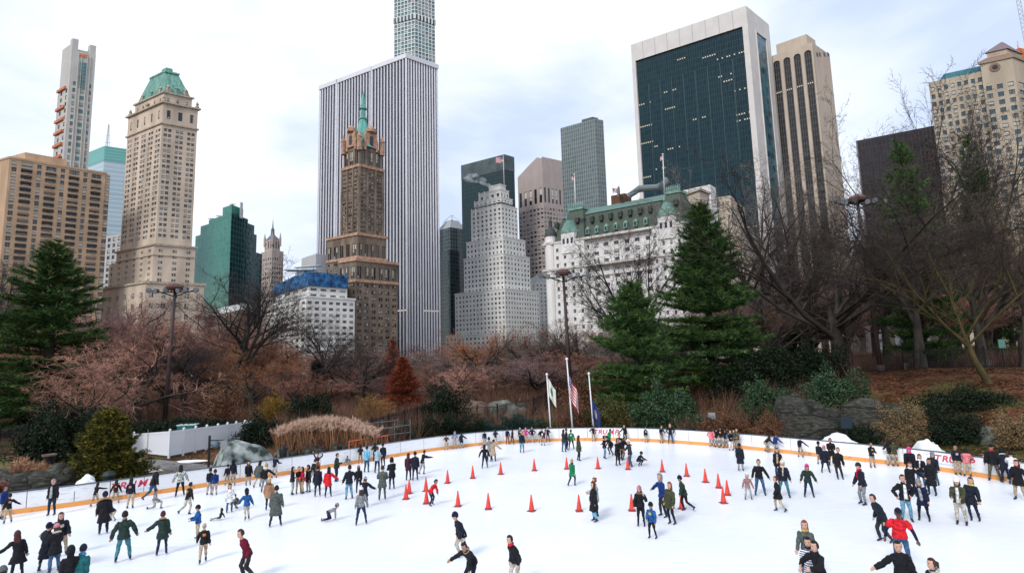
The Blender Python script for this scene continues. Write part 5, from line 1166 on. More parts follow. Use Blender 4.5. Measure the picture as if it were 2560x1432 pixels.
# ---- rocks
M_rock = D.materials.new('schist'); M_rock.use_nodes = True; t_ = M_rock.node_tree; N = t_.nodes.new; K = t_.links.new; b_ = t_.nodes['Principled BSDF']
tcn = N('ShaderNodeTexCoord'); mp_ = N('ShaderNodeMapping'); mp_.inputs['Scale'].default_value = (.7, .9, 3.4); mp_.inputs['Rotation'].default_value = (.25, .35, 0); vo = N('ShaderNodeTexVoronoi'); vo.feature = 'DISTANCE_TO_EDGE'; vo.inputs['Scale'].default_value = .42; nz = N('ShaderNodeTexNoise'); nz.inputs['Scale'].default_value = 2.2; nz.inputs['Detail'].default_value = 10; nz.inputs['Roughness'].default_value = .7
ds_ = N('ShaderNodeMix'); ds_.data_type = 'RGBA'; ds_.inputs[0].default_value = .45; K(tcn.outputs['Object'], mp_.inputs[0]); K(mp_.outputs[0], nz.inputs[0]); K(mp_.outputs[0], ds_.inputs[6]); K(nz.outputs['Color'], ds_.inputs[7]); K(ds_.outputs[2], vo.inputs['Vector'])
cr = N('ShaderNodeValToRGB'); cr.color_ramp.elements[0].position = .36; cr.color_ramp.elements[0].color = (.012, .012, .010, 1); cr.color_ramp.elements[1].position = .66; cr.color_ramp.elements[1].color = (.115, .11, .09, 1); cq = cr.color_ramp.elements.new(.5); cq.color = (.035, .036, .026, 1); K(nz.outputs[0], cr.inputs[0])
r2 = N('ShaderNodeValToRGB'); r2.color_ramp.elements[0].position = 0; r2.color_ramp.elements[1].position = .035; mm = N('ShaderNodeMix'); mm.data_type = 'RGBA'; mm.blend_type = 'MULTIPLY'; mm.inputs[0].default_value = .5; K(vo.outputs[0], r2.inputs[0]); K(cr.outputs[0], mm.inputs[6]); K(r2.outputs[0], mm.inputs[7]); K(mm.outputs[2], b_.inputs['Base Color']); b_.inputs['Roughness'].default_value = .85
bu = N('ShaderNodeBump'); bu.inputs['Strength'].default_value = 1; bu.inputs['Distance'].default_value = .25; ad = N('ShaderNodeMath'); ad.operation = 'ADD'; K(r2.outputs[0], ad.inputs[0]); K(nz.outputs[0], ad.inputs[1]); K(ad.outputs[0], bu.inputs['Height']); K(bu.outputs[0], b_.inputs['Normal'])
M_rock_l = mat('boulder_grey', (.13, .14, .12), .85, var=.4, scale=2, bump=.8, bscale=6)
def rock(px, dist, wpx, top, label, mtl, seed, depth=2.0, name='rock', sink=.3, cat='rock'):
    rd = random.Random(seed); g = ground_at(px, dist); w_ = wpx / F * dist / 2; h = max(zrow(g.x, g.y, top) - g.z, .3) + sink * .6; pw = 2.7; sq = lambda p: (abs(p.x) ** pw + abs(p.y) ** pw + abs(p.z) ** pw) ** (-1 / pw) * .93
    ph = [rd.uniform(0, 6.28) for _ in range(6)]
    fn = lambda p: (sq(p) if wpx > 100 else 1) + .035 * math.sin(p.z * 26 + p.x * 5 + ph[5]) + .10 * math.sin(p.x * 4 + ph[0] + p.z * 3) + .10 * math.sin(p.y * 7 + p.z * 8 + ph[1]) + .07 * math.sin(p.x * 13 + ph[2]) * math.cos(p.z * 11 + ph[3]) - .10 * max(0, math.sin(p.x * 6 + p.z * 5 + ph[4])) ** 4
    q = MB(); q.ball((0, 0, 0), w_, depth, h, 40, fn=fn); o = q.build(name, mtl, None, True); o.location = (g.x, g.y, g.z - sink * .6); o.rotation_euler = (0, .05, rd.uniform(-.2, .2)); return tag(o, label, cat)
rock(2005, 43.5, 150, 994, 'large mossy dark rock outcrop above the boards, left of two', M_rock, 1, 3)
rock(2165, 42, 150, 1000, 'dark rock outcrop right of the larger mossy one', M_rock, 2, 3)
rock(2455, 36.5, 66, 1064, 'pale grey boulder on the bank near the right lettering', M_rock_l, 3, .8)
rock(1268, 60, 120, 1000, 'pale smooth rock on the slope behind the iron fence', M_rock_l, 4, 2)
rock(1170, 62, 110, 1005, 'brownish flat rock left of the pale slope rock', mat('rock_brown', (.16, .11, .085), .9, var=.4, scale=1, bump=.8, bscale=5), 5, 2)
rock(1660, 51.5, 60, 1058, 'round dark green-grey rock behind two waiting skaters', M_rock, 6, .8)
rock(60, 33.6, 200, 1176, 'flat layered rock ledge behind the boards at the left edge', M_rock, 7, 2.4)
rock(180, 34.2, 120, 1160, 'dark layered rock ledge left of the golden cypress', M_rock, 8, 2.2)
def outside(px, off, row=None):
    a = math.atan2(*(lambda v: (v.x, v.y))(atz(px, float(np.interp(px, [q_ for q_, _ in BRD], [w_ for _, w_ in BRD])), 0))); j = int(np.argmin(np.abs(BAZ - a))); n, d = perp(j); p = BL[j] + n * off
    return Vector((p.x, p.y, gz(p.x, p.y))), math.atan2(d.y, d.x)
rr = random.Random(3); nr_ = 0
def heap(px, off, wd, top, depth, mtl, name, label, cat, seed):
    g, az = outside(px, off); rd = random.Random(seed); h = max(zrow(g.x, g.y, top) - g.z, .2) + .25; ph = [rd.uniform(0, 6.28) for _ in range(4)]
    fn = lambda p: 1 + .12 * math.sin(p.x * 5 + ph[0]) + .10 * math.sin(p.y * 6 + p.z * 7 + ph[1]) + .05 * math.sin(p.x * 17 + p.y * 9 + ph[2])
    q = MB(); q.ball((0, 0, 0), wd / F * g.y / 2, depth, h, 28, fn=fn); o = q.build(name, mtl, None, True); o.location = (g.x, g.y, g.z - .25); o.rotation_euler = (0, 0, az); return tag(o, label, cat)
for px in range(700, 960, 24):
    row = float(np.interp(px, [q_ for q_, _ in BRD], [w_ for _, w_ in BRD]))
    heap(px, 2.3, rr.uniform(26, 44), row - rr.uniform(46, 54), .5, M_rock_l if rr.random() < .4 else M_rock, 'edging_stone', 'grey edging stone in the row between the reeds and the boards', 'stone', 60 + px)['group'] = 'edging stones behind the boards'
# ---- snow heaps
M_snow = mat('old_snow', (.80, .83, .86), .6, var=.06, scale=4, bump=.6, bscale=8)
heap(203, 1.3, 92, 1198, .7, M_snow, 'snow_heap', 'heap of ploughed snow over the boards at left', 'snow', 1)
heap(2292, 1.4, 110, 1106, .8, M_snow, 'snow_heap', 'heap of ploughed snow behind the boards near the right lettering', 'snow', 3)
heap(2068, 1.3, 140, 1093, .7, M_snow, 'snow_heap', 'long low snow heap behind the boards left of the bigger one', 'snow', 4)
heap(2455, 1.3, 80, 1137, .5, M_snow, 'snow_heap', 'thin strip of snow on the boards right of the lettering', 'snow', 5)
def patch(px, row, wd, dp, label, sd):
    g = atz(px, row, .45); rd = random.Random(sd); q = MB(); q.ball((0, 0, 0), wd, dp, .10, 20, fn=lambda p: 1 + .2 * math.sin(math.atan2(p.y, p.x) * 3 + sd) + .1 * math.sin(math.atan2(p.y, p.x) * 7)); o = q.build('snow_patch', M_snow, None, True); o.location = (g.x, g.y, gz(g.x, g.y) + .04); tag(o, label, 'snow')
patch(370, 1168, .85, .5, 'snow patch beside the asphalt path behind the golden cypress', 6)
patch(478, 1146, 1.1, .35, 'thin snow patch on the far side of the asphalt path', 7)
patch(500, 1169, 1.2, .3, 'long thin snow patch on the near side of the asphalt path', 8)
patch(560, 1170, .5, .3, 'small snow patch by the twin-lamp post', 9)
# ================================================================ street furniture and small things
M_iron = mat('iron_black', (.012, .012, .014), .5); M_pole = mat('pole_brown', (.055, .035, .035), .6, var=.2, scale=2); M_polew = mat('pole_white', (.72, .73, .74), .4); M_lamp = mat('lamp_glass', (.22, .25, .27), .15); M_lampb = mat('lamp_housing', (.06, .055, .06), .5)
# ---- tall floodlight poles
def flood(px, base, top, dist, label, wob=0.0, drum=True):
    g = ground_at(base, dist); tp = atd(px, top, dist); t = thing('floodlight_pole', label, 'floodlight', g); v = tp - g
    q = MB(); q.tube([(0, 0, -.2), tuple(v * .5), tuple(v)], [.26, .20, .15], 10); q.tube([(0, 0, -.2), (0, 0, .7)], .40, 10); q.build('pole', M_pole, t, True)
    q = MB(); e = v - Vector((0, 0, .9)); sp = 60 / F * dist
    q.tube([e + Vector((-sp, 0, .75)), e + Vector((-sp * .5, 0, .5)), e, e + Vector((sp * .5, 0, .5)), e + Vector((sp, 0, .75))], .07, 6); q.tube([v + Vector((-sp * .8, 0, -.35)), v + Vector((sp * .8, 0, -.35))], .06, 6); q.tube([v + Vector((0, -.8, -.35)), v + Vector((0, .8, -.35))], .05, 6)
    q.build('crossarm', M_iron, t)
    q = MB(); q.lathe([(.9, 0), (1.0, .25), (.7, .55), (.15, .75)], v - Vector((0, 0, .1)), 14); q.build('hood', mat('hood_rust', (.10, .045, .04), .7), t)
    for k in range(6):
        x = (-1, -.62, -.3, .3, .62, 1)[k] * sp; q = MB(); c = v + Vector((x, -.25, .0 - (.12 if k % 2 else 0))); an = random.Random(k).uniform(-.5, .5)
        d = Vector((math.sin(an), -1, -.45)).normalized(); q.tube([c + d * .02, c + d * .28, c + d * .5], [.12, .24, .30], 14, 0); q.tube([c + d * .505, c + d * .52], [.27, .20], 14, 1)
        q.build('lamp', [M_lampb, M_lamp], t)
    for k in range(2): q = MB(); q.tube([v * (.55 - k * .12) + Vector((-.3, 0, 0)), v * (.55 - k * .12) + Vector((.3, 0, 0))], .03, 4); q.build('rung', M_iron, t)
flood(438, 420, 722, 62, 'tall floodlight pole at left in front of the cream tower podium')
flood(1408, 1424, 686, 64, 'tall floodlight pole rising behind the three flagpoles')
flood(2143, 2197, 502, 58, 'tallest floodlight pole, leaning slightly, in front of the arched tower')
# ---- flags
def us_flag_parts(parent, o, W_, H_, droop, seed=0, side=1, name='flag', mini=False):
    """flag on a grid; droop 0 = streaming out, 1 = hanging"""
    rd = random.Random(seed); n, m = 26, 26; q = MB()
    def P(u, v):
        x = u * W_ * (1 - droop * .78); z = -v * H_ - droop * u * W_ * .75 + math.sin(u * 7 + seed) * H_ * .05; y = math.sin(u * 11 + v * 2 + seed) * W_ * .05 * (1 + droop)
        return (o[0] + side * x, o[1] + y, o[2] + z)
    for i in range(n):
        for j in range(m):
            u, v = (i + .5) / n, (j + .5) / m; k = int(v * 13)
            if u < .4 and v < 7 / 13: c = 2 if not ((i % 2 == 0) and (j % 3 == 1)) else 1
            else: c = 0 if k % 2 == 0 else 1
            q.quad(P(i / n, j / m), P((i + 1) / n, j / m), P((i + 1) / n, (j + 1) / m), P(i / n, (j + 1) / m), c)
    return q.build(name, [mat('flag_red', (.55, .03, .06), .8), mat('flag_white', (.80, .79, .78), .8), mat('flag_blue', (.02, .03, .14), .8)], parent, True)
def flagpole(name, label, base, top, r, ball=True):
    t = thing(name, label, 'flagpole', base); v = top - base; q = MB(); q.tube([(0, 0, -.2), tuple(v)], [r, r * .6], 8); q.build('pole', M_polew, t, True)
    q = MB(); q.ball(tuple(v + Vector((0, 0, r * 1.2))), r * 1.6, k=8); q.build('finial', M_polew, t, True); return t, v
g, _ = outside(1376, .9); t, v = flagpole('flagpole', 'short white flagpole with limp white and green park flag', g, atd(1367, 938, g.y), .075)
def plain_flag(parent, o, W_, H_, m1, m2, seed, side=1):
    q = MB(); n = 14
    def P(u, v): return (o[0] + side * u * W_ * .36, o[1] + math.sin(u * 9 + seed) * .12, o[2] - v * H_ - u * W_ * .55 + math.sin(u * 6) * .06)
    for i in range(n):
        for j in range(n):
            u, v = (i + .5) / n, (j + .5) / n; c = 1 if (u - .5) ** 2 * 3 + (v - .5) ** 2 < .055 else 0
            q.quad(P(i / n, j / n), P((i + 1) / n, j / n), P((i + 1) / n, (j + 1) / n), P(i / n, (j + 1) / n), c)
    q.build('flag', [m1, m2], parent, True)
plain_flag(t, v * .97, 2.0, 1.5, mat('flag_offwhite', (.62, .63, .56), .8), mat('flag_green', (.03, .16, .10), .8), 1)
g, _ = outside(1427, .9); t, v = flagpole('flagpole', 'tallest white flagpole with striped national flag hanging at half height', g, atd(1417, 900, g.y), .085); us_flag_parts(t, v * .83, 2.6, 1.9, .88, 2)
g, _ = outside(1483, .9); t, v = flagpole('flagpole', 'white flagpole with limp navy blue flag, right of the other two', g, atd(1472, 936, g.y), .075)
plain_flag(t, v * .62, 2.0, 1.6, mat('flag_navy', (.02, .035, .16), .8), mat('flag_tan', (.42, .32, .20), .8), 3)
for (px, y0, y1, d, lab, side) in ((1258, 470, 391, ZIG.O.y + 8, 'roof flagpole with national flag on the stepped white tower', -1), (1436, 520, 438, fp1[0].y, 'roof flagpole with national flag on the left hotel pavilion', -1), (1657, 478, 388, fp2[0].y, 'roof flagpole with national flag on the right hotel pavilion', -1)):
    b0 = atd(px + 3 if px != 1657 else 1661, y0 + 6, d); t1 = atd(px, y1, d); t, v = flagpole('roof_flagpole', lab, b0, t1, .28); us_flag_parts(t, v * .99, 22 / F * d if px == 1258 else 12 / F * d, 15 / F * d if px == 1258 else 11 / F * d, .15 if px == 1258 else .45, px, side)
b0 = atd(1532, 500, fp1[0].y); t1 = atd(1531, 470, fp1[0].y); t, v = flagpole('roof_flagpole', 'short roof flagpole with small national flag in the middle of the hotel roof', b0, t1, .18); us_flag_parts(t, v * .99, 17 / F * fp1[0].y, 12 / F * fp1[0].y, .2, 4, 1)
# ---- traffic cones
M_cone = mat('cone_red', (.68, .065, .045), .5, var=.12, scale=4); M_cbase = mat('cone_base', (.20, .09, .10), .7)
CN = [(1145, 1265, 'orange-red cone in the near arc, leftmost, right of the bending child in red'), (1221, 1272, 'orange-red cone, second from left in the near arc'), (1329, 1277, 'orange-red cone in the middle of the near arc, left of centre'), (1448, 1277, 'orange-red cone left of the woman in a long black puffer coat'), (1580, 1276, 'orange-red cone beside the woman in black puffer with hand raised'),
      (1705, 1271, 'orange-red cone at the feet of the skater in pom-pom hat'), (1809, 1257, 'orange-red cone, nearest of the stepped cones on the far right side'), (1819, 1237, 'orange-red cone, rightmost, just behind the nearest right-hand one'), (1797, 1219, 'orange-red cone on the right side, third from the rightmost'), (1764, 1205, 'orange-red cone on the right side between two neighbours, near the small gap'), (1717, 1190, 'orange-red cone on the far right above the pom-pom hat skater'),
      (1656, 1179, 'orange-red cone far behind the man in blue, alone on the ice'), (1570, 1173, 'orange-red cone in front of the child in a white hat'), (1495, 1171, 'orange-red cone standing alone behind the green jacket skater to the right'), (1417, 1172, 'orange-red cone half hidden by the skater in a green striped jacket'), (1336, 1176, 'orange-red cone in the far row, alone left of the green jacket skater'), (1252, 1185, 'orange-red cone in the far row below the couple in beige coat'), (1182, 1195, 'orange-red cone in the far row, second from its left end'), (1119, 1207, 'orange-red cone at the left end of the far row'),
      (1065, 1227, 'orange-red cone standing right behind the bending child in red'), (1066, 1258, 'orange-red cone between the legs of the bending child in red'), (1023, 1233, 'orange-red cone left of the child in red, farther of a pair'), (1015, 1247, 'orange-red cone left of the child in red, nearer of a pair')]
q = MB(); q.lathe([(.135, .035), (.125, .10), (.08, .38), (.028, .73), (.022, .745), (.0, .75)], (0, 0, 0), 16); cone_me = q.mesh('cone_body', True); cone_me.materials.append(M_cone)
q = MB(); q.lathe([(.235, 0), (.235, .03), (.14, .036)], (0, 0, 0), 4); base_me = q.mesh('cone_base'); base_me.materials.append(M_cbase)
for i, (x, y, lab) in enumerate(CN):
    g = atz(x, y, 0); t = thing('traffic_cone', lab, 'traffic cone', (g.x, g.y, .002), .6 + .35 * math.sin(i * 2.3), 'traffic cones on the ice')
    for nme, me in (('body', cone_me), ('base', base_me)): o = D.objects.new(nme, me); COL.objects.link(o); o.parent = t
# ---- iron picket fences
def picket(name, label, pts, h, step=.13):
    """pts: (photo column, distance) pairs"""
    P = [ground_at(px, d) for px, d in pts]; o0 = P[0].copy(); t = thing(name, label, 'fence', o0); pk = MB(); rl = MB()
    for i in range(len(P) - 1):
        a, b_ = P[i] - o0, P[i + 1] - o0; L_ = (b_ - a).length; n = max(2, int(L_ / step)); an = math.atan2((b_ - a).y, (b_ - a).x)
        for k in range(n): c = a.lerp(b_, k / n); pk.box((c.x, c.y, c.z + h / 2), .028, .028, h, 0, an)
        for z in (.12, h * .90): rl.tube([a + Vector((0, 0, z)), b_ + Vector((0, 0, z))], .028, 4)
        m = max(1, round(L_ / 2.6))
        for k in range(m + (i == len(P) - 2)): c = a.lerp(b_, k / m); q = MB(); q.box((c.x, c.y, c.z + h * .53), .10, .10, h * 1.08, 0, an); q.build('post', M_iron, t)
    pk.build('picket', M_iron, t)['kind'] = 'stuff'; rl.build('rail', M_iron, t)
picket('iron_fence', 'black iron picket fence at the left edge before the brown lawn', [(-60, 42), (84, 47.5)], 2.3)
picket('iron_fence', 'black iron picket fence behind the pipe frame and juniper', [(930, 50), (1010, 55), (1100, 62)], 1.9)
picket('iron_fence', 'black iron picket fence climbing the leafy slope left of the flagpoles', [(1140, 57), (1240, 57.5), (1330, 61), (1415, 68)], 1.9)
picket('iron_fence', 'long black iron picket fence along the top of the right bank', [(2130, 60), (2300, 56), (2460, 54), (2640, 52)], 1.9)
# ---- white panel fence
M_vinyl = mat('vinyl_white', (.74, .76, .80), .35)
wf = [(332, 1132, 1083), (422, 1143, 1076), (457, 1137, 1072), (487, 1130, 1068), (515, 1124, 1065), (543, 1118, 1062), (567, 1113, 1059), (589, 1108, 1056), (611, 1103, 1053), (632, 1098, 1050)]
P = [atz(x, y, .35) for x, y, _ in wf]; o0 = P[0].copy(); t = thing('white_fence', 'white vinyl panel fence running away behind the path', 'fence', o0)
for i, p in enumerate(P):
    h = zrow(p.x, p.y, wf[i][2]) - .35; c = p - o0
    q = MB(); an = math.atan2((P[min(i + 1, 9)] - P[max(i - 1, 0)]).y, (P[min(i + 1, 9)] - P[max(i - 1, 0)]).x); q.box((c.x, c.y, h / 2), .13, .13, h + .12, 0, an); q.lathe([(.12, 0), (.01, .1)], (c.x, c.y, h + .06), 4); q.build('post', M_vinyl, t)
    if i < 9:
        p2 = P[i + 1]; h2 = zrow(p2.x, p2.y, wf[i + 1][2]) - .35; c2 = p2 - o0; dv = (c2 - c).normalized(); nv = Vector((-dv.y, dv.x, 0)) * .02; a, b_ = c + dv * .07, c2 - dv * .07
        q = MB()
        for zz0, zz1, w_ in ((.10, .93, .6), (.06, .14, 1.6), (.90, .98, 1.6)):
            f = nv * w_; q.quad(a - f + Vector((0, 0, h * zz0)), b_ - f + Vector((0, 0, h2 * zz0)), b_ - f + Vector((0, 0, h2 * zz1)), a - f + Vector((0, 0, h * zz1))); q.quad(b_ + f + Vector((0, 0, h2 * zz0)), a + f + Vector((0, 0, h * zz0)), a + f + Vector((0, 0, h * zz1)), b_ + f + Vector((0, 0, h2 * zz1))); q.quad(a - f + Vector((0, 0, h * zz1)), b_ - f + Vector((0, 0, h2 * zz1)), b_ + f + Vector((0, 0, h2 * zz1)), a + f + Vector((0, 0, h * zz1)))
        q.build('panel', M_vinyl, t)
q = MB(); c = (P[0].lerp(P[1], .42) - o0); q.box((c.x, c.y - .06, 1.0), .03, .03, 1.9); q.build('gate_edge', mat('gap_grey', (.3, .3, .32), .6), t)
# ---- small things behind the boards
g = atd(470, 1083, 53); g.z = 0.6; t = thing('utility_box', 'teal green utility box with pale lid behind the white fence', 'utility box', g, .2)
h = zrow(g.x, g.y, 1062) - .6; q = MB(); q.box((0, 0, h / 2), 1.55, 1.1, h); q.build('body', mat('box_teal', (.02, .16, .14), .5, var=.2), t); q = MB(); q.box((0, 0, h + .05), 1.65, 1.2, .09); q.build('lid', mat('lid_pale', (.45, .62, .60), .5), t)
g, az = outside(527, 1.0); tp = zrow(g.x, g.y, 1088); t = thing('lamp_post', 'short dark post with two square floodlights behind the boards at left', 'floodlight', g); hh = tp - g.z
q = MB(); q.tube([(0, 0, 0), (0, 0, hh)], .07, 8); q.build('pole', M_iron, t); q = MB(); q.tube([(0, 0, hh - .3), (.9, 0, hh - .3)], .03, 6); q.tube([(0, 0, hh - .6), (.9, 0, hh - .45)], .03, 6); q.tube([(-.18, 0, .55), (.2, 0, .55)], .05, 6); q.build('arm', M_iron, t)
q = MB(); q.ball((.38, 0, hh - .55), .24, k=10); q.build('lamp', mat('lamp_dome', (.10, .14, .17), .3), t, True); q = MB(); q.box((.92, -.05, hh - .58), .36, .1, .52, 0, .25); q.build('lamp', mat('lamp_screen', (.22, .23, .24), .5), t)
g = atd(122, 1154, 38.5); g.z = gz(g.x, g.y); t = thing('planter', 'tall black tapered planter on the grass left of the cypress', 'planter', g); hh = zrow(g.x, g.y, 1135) - g.z
q = MB(); q.lathe([(.20, 0), (.34, hh * .9), (.33, hh * .92), (.26, hh * .85)], (0, 0, 0), 14); q.build('pot', M_iron, t); q = MB(); q.lathe([(.40, hh * .92), (.42, hh), (.36, hh), (.33, hh * .95)], (0, 0, 0), 16); q.build('rim', mat('rim_brown', (.16, .12, .10), .7), t)
g = atd(139, 1157, 38); g.z = gz(g.x, g.y); t = thing('planter', 'small black square pot beside the tall planter', 'planter', g); q = MB(); q.lathe([(.18, 0), (.21, .26)], (0, 0, 0), 4); q.build('pot', M_iron, t); q = MB(); q.lathe([(.23, .26), (.23, .31)], (0, 0, 0), 4); q.build('rim', M_iron, t)
g, az = outside(266, 1.5); t = thing('litter_bin', 'dark bin with green lid darkened as if shaded by the cypress', 'bin', g); hh = (zrow(g.x, g.y, 1178) - g.z)
q = MB(); q.lathe([(.25, 0), (.31, hh * .8)], (0, 0, 0), 12); q.build('body', M_iron, t); q = MB(); q.lathe([(.33, hh * .8), (.34, hh * .86), (.2, hh), (.02, hh * 1.02)], (0, 0, 0), 12); q.build('lid', mat('lid_green_shaded', (.014, .03, .028), .5), t)  # green lid coloured almost black, the cypress shade put into its colour
# tarpaulin over a mound of equipment
g, az = outside(634, 2.0); hh = zrow(g.x, g.y, 1090) - g.z; t = thing('covered_mound', 'mound of equipment under a stained grey-green tarpaulin behind the boards', 'tarpaulin', g, az); n, m = 34, 18; q = MB(); rd = random.Random(3); wd = 132 / F * g.y
G = []
for j in range(m + 1):
    rw = []
    for i in range(n + 1):
        u, v_ = i / n, j / m; x = (u - .5) * wd; y = (v_ - .5) * 2.6; e = max(0, 1 - abs(2 * u - 1) ** 3.2) ** .6 * max(0, 1 - abs(2 * v_ - 1) ** 3) ** .5
        z = hh * e * (.88 + .12 * math.sin(u * 5 + 1)) + .09 * math.sin(u * 40 + v_ * 6) * (1 - e) + .05 * math.sin(u * 17 + v_ * 13); rw.append((x, y, max(z, .02 + .05 * rd.random())))
    G.append(rw)
q.rings(G, 0, False); M_t = mat('tarp', (.02, .035, .028), .6, col2=(.36, .40, .38), scale=1.1, detail=8, bump=.6, bscale=4, ramp=(.42, .58)); 
V = [p_ for r_ in G for p_ in r_]; Fc = [(j * (n + 1) + i, j * (n + 1) + i + 1, (j + 1) * (n + 1) + i + 1, (j + 1) * (n + 1) + i) for j in range(m) for i in range(n)]
me = D.meshes.new('tarpaulin'); me.from_pydata(V, [], Fc); me.polygons.foreach_set('use_smooth', [True] * len(Fc)); link('tarpaulin', me, t, [M_t])
q = MB()
for k in range(9): x = rd.uniform(-.48, .48) * wd; q.tube([(x, -1.45, .05), (x + rd.uniform(-.7, .7), -1.3, rd.uniform(.25, .7))], .05, 5)
q.build('debris', mat('debris_brown', (.05, .025, .018), .9), t)
# black outdoor chair-like snow gun on a low plinth
g, az = outside(723, 1.6); hh = zrow(g.x, g.y, 1112) - g.z; t = thing('covered_stand', 'black covered stand on a low dark plinth beside the reeds', 'stand', g, az); q = MB(); q.tube([(0, 0, .25), (0, 0, hh * .55), (0, 0, hh * .85), (0, 0, hh)], [.30, .22, .24, .10], 12); q.build('cover', M_iron, t, True); q = MB(); q.box((0, 0, .13), 1.15, .6, .26); q.build('plinth', mat('plinth_dark', (.03, .03, .03), .8), t); q = MB(); q.box((.05, -.28, .5), .3, .12, .06); q.build('tray', mat('tray_tan', (.30, .24, .18), .7), t)
# orange scaffold barrier and grey pipe frame
g0, _ = outside(893, 1.2); g1, _ = outside(1000, 1.5); t = thing('orange_barrier', 'orange welded frame lying along the back of the boards', 'barrier', g0); q = MB(); v = g1 - g0; up = Vector((0, 0, 1.35)); z0 = Vector((0, 0, .55))
q.tube([z0 + Vector((0, 0, -.3)), up], .05, 5); q.tube([up, v * .95 + up], .05, 5); q.tube([z0, v * .95 + z0], .05, 5)
for k in range(1, 7): a = v * (k / 6.4); q.tube([a + z0, a + up], .04, 5); q.tube([a + z0, v * ((k - .5) / 6.4) + up], .03, 4)
q.build('frame', mat('frame_orange', (.62, .14, .05), .6), t)
q = MB(); q.box(v * .3 + Vector((0, .3, .35)), .5, .4, .5); q.build('foot_block', M_iron, t)
g0, _ = outside(962, 3.2); g1, _ = outside(1078, 3.2); t = thing('pipe_frame', 'open frame of thin grey pipes behind the boards', 'frame', g0); v = g1 - g0; bk = Vector((v.y, -v.x, 0)).normalized() * -2.0; q = MB(); q2 = MB()
for z in (1.1, 1.7): q.tube([Vector((0, 0, z)), v + Vector((0, 0, z))], .035, 5); q.tube([bk + Vector((0, 0, z + .25)), v + bk + Vector((0, 0, z + .25))], .035, 5)
q.build('rail', mat('galvanised', (.16, .20, .20), .5, metal=.4), t)
for k in range(4):
    for b_ in (Vector(), bk): q2 = MB(); a = v * (k / 3) + b_; q2.tube([a, a + Vector((0, 0, 2.1))], .035, 5); q2.build('leg', MATS['galvanised'], t)
g, az = outside(1054, 1.4); t = thing('white_crate', 'small white slatted crate behind the boards by the pipe frame', 'crate', g, az); q = MB(); q.box((0, 0, .72), .8, .3, .05); q.box((0, 0, .52), .8, .3, .05); 
for k in range(5): q.box((-.36 + k * .18, -.14, .62), .08, .03, .24)
q.build('slats', mat('crate_white', (.62, .65, .64), .6), t); q = MB(); q.box((0, 0, .25), .6, .24, .5); q.build('support', M_iron, t)
def board(px, dist, row0, row1, wpx, label, mtl, name, cat, back=True):
    g = ground_at(px, dist); z1 = zrow(g.x, g.y, row0); z0 = zrow(g.x, g.y, row1); w_ = wpx / F * dist; t = thing(name, label, cat, g); q = MB(); q.box((0, 0, (z0 + z1) / 2 - g.z), w_, .08, z1 - z0); q.build('panel', mtl, t); q = MB(); q.box((0, .08, (z1 - g.z) / 2), .08, .06, z1 - g.z - .02); q.build('post', M_iron, t); return t
board(2098, 38.6, 1041, 1070, 26, 'plain dark blue-black board standing among the shrubs by the rocks', mat('board_navy', (.018, .03, .045), .5), 'notice_board', 'board')
board(1768, 47.5, 1031, 1047, 17, 'small grey floodlight box on a post in front of the brown bush', mat('box_grey', (.30, .34, .36), .4), 'floodlight_box', 'floodlight')
board(2507, 56, 848, 870, 16, 'small pale green park sign hung on the fence at right', mat('sign_green', (.16, .34, .28), .5), 'park_sign', 'sign')
board(2262, 61, 906, 922, 12, 'small grey-white park sign low behind the right iron fence', mat('sign_grey', (.42, .45, .47), .5), 'park_sign', 'sign')
g = ground_at(2256, 62); t = thing('park_lamp', 'small park lamp with pale lantern behind the right iron fence', 'street lamp', g); hh = zrow(g.x, g.y, 848) - g.z; q = MB(); q.tube([(0, 0, 0), (0, 0, hh - .5)], [.10, .06], 8); q.build('post', M_iron, t); q = MB(); q.lathe([(.10, hh - .5), (.2, hh - .25), (.14, hh - .05), (.02, hh + .1)], (0, 0, 0), 8); q.build('lantern', mat('lantern_pale', (.40, .50, .48), .3), t)
for px, d, rw in ((2030, 66, 870),): pass
g = ground_at(2500, 53); 
# ================================================================ people
SKIN = {'l': mat('skin_light', (.52, .30, .22), .55, spec=.3), 'm': mat('skin_mid', (.36, .19, .12), .55, spec=.3), 'd': mat('skin_dark', (.10, .05, .032), .5, spec=.3)}
CC = {'black': (.009, .009, .012), 'navy': (.012, .016, .042), 'ink': (.010, .014, .026), 'char': (.030, .032, .036), 'grey': (.22, .23, .24), 'lgrey': (.36, .37, .38), 'ggrey': (.085, .10, .09), 'olive': (.055, .06, .032), 'dgreen': (.016, .035, .028), 'green': (.01, .19, .075), 'teal': (.02, .12, .13),
      'jean': (.045, .10, .19), 'ljean': (.13, .27, .38), 'tjean': (.05, .17, .21), 'djean': (.016, .030, .060), 'khaki': (.42, .33, .23), 'stone': (.46, .42, .37), 'beige': (.40, .31, .22), 'tan': (.36, .20, .12), 'camel': (.42, .32, .22), 'blue': (.02, .09, .27), 'royal': (.012, .035, .16), 'sky': (.16, .42, .58), 'cyan': (.03, .24, .46), 'denim': (.32, .46, .56),
      'red': (.62, .020, .030), 'crimson': (.42, .012, .035), 'maroon': (.12, .008, .022), 'plum': (.06, .016, .03), 'pink': (.72, .12, .32), 'coral': (.72, .20, .22), 'rose': (.52, .20, .24), 'white': (.74, .74, .75), 'cream': (.62, .54, .42), 'lav': (.26, .26, .34), 'rust': (.26, .09, .03), 'orange': (.60, .22, .05), 'camo': (.34, .37, .33), 'dcamo': (.09, .085, .06), 'brown': (.09, .045, .025), 'fuch': (.65, .04, .24), 'mustard': (.45, .27, .06), 'pattern': (.25, .15, .14), 'yellow': (.6, .5, .08)}
HC = {'blk': (.008, .007, .007), 'brn': (.045, .022, .014), 'red': (.22, .06, .025), 'bln': (.40, .26, .13), 'gry': (.25, .23, .21), 'aub': (.07, .018, .014)}
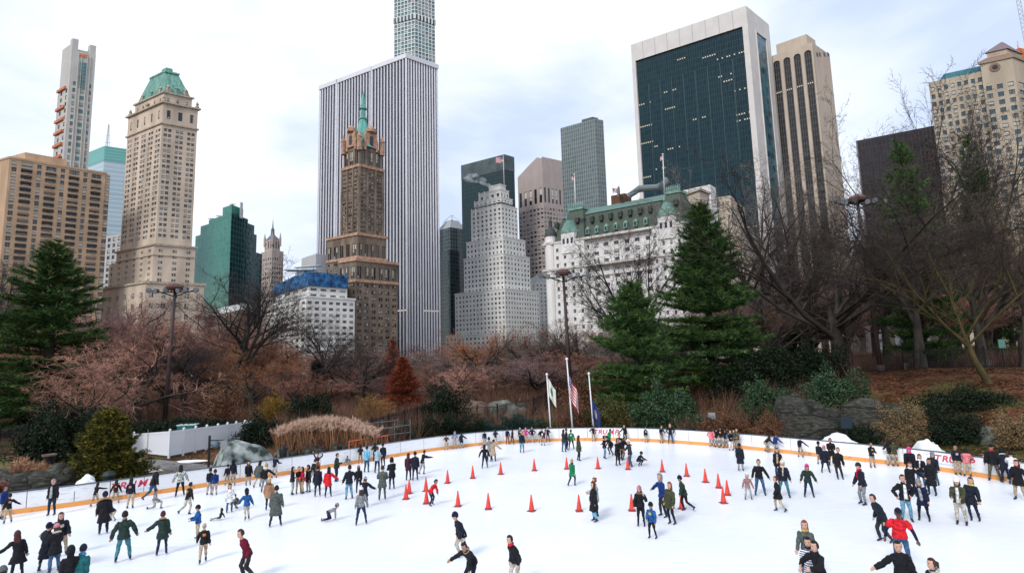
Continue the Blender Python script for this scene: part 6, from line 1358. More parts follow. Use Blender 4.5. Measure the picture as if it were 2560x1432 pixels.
def cm(c): 
    if c == 'camo': return mat('cloth_camo', (.12, .15, .13), .85, col2=(.52, .55, .50), scale=14, detail=2, ramp=(.45, .55))
    if c == 'dcamo': return mat('cloth_dcamo', (.02, .02, .014), .85, col2=(.17, .14, .10), scale=16, detail=2, ramp=(.45, .55))
    if c == 'pattern': return mat('cloth_pattern', (.12, .10, .13), .85, col2=(.42, .20, .16), scale=22, detail=1, ramp=(.45, .55))
    if c == 'stripes':
        if 'cloth_stripes' not in MATS:
            m = D.materials.new('cloth_stripes'); m.use_nodes = True; t = m.node_tree; w_ = t.nodes.new('ShaderNodeTexWave'); w_.bands_direction = 'Z'; w_.inputs['Scale'].default_value = 5.2; w_.inputs['Distortion'].default_value = .6; c_ = t.nodes.new('ShaderNodeTexCoord'); r_ = t.nodes.new('ShaderNodeValToRGB'); r_.color_ramp.elements[0].position = .42; r_.color_ramp.elements[1].position = .5; r_.color_ramp.elements[0].color = (.02, .03, .06, 1); r_.color_ramp.elements[1].color = (.7, .7, .72, 1)
            t.links.new(c_.outputs['Object'], w_.inputs[0]); t.links.new(w_.outputs[0], r_.inputs[0]); t.links.new(r_.outputs[0], t.nodes['Principled BSDF'].inputs['Base Color']); MATS['cloth_stripes'] = m
        return MATS['cloth_stripes']
    return cloth(c, CC[c])
def hm(c): return mat('hair_' + c, HC[c], .6, spec=.3, var=.3, scale=30, bump=.5, bscale=60, stretch=(1, 1, .15))
M_boot = mat('skate_navy', (.015, .022, .055), .4, var=.3, scale=12); M_steel = mat('blade_steel', (.55, .57, .60), .3, metal=.6); M_eye = mat('eye_dark', (.012, .010, .010), .4); M_lip = mat('lip', (.30, .09, .08), .5); M_fur = mat('fur_tan', (.42, .28, .18), .95, var=.35, scale=20, bump=1, bscale=40); M_furw = mat('fur_cream', (.70, .64, .56), .95, var=.2, scale=20, bump=1, bscale=40); M_glove = mat('glove_black', (.012, .012, .014), .7); M_bootb = mat('boot_brown', (.06, .025, .018), .6)
# limbs as (outwards, forwards) angles in degrees from hanging straight down: arms ((upper),(fore)), legs ((thigh),(shin))
PO = {'stand': dict(ra=((8, 4), (6, 14)), la=((8, 4), (6, 14)), rl=((4, 3), (3, -3)), ll=((4, 0), (3, -4)), lean=(2, 0)),
 'wide': dict(ra=((14, 5), (10, 20)), la=((14, 5), (10, 20)), rl=((11, 4), (9, -4)), ll=((11, 2), (9, -6)), lean=(4, 0)),
 'glide': dict(ra=((26, -10), (22, 8)), la=((26, 18), (22, 34)), rl=((3, 14), (2, -12)), ll=((5, -16), (5, -46)), lean=(14, 0)),
 'glider': dict(ra=((26, 18), (22, 34)), la=((26, -10), (22, 8)), rl=((5, -16), (5, -46)), ll=((3, 14), (2, -12)), lean=(14, 0)),
 'walk': dict(ra=((10, -16), (8, 2)), la=((10, 18), (8, 32)), rl=((3, 18), (2, -2)), ll=((4, -14), (4, -26)), lean=(6, 0)),
 'arms': dict(ra=((26, 6), (18, 20)), la=((30, 2), (22, 12)), rl=((9, 8), (8, -8)), ll=((9, 4), (8, -10)), lean=(8, 0)),
 'armr': dict(ra=((46, 14), (54, 20)), la=((14, 5), (12, 16)), rl=((7, 5), (6, -5)), ll=((7, 2), (6, -6)), lean=(5, 5)),
 'arml': dict(ra=((14, 5), (12, 16)), la=((46, 14), (54, 20)), rl=((7, 5), (6, -5)), ll=((7, 2), (6, -6)), lean=(5, -5)),
 'front': dict(ra=((6, 26), (-14, 86)), la=((6, 26), (-14, 86)), rl=((4, 3), (3, -3)), ll=((5, 0), (4, -4)), lean=(3, 0)),
 'phone': dict(ra=((10, 30), (-20, 100)), la=((8, 4), (6, 14)), rl=((4, 3), (3, -3)), ll=((4, 0), (3, -4)), lean=(2, 0), head=18),
 'face': dict(ra=((8, 4), (6, 14)), la=((30, 40), (-24, 158)), rl=((5, 3), (4, -3)), ll=((5, 0), (4, -4)), lean=(2, 0)),
 'reach': dict(ra=((20, 62), (14, 78)), la=((16, 58), (10, 74)), rl=((5, 12), (4, -8)), ll=((6, -8), (5, -20)), lean=(16, 0)),
 'bend': dict(ra=((30, 38), (26, 50)), la=((34, 30), (30, 40)), rl=((8, 38), (6, -18)), ll=((8, 30), (6, -22)), lean=(48, 0), head=-18),
 'bent': dict(ra=((50, 20), (54, 30)), la=((12, 24), (6, 10)), rl=((9, 30), (7, -14)), ll=((10, 22), (8, -20)), lean=(40, 0), head=12),
 'rail': dict(ra=((16, 34), (6, 84)), la=((16, 34), (6, 84)), rl=((4, 2), (3, -3)), ll=((5, -6), (4, -10)), lean=(12, 0)),
 'hips': dict(ra=((46, -14), (-34, 6)), la=((46, -14), (-34, 6)), rl=((7, 3), (6, -3)), ll=((7, 0), (6, -5)), lean=(2, 0)),
 'crouch': dict(ra=((14, 40), (4, 76)), la=((14, 40), (4, 76)), rl=((10, 98), (6, -30)), ll=((10, 92), (6, -34)), lean=(34, 0)),
 'kneel': dict(ra=((8, 14), (2, 50)), la=((8, 14), (2, 50)), rl=((6, 84), (4, -6)), ll=((5, 2), (4, -86)), lean=(6, 0)),
 'sit': dict(ra=((20, -28), (16, -12)), la=((20, 10), (10, 50)), rl=((8, 84), (6, 78)), ll=((12, 92), (8, 66)), lean=(-12, 0)),
 'crawl': dict(ra=((4, 6), (3, 2)), la=((4, 10), (3, 4)), rl=((6, 24), (4, -84)), ll=((6, 6), (4, -80)), lean=(74, 0), head=-40),
 'sway': dict(ra=((12, 10), (8, 24)), la=((12, 10), (8, 24)), rl=((10, 3), (9, -3)), ll=((-4, 0), (-6, -4)), lean=(3, 9)),
 'swayl': dict(ra=((12, 10), (8, 24)), la=((12, 10), (8, 24)), rl=((-4, 3), (-6, -3)), ll=((10, 0), (9, -4)), lean=(3, -9)),
 'tuck': dict(ra=((12, -20), (4, 10)), la=((12, -16), (4, 14)), rl=((4, 22), (3, -14)), ll=((5, 2), (4, -30)), lean=(24, 0), head=4),
 'hug': dict(ra=((20, 52), (-34, 70)), la=((24, 46), (-40, 66)), rl=((5, 3), (4, -3)), ll=((6, 0), (5, -4)), lean=(8, 0)),
 'up': dict(ra=((150, 20), (170, 20)), la=((130, 30), (165, 30)), rl=((5, 3), (4, -3)), ll=((6, 0), (5, -4)), lean=(4, 0)),
 'look': dict(ra=((8, 20), (-30, 60)), la=((12, 8), (8, 20)), rl=((6, 6), (5, -6)), ll=((6, -4), (5, -12)), lean=(6, -3), head=14)}
def ell(c, ex, rx, ey, ry, n=12): return [c + ex * (rx * math.cos(6.2832 * j / n)) + ey * (ry * math.sin(6.2832 * j / n)) for j in range(n)]
def dr(a, f, s): a, f = math.radians(a), math.radians(f); return Vector((s * math.sin(a), math.sin(f) * math.cos(a), -math.cos(f) * math.cos(a))).normalized()
PC = 0
ft_ = D.textures.new('folds', 'CLOUDS'); ft_.noise_scale = .11; ft_.noise_depth = 2
def fold(o, S, st=.036, ml=.42): m_ = o.modifiers.new('folds', 'DISPLACE'); m_.texture = ft_; m_.strength = st * S; m_.mid_level = ml; m_.texture_coords = 'GLOBAL'
def person(px, yf, yh, face, pose, top, tc, pc, hd, skin, label, H=1.68, fur=None, scarf=None, prt=None, boots=None, build=1.0, inner=None, kid=False, cape=None):
    """one skater: yf = row of the feet (None when cut off by the frame), yh = row of the head top, face = degrees, 0 towards the camera, 90 to the picture's right"""
    global PC; PC += 1; rd = random.Random(PC * 7 + px); P = PO[pose]; L1, L2 = P['lean']; L1 = math.radians(L1 + rd.uniform(-2, 2)); L2 = math.radians(L2 + rd.uniform(-2, 2)); up = Vector((math.sin(L2), math.sin(L1) * math.cos(L2), math.cos(L1) * math.cos(L2))).normalized()
    fw = Vector((0, 1, 0)); fw = (fw - up * fw.dot(up)).normalized(); sx = fw.cross(up).normalized()
    jt = lambda: rd.uniform(-7, 7); FT = D.textures.get('folds')
    pel = Vector((0, 0, 0)); neck = pel + up * .305; hdir = (up * .45 + Vector((0, 0, .55)) + fw * math.sin(math.radians(P.get('head', 4))) * .5).normalized(); hs = 1.2 if kid else 1.07
    hc = neck + hdir * (.098 * hs) + fw * .006; arms = {}; legs = {}; 
    for s, k in ((1, 'ra'), (-1, 'la')):
        (a, f), (a2, f2) = P[k]; sh = pel + up * .254 + sx * (s * .093 * build); el = sh + dr(a + jt(), f + jt(), s) * .172; wr = el + dr(a2 + jt(), f2 + jt(), s) * .142; arms[s] = (sh, el, wr, (wr - el).normalized())
    for s, k in ((1, 'rl'), (-1, 'll')):
        (a, f), (a2, f2) = P[k]; kb = rd.uniform(0, 9) if pose not in ('kneel', 'crawl', 'sit', 'crouch') else 0; f += kb; f2 -= kb; a += rd.uniform(-2, 3); hp = pel + Vector((s * .048, 0, -.01)); kn = hp + dr(a, f, s) * .245; an = kn + dr(a2, f2, s) * .232; sd_ = (an - kn).normalized(); fd = (fw * 0 + Vector((0, 1, 0)) - sd_ * sd_.y); fd = fd.normalized() if fd.length > .2 else Vector((0, 0, 1)); legs[s] = (hp, kn, an, sd_, fd)
    low = min(min(legs[s][2].z - (.062 if abs(legs[s][4].z) < .6 else .05) for s in (1, -1)), -.095 if pose == 'sit' else 9); 
    if pose == 'crawl': low = min(low, min(arms[s][2].z - .03 for s in (1, -1)))
    if pose in ('kneel', 'crawl'): low = min(low, min(legs[s][1].z - .03 for s in (1, -1)))
    topz = (hc + hdir * .078 * hs).z - low; hoff = hc.xy.to_3d()
    r_ = None
    if yf is not None:
        g = atz(px, yf, 0); a_ = math.atan2(g.x, g.y); rb_ = float(np.interp(a_, BAZ, BR)) - .42; rn_ = math.hypot(g.x, g.y)
        if rn_ > rb_: g = Vector((g.x * rb_ / rn_, g.y * rb_ / rn_, 0))
        S = zrow(g.x, g.y, yh) / topz
    else:
        g0 = atz(px, yh, H / 1.01 * topz); S = H / 1.01; g = Vector((g0.x, g0.y, 0))
    S = min(max(S, .55), 2.0)
    rad = Vector((g.x, g.y, 0)).normalized(); rt = Vector((rad.y, -rad.x, 0)); th = math.radians(face); f = rad * -math.cos(th) + rt * math.sin(th); rz = math.atan2(-f.x, f.y)
    if yf is None: g = g - Matrix.Rotation(rz, 3, 'Z') @ (hoff * S)
    big = (S * F / max(g.y, 1)) > 95; mid_ = (S * F / max(g.y, 1)) > 62; N = 12 if big else 10
    t = thing('person', label, 'person', (g.x, g.y, .0), rz); Z = lambda p: (p - Vector((0, 0, low))) * S
    def tub(q, pts, rr, n=8): q.tube([Z(p) for p in pts], [r * S for r in rr], n)
    def rings(q, R, n=None): q.rings([ell(Z(c), ex, rx * S, ey, ry * S, N) for c, ex, rx, ey, ry in R])
    B_ = build
    # ---- body: one skin from head to ankles
    q = MB(); X = Vector((1, 0, 0)); Y = Vector((0, 1, 0))
    rings(q, [(pel - up * .04, sx, .058, fw, .040), (pel + up * .03, sx, .066 * B_, fw, .045), (pel + up * .12, sx, .054 * B_, fw, .040), (pel + up * .2, sx, .068 * B_, fw, .044), (pel + up * .25, sx, .066 * B_, fw, .040), (pel + up * .285, sx, .034, fw, .034), (neck + up * .03, sx, .029, fw, .030), (hc - hdir * .04, sx, .030, fw, .032)])
    hx = sx; hy = (fw - hdir * fw.dot(hdir)).normalized(); hz = hdir
    def hp_(x, y, z): return hc + (hx * x + hy * y + hz * z) * hs
    prof = [(-.078, .016, .018, .016), (-.070, .028, .032, .010), (-.050, .040, .044, .006), (-.020, .046, .052, .002), (.015, .050, .058, -.002), (.045, .046, .054, -.004), (.066, .032, .038, -.004), (.076, .012, .014, -.004)]
    q.rings([ell(Z(hp_(0, c_, z_)), hx, rx * S * hs, hy, ry * S * hs, N) for z_, rx, ry, c_ in prof])
    q.tube([Z(hp_(0, .050, .006)), Z(hp_(0, .064, -.022)), Z(hp_(0, .052, -.028))], [.006 * S, .010 * S, .008 * S], 6)
    for s in (1, -1): q.ball(Z(hp_(s * .049, -.004, -.008)), .008 * S, .012 * S, .017 * S, 6)
    for s in (1, -1):
        sh, el, wr, hd_ = arms[s]; tub(q, [pel + up * .235 + sx * s * .04, sh - up * .006, sh.lerp(el, .5), el, el.lerp(wr, .4), wr], [.020, .022, .022, .020, .019, .015]); 
        u1 = hd_.cross(Y if abs(hd_.y) < .8 else X).normalized(); u2 = hd_.cross(u1).normalized()
        if u2.dot(sx) * s > 0: u2 = -u2            # u2 faces the body side, u1 across the palm
        pc_ = wr + hd_ * .028
        q.rings([ell(Z(wr + hd_ * d_), u1, a_ * S, u2, b_ * S, 8) for d_, a_, b_ in ((-.004, .017, .013), (.02, .025, .012), (.045, .027, .012), (.056, .024, .010))])
        if big:
            for k in range(4):
                o = wr + hd_ * .052 + u1 * (-.019 + .0127 * k); l_ = (.030, .038, .040, .030)[k]; d1 = (hd_ + u2 * .25).normalized(); d2 = (hd_ + u2 * .9).normalized(); tub(q, [o, o + d1 * l_ * .55, o + d1 * l_ * .55 + d2 * l_ * .5], [.0062, .0056, .004], 5)
            o = wr + hd_ * .018 + u1 * .022; tub(q, [o, o + (hd_ * .7 + u1 * .8).normalized() * .022, o + (hd_ * .95 + u1 * .45 + u2 * .2).normalized() * .042], [.008, .007, .005], 5)
        else:
            for k in range(4): o = wr + hd_ * .048 + u1 * (-.018 + .012 * k); tub(q, [o, o + (hd_ + u2 * .4).normalized() * (.030, .037, .038, .028)[k]], [.0065, .005], 4)
            o = wr + hd_ * .018 + u1 * .020; tub(q, [o, o + (hd_ + u1 * .7).normalized() * .036], [.008, .005], 4)
    for s in (1, -1):
        hp, kn, an, sd_, fd = legs[s]; tub(q, [pel + X * s * .035 + Vector((0, 0, .03)), hp, hp.lerp(kn, .5), kn, kn.lerp(an, .35), an], [.036, .038, .034, .027, .025, .018]); tub(q, [an, an + sd_ * .03 + fd * .02, an + sd_ * .035 + fd * .075], [.018, .018, .012], 6)
    body = q.build('body', SKIN[skin], t, True)
    if big or mid_:
        md = body.modifiers.new('skin', 'REMESH'); md.mode = 'VOXEL'; md.voxel_size = (.0085 if big else .016) * S; md.use_smooth_shade = True
    if big or mid_:
        q = MB()
        for s in (1, -1): q.ball(Z(hp_(s * .019, .049, .006)), .0075 * S, .006 * S, .005 * S, 6); q.tube([Z(hp_(s * .010, .0515, .018)), Z(hp_(s * .028, .047, .019))], .0028 * S, 4)
        q.tube([Z(hp_(-.016, .048, -.046)), Z(hp_(0, .0515, -.047)), Z(hp_(.016, .048, -.046))], .0036 * S, 5, 1); q.build('face', [M_eye, M_lip], t)
    # ---- trousers
    def seg(q, pts, rr): tub(q, pts, rr, N)
    wide_ = {'black': -.004, 'ink': -.004, 'djean': -.004, 'djean': -.003}.get(pc, .001)
    if pc:
        q = MB(); rings(q, [(pel - up * .055, sx, .074, fw, .060), (pel - up * .01, sx, .088 * B_, fw, .068), (pel + up * .05, sx, .082 * B_, fw, .062), (pel + up * .09, sx, .074 * B_, fw, .056)])
        for s in (1, -1):
            hp, kn, an, sd_, fd = legs[s]; seg(q, [pel + X * s * .035 + Vector((0, 0, .01)), hp, hp.lerp(kn, .5), kn, kn + fd * .004, kn.lerp(an, .5), kn.lerp(an, .93)], [.058, .059, .051, .040 + wide_, .039 + wide_, .036 + wide_, .028 + wide_])
        o = q.build('trousers', cm(pc), t, True)
        if mid_: md = o.modifiers.new('cloth', 'REMESH'); md.mode = 'VOXEL'; md.voxel_size = .016 * S; md.use_smooth_shade = True; fold(o, S, .026, .5)
    # ---- upper garment
    ln = {'tee': .015, 'polo': -.04, 'crop': .13, 'sweat': -.045, 'jacket': -.065, 'coat': -.16, 'long': -.27, 'dress': -.20}[top]; puff = {'tee': .006, 'polo': .012, 'crop': .006, 'sweat': .010, 'jacket': .016, 'coat': .020, 'long': .020, 'dress': .010}[top]; sl = {'tee': .5, 'polo': .62}.get(top, .97)
    lg = ((legs[1][1] + legs[-1][1]) / 2 - pel).normalized() if ln < -.02 else -up; sprd = abs(legs[1][1].x - legs[-1][1].x) * .5; spf = abs(legs[1][1].y - legs[-1][1].y) * .5
    q = MB(); R = []
    if ln < -.02:
        for k in range(5, 0, -1):
            d_ = -ln * k / 5; m_ = min(1, d_ / .2); R.append((pel + lg * d_, X, (.088 * B_ + puff) + sprd * m_ * .5 + .028 * m_ * (top == 'dress'), Y, .070 + puff + spf * m_ * .8 + .02 * m_))
    elif ln < .02: R.append((pel + up * ln, sx, .085 * B_ + puff, fw, .066 + puff))
    else: R.append((pel + up * ln, sx, .066 * B_ + puff, fw, .054 + puff))
    if ln < .02: R += [(pel + up * .03, sx, .082 * B_ + puff, fw, .062 + puff), (pel + up * .11, sx, .070 * B_ + puff, fw, .056 + puff)]
    R += [(pel + up * .19, sx, .086 * B_ + puff, fw, .062 + puff), (pel + up * .228, sx, .090 * B_ + puff * .8, fw, .062 + puff * .7), (pel + up * .262, sx, .072 * B_ + puff * .4, fw, .053), (pel + up * .286, sx, .050, fw, .046), (pel + up * .305, sx, .040, fw, .040)]
    if top in ('jacket', 'coat', 'long'): R.append((neck + up * .022, sx, .041, fw, .042))
    rings(q, R)
    for s in (1, -1):
        sh, el, wr, hd_ = arms[s]; e = puff * .8; pts = [pel + up * .262 + sx * s * .045, sh + up * .003, sh.lerp(el, .18), sh.lerp(el, .5), el, el.lerp(wr, .5), el.lerp(wr, 1.02)]; rr_ = [.024 + e * .6, .031 + e * .8, .036 + e, .033 + e, .029 + e, .026 + e, .021 + e * .8]
        if sl < .9: pts = pts[:4] + [sh.lerp(el, .5 + sl * .3)]; rr_ = rr_[:4] + [.036 + e]
        seg(q, pts, rr_)
    o = q.build({'tee': 'shirt', 'polo': 'shirt', 'crop': 'shirt', 'sweat': 'sweater', 'jacket': 'jacket', 'coat': 'coat', 'long': 'coat', 'dress': 'dress'}[top], cm(tc), t, True)
    if mid_: md = o.modifiers.new('cloth', 'REMESH'); md.mode = 'VOXEL'; md.voxel_size = (.012 if big else .016) * S; md.use_smooth_shade = True; fold(o, S)
    if top == 'polo' or inner == 'sleeves':
        for s in (1, -1): sh, el, wr, hd_ = arms[s]; q = MB(); seg(q, [sh.lerp(el, .5), el, el.lerp(wr, .97)], [.033, .029, .022]); q.build('sleeve', cm('navy'), t, True)
    if inner and inner != 'sleeves':               # open jacket: a strip of shirt showing down the chest
        q = MB(); rr_ = []
        for d_, w_ in ((.285, .022), (.24, .030), (.18, .034), (.10, .036), (.0, .040), (-.05, .042)):
            if d_ < ln - .01 or (ln > 0 and d_ < .02): continue
            ry = {.285: .050, .24: .062, .18: .066, .10: .060, .0: .068, -.05: .070}[d_] + puff + .016; c = pel + up * d_; rr_.append([Z(c + sx * -w_ + fw * (ry - .012)), Z(c + fw * ry), Z(c + sx * w_ + fw * (ry - .012)), Z(c + fw * (ry - .03))])
        q.rings(rr_); q.build('shirt', cm(inner), t, True)
    if prt:                                         # printed emblem, 'b' back or 'f' front
        sgn = -1 if prt[0] == 'b' else 1; q = MB(); c = pel + up * .19; ry = .066 + puff + .018
        q.rings([[Z(c + up * d_ + sx * x_ + fw * sgn * (ry - abs(x_) * .22 + dd)) for x_, dd in ((-.038, 0), (0, 0), (.038, 0), (.038, -.02), (-.038, -.02))] for d_ in (-.03, .0, .035)]); q.build('print', cm(prt[1]), t)
    # ---- hair and headwear
    def shell(q, k, fn, n=14):
        RR = []
        for i in range(9):
            a = math.pi * (i + (.05 if i == 0 else -.05 if i == 8 else 0)) / 8; r = []
            for j in range(n):
                b_ = 6.2832 * j / n; x, y, z = math.sin(a) * math.cos(b_), math.sin(a) * math.sin(b_), -math.cos(a); m_ = fn(x, y, z) * k
                r.append(Z(hp_(x * .050 * m_, -.002 + y * .058 * m_, .003 + z * .074 * m_)))
            RR.append(r)
        q.rings(RR)
    short = lambda x, y, z: 1.14 if (z > .42 or (y < .15 and z > -.45)) else .82
    longf = lambda x, y, z: 1.20 if (z > .5 or y < .32) else .82
    bean = lambda x, y, z: 1.24 if z > .18 else (.80 if y > -.4 or z < -.2 else 1.1)
    hair, _, hat = hd.partition('+')
    if hair and hair != 'none':
        kind_, col_ = (hair.split('.') + ['brn'])[:2]; q = MB()
        if kind_ in ('s', 'bun', 'pony'): shell(q, 1.0, short)
        elif kind_ in ('l', 'm'):
            shell(q, 1.0, longf); e_ = .155 if kind_ == 'l' else .07; b0 = hp_(0, -.026, -.02)
            rings(q, [(b0 + hz * .03, hx, .054, hy, .044), (b0 - hz * .04, hx, .064, hy, .044), (b0 - hz * .085 - fw * .004, sx, .066, fw, .036), (b0 - up * e_ - fw * .016, sx, .052, fw, .024), (b0 - up * (e_ + .03) - fw * .024, sx, .02, fw, .008)])
        elif kind_ == 'bald': shell(q, .93, lambda x, y, z: 1.10 if (y < -.2 and -.5 < z < .3) else .82)
        if kind_ == 'bun': q.ball(Z(hp_(0, -.052, .056)), .026 * S, k=8)
        if kind_ == 'pony': tub(q, [hp_(0, -.058, .03), hp_(0, -.085, .01), hp_(0, -.085, -.07), hp_(0, -.07, -.12)], [.012, .020, .016, .005], 7)
        q.build('hair', hm(col_), t, True)
    if hat:
        a_ = hat.split('.'); q = MB(); hcol = cm(a_[1])
        if a_[0] in ('bean', 'pom'):
            shell(q, 1.0, bean); rings(q, [(hp_(0, 0, .006), hx, .0625 * hs, hy, .0705 * hs), (hp_(0, 0, .026), hx, .0625 * hs, hy, .070 * hs)]); ho = q.build('hat', hcol, t, True)
            if a_[0] == 'pom': q = MB(); q.ball(Z(hp_(0, -.008, .108)), .024 * S, k=8); q.build('pompom', cm(a_[2]) if len(a_) > 2 else hcol, ho, True)
        elif a_[0] == 'cap': shell(q, 1.0, lambda x, y, z: 1.2 if z > .3 else .8); q.rings([[Z(hp_(x_ * .8, y_, .034 + dz)) for x_, y_ in ((-.045, .04), (-.035, .085), (0, .10), (.035, .085), (.045, .04))] for dz in (-.003, .004)]); q.build('cap', hcol, t, True)
        elif a_[0] == 'helmet': shell(q, 1.12, lambda x, y, z: 1.2 if z > .12 else .7); q.build('helmet', hcol, t, True)
        elif a_[0] == 'hood': shell(q, 1.12, lambda x, y, z: 1.24 if (y < .35 or z > .55) else .72); rings(q, [(neck - up * .01, sx, .058, fw, .052), (hc - hz * .05 - hy * .01, hx, .060, hy, .058)]); q.build('hood', hcol, t, True)
        elif a_[0] == 'band': rings(q, [(hp_(0, 0, .012), hx, .058, hy, .066), (hp_(0, 0, .034), hx, .057, hy, .065)]); q.build('headband', hcol, t, True)
    if fur:                                         # fur-edged hood lying on the shoulders
        q = MB(); n = 12; q.rings([[Z(neck + up * .004 + sx * (.066 * math.cos(a)) + fw * (.058 * math.sin(a) - .018) + up * (-.02 * math.sin(a))) + (sx * math.cos(a) * math.cos(b_) + fw * math.sin(a) * math.cos(b_) + up * math.sin(b_)) * (.021 if math.sin(a) < .3 else .013) * S for b_ in [6.2832 * k / 8 for k in range(8)]] for a in [6.2832 * k / n for k in range(n)]], 0, False, True); q.build('fur_collar', {'t': M_fur, 'w': M_furw}.get(fur) or cm(fur), t, True)
    if scarf:
        q = MB(); n = 12; q.rings([[Z(neck + up * .014 + sx * (.046 * math.cos(a)) + fw * (.048 * math.sin(a) + .002)) + (sx * math.cos(a) * math.cos(b_) + fw * math.sin(a) * math.cos(b_) + up * math.sin(b_) * 1.3) * .019 * S for b_ in [6.2832 * k / 8 for k in range(8)]] for a in [6.2832 * k / n for k in range(n)]], 0, False, True)
        if scarf[0] == '_': tub(q, [neck + fw * .06, pel + up * .22 + fw * .082 + sx * .015, pel + up * .08 + fw * .080 + sx * .02], [.016, .018, .016], 6)
        q.build('scarf', cm(scarf.strip('_')), t, True)
    # ---- skates
    bm = {'b': M_bootb, 'p': cm('plum'), 'l': cm('blue')}.get(boots, M_boot)
    for s in (1, -1):
        hp, kn, an, sd_, fd = legs[s]; q = MB(); tub(q, [kn.lerp(an, .78), kn.lerp(an, .95), an + sd_ * .012], [.0285, .027, .026], 8); w2 = sd_.cross(fd).normalized()
        so_ = an + sd_ * .022; q.rings([ell(Z(so_ + fd * d_ + sd_ * o_), w2, a_ * S, sd_, b_ * S, 8) for d_, a_, b_, o_ in ((-.036, .014, .014, 0), (-.026, .021, .024, -.003), (0, .022, .026, -.003), (.04, .024, .019, .004), (.07, .022, .014, .008), (.086, .010, .008, .010))])
        b = q.build('skate', bm, t, True); q = MB(); o = so_ + sd_ * .034
        if yf is None or True:
            w3 = w2 * .0035; a0 = o - fd * .04; a1 = o + fd * .082; lo_ = sd_ * .011
            q.rings([[Z(p_ - w3), Z(p_ + w3), Z(p_ + w3 + lo_), Z(p_ - w3 + lo_)] for p_ in (a0, o + fd * .02, a1)])
            for d_ in (-.02, .05): p_ = so_ + fd * d_; q.rings([[Z(p_ + sd_ * z_ + w3 * c_ + fd * e_) for c_, e_ in ((-1, -.01), (1, -.01), (1, .01), (-1, .01))] for z_ in (.015, .036)])
        q.build('blade', M_steel, b)
    return t
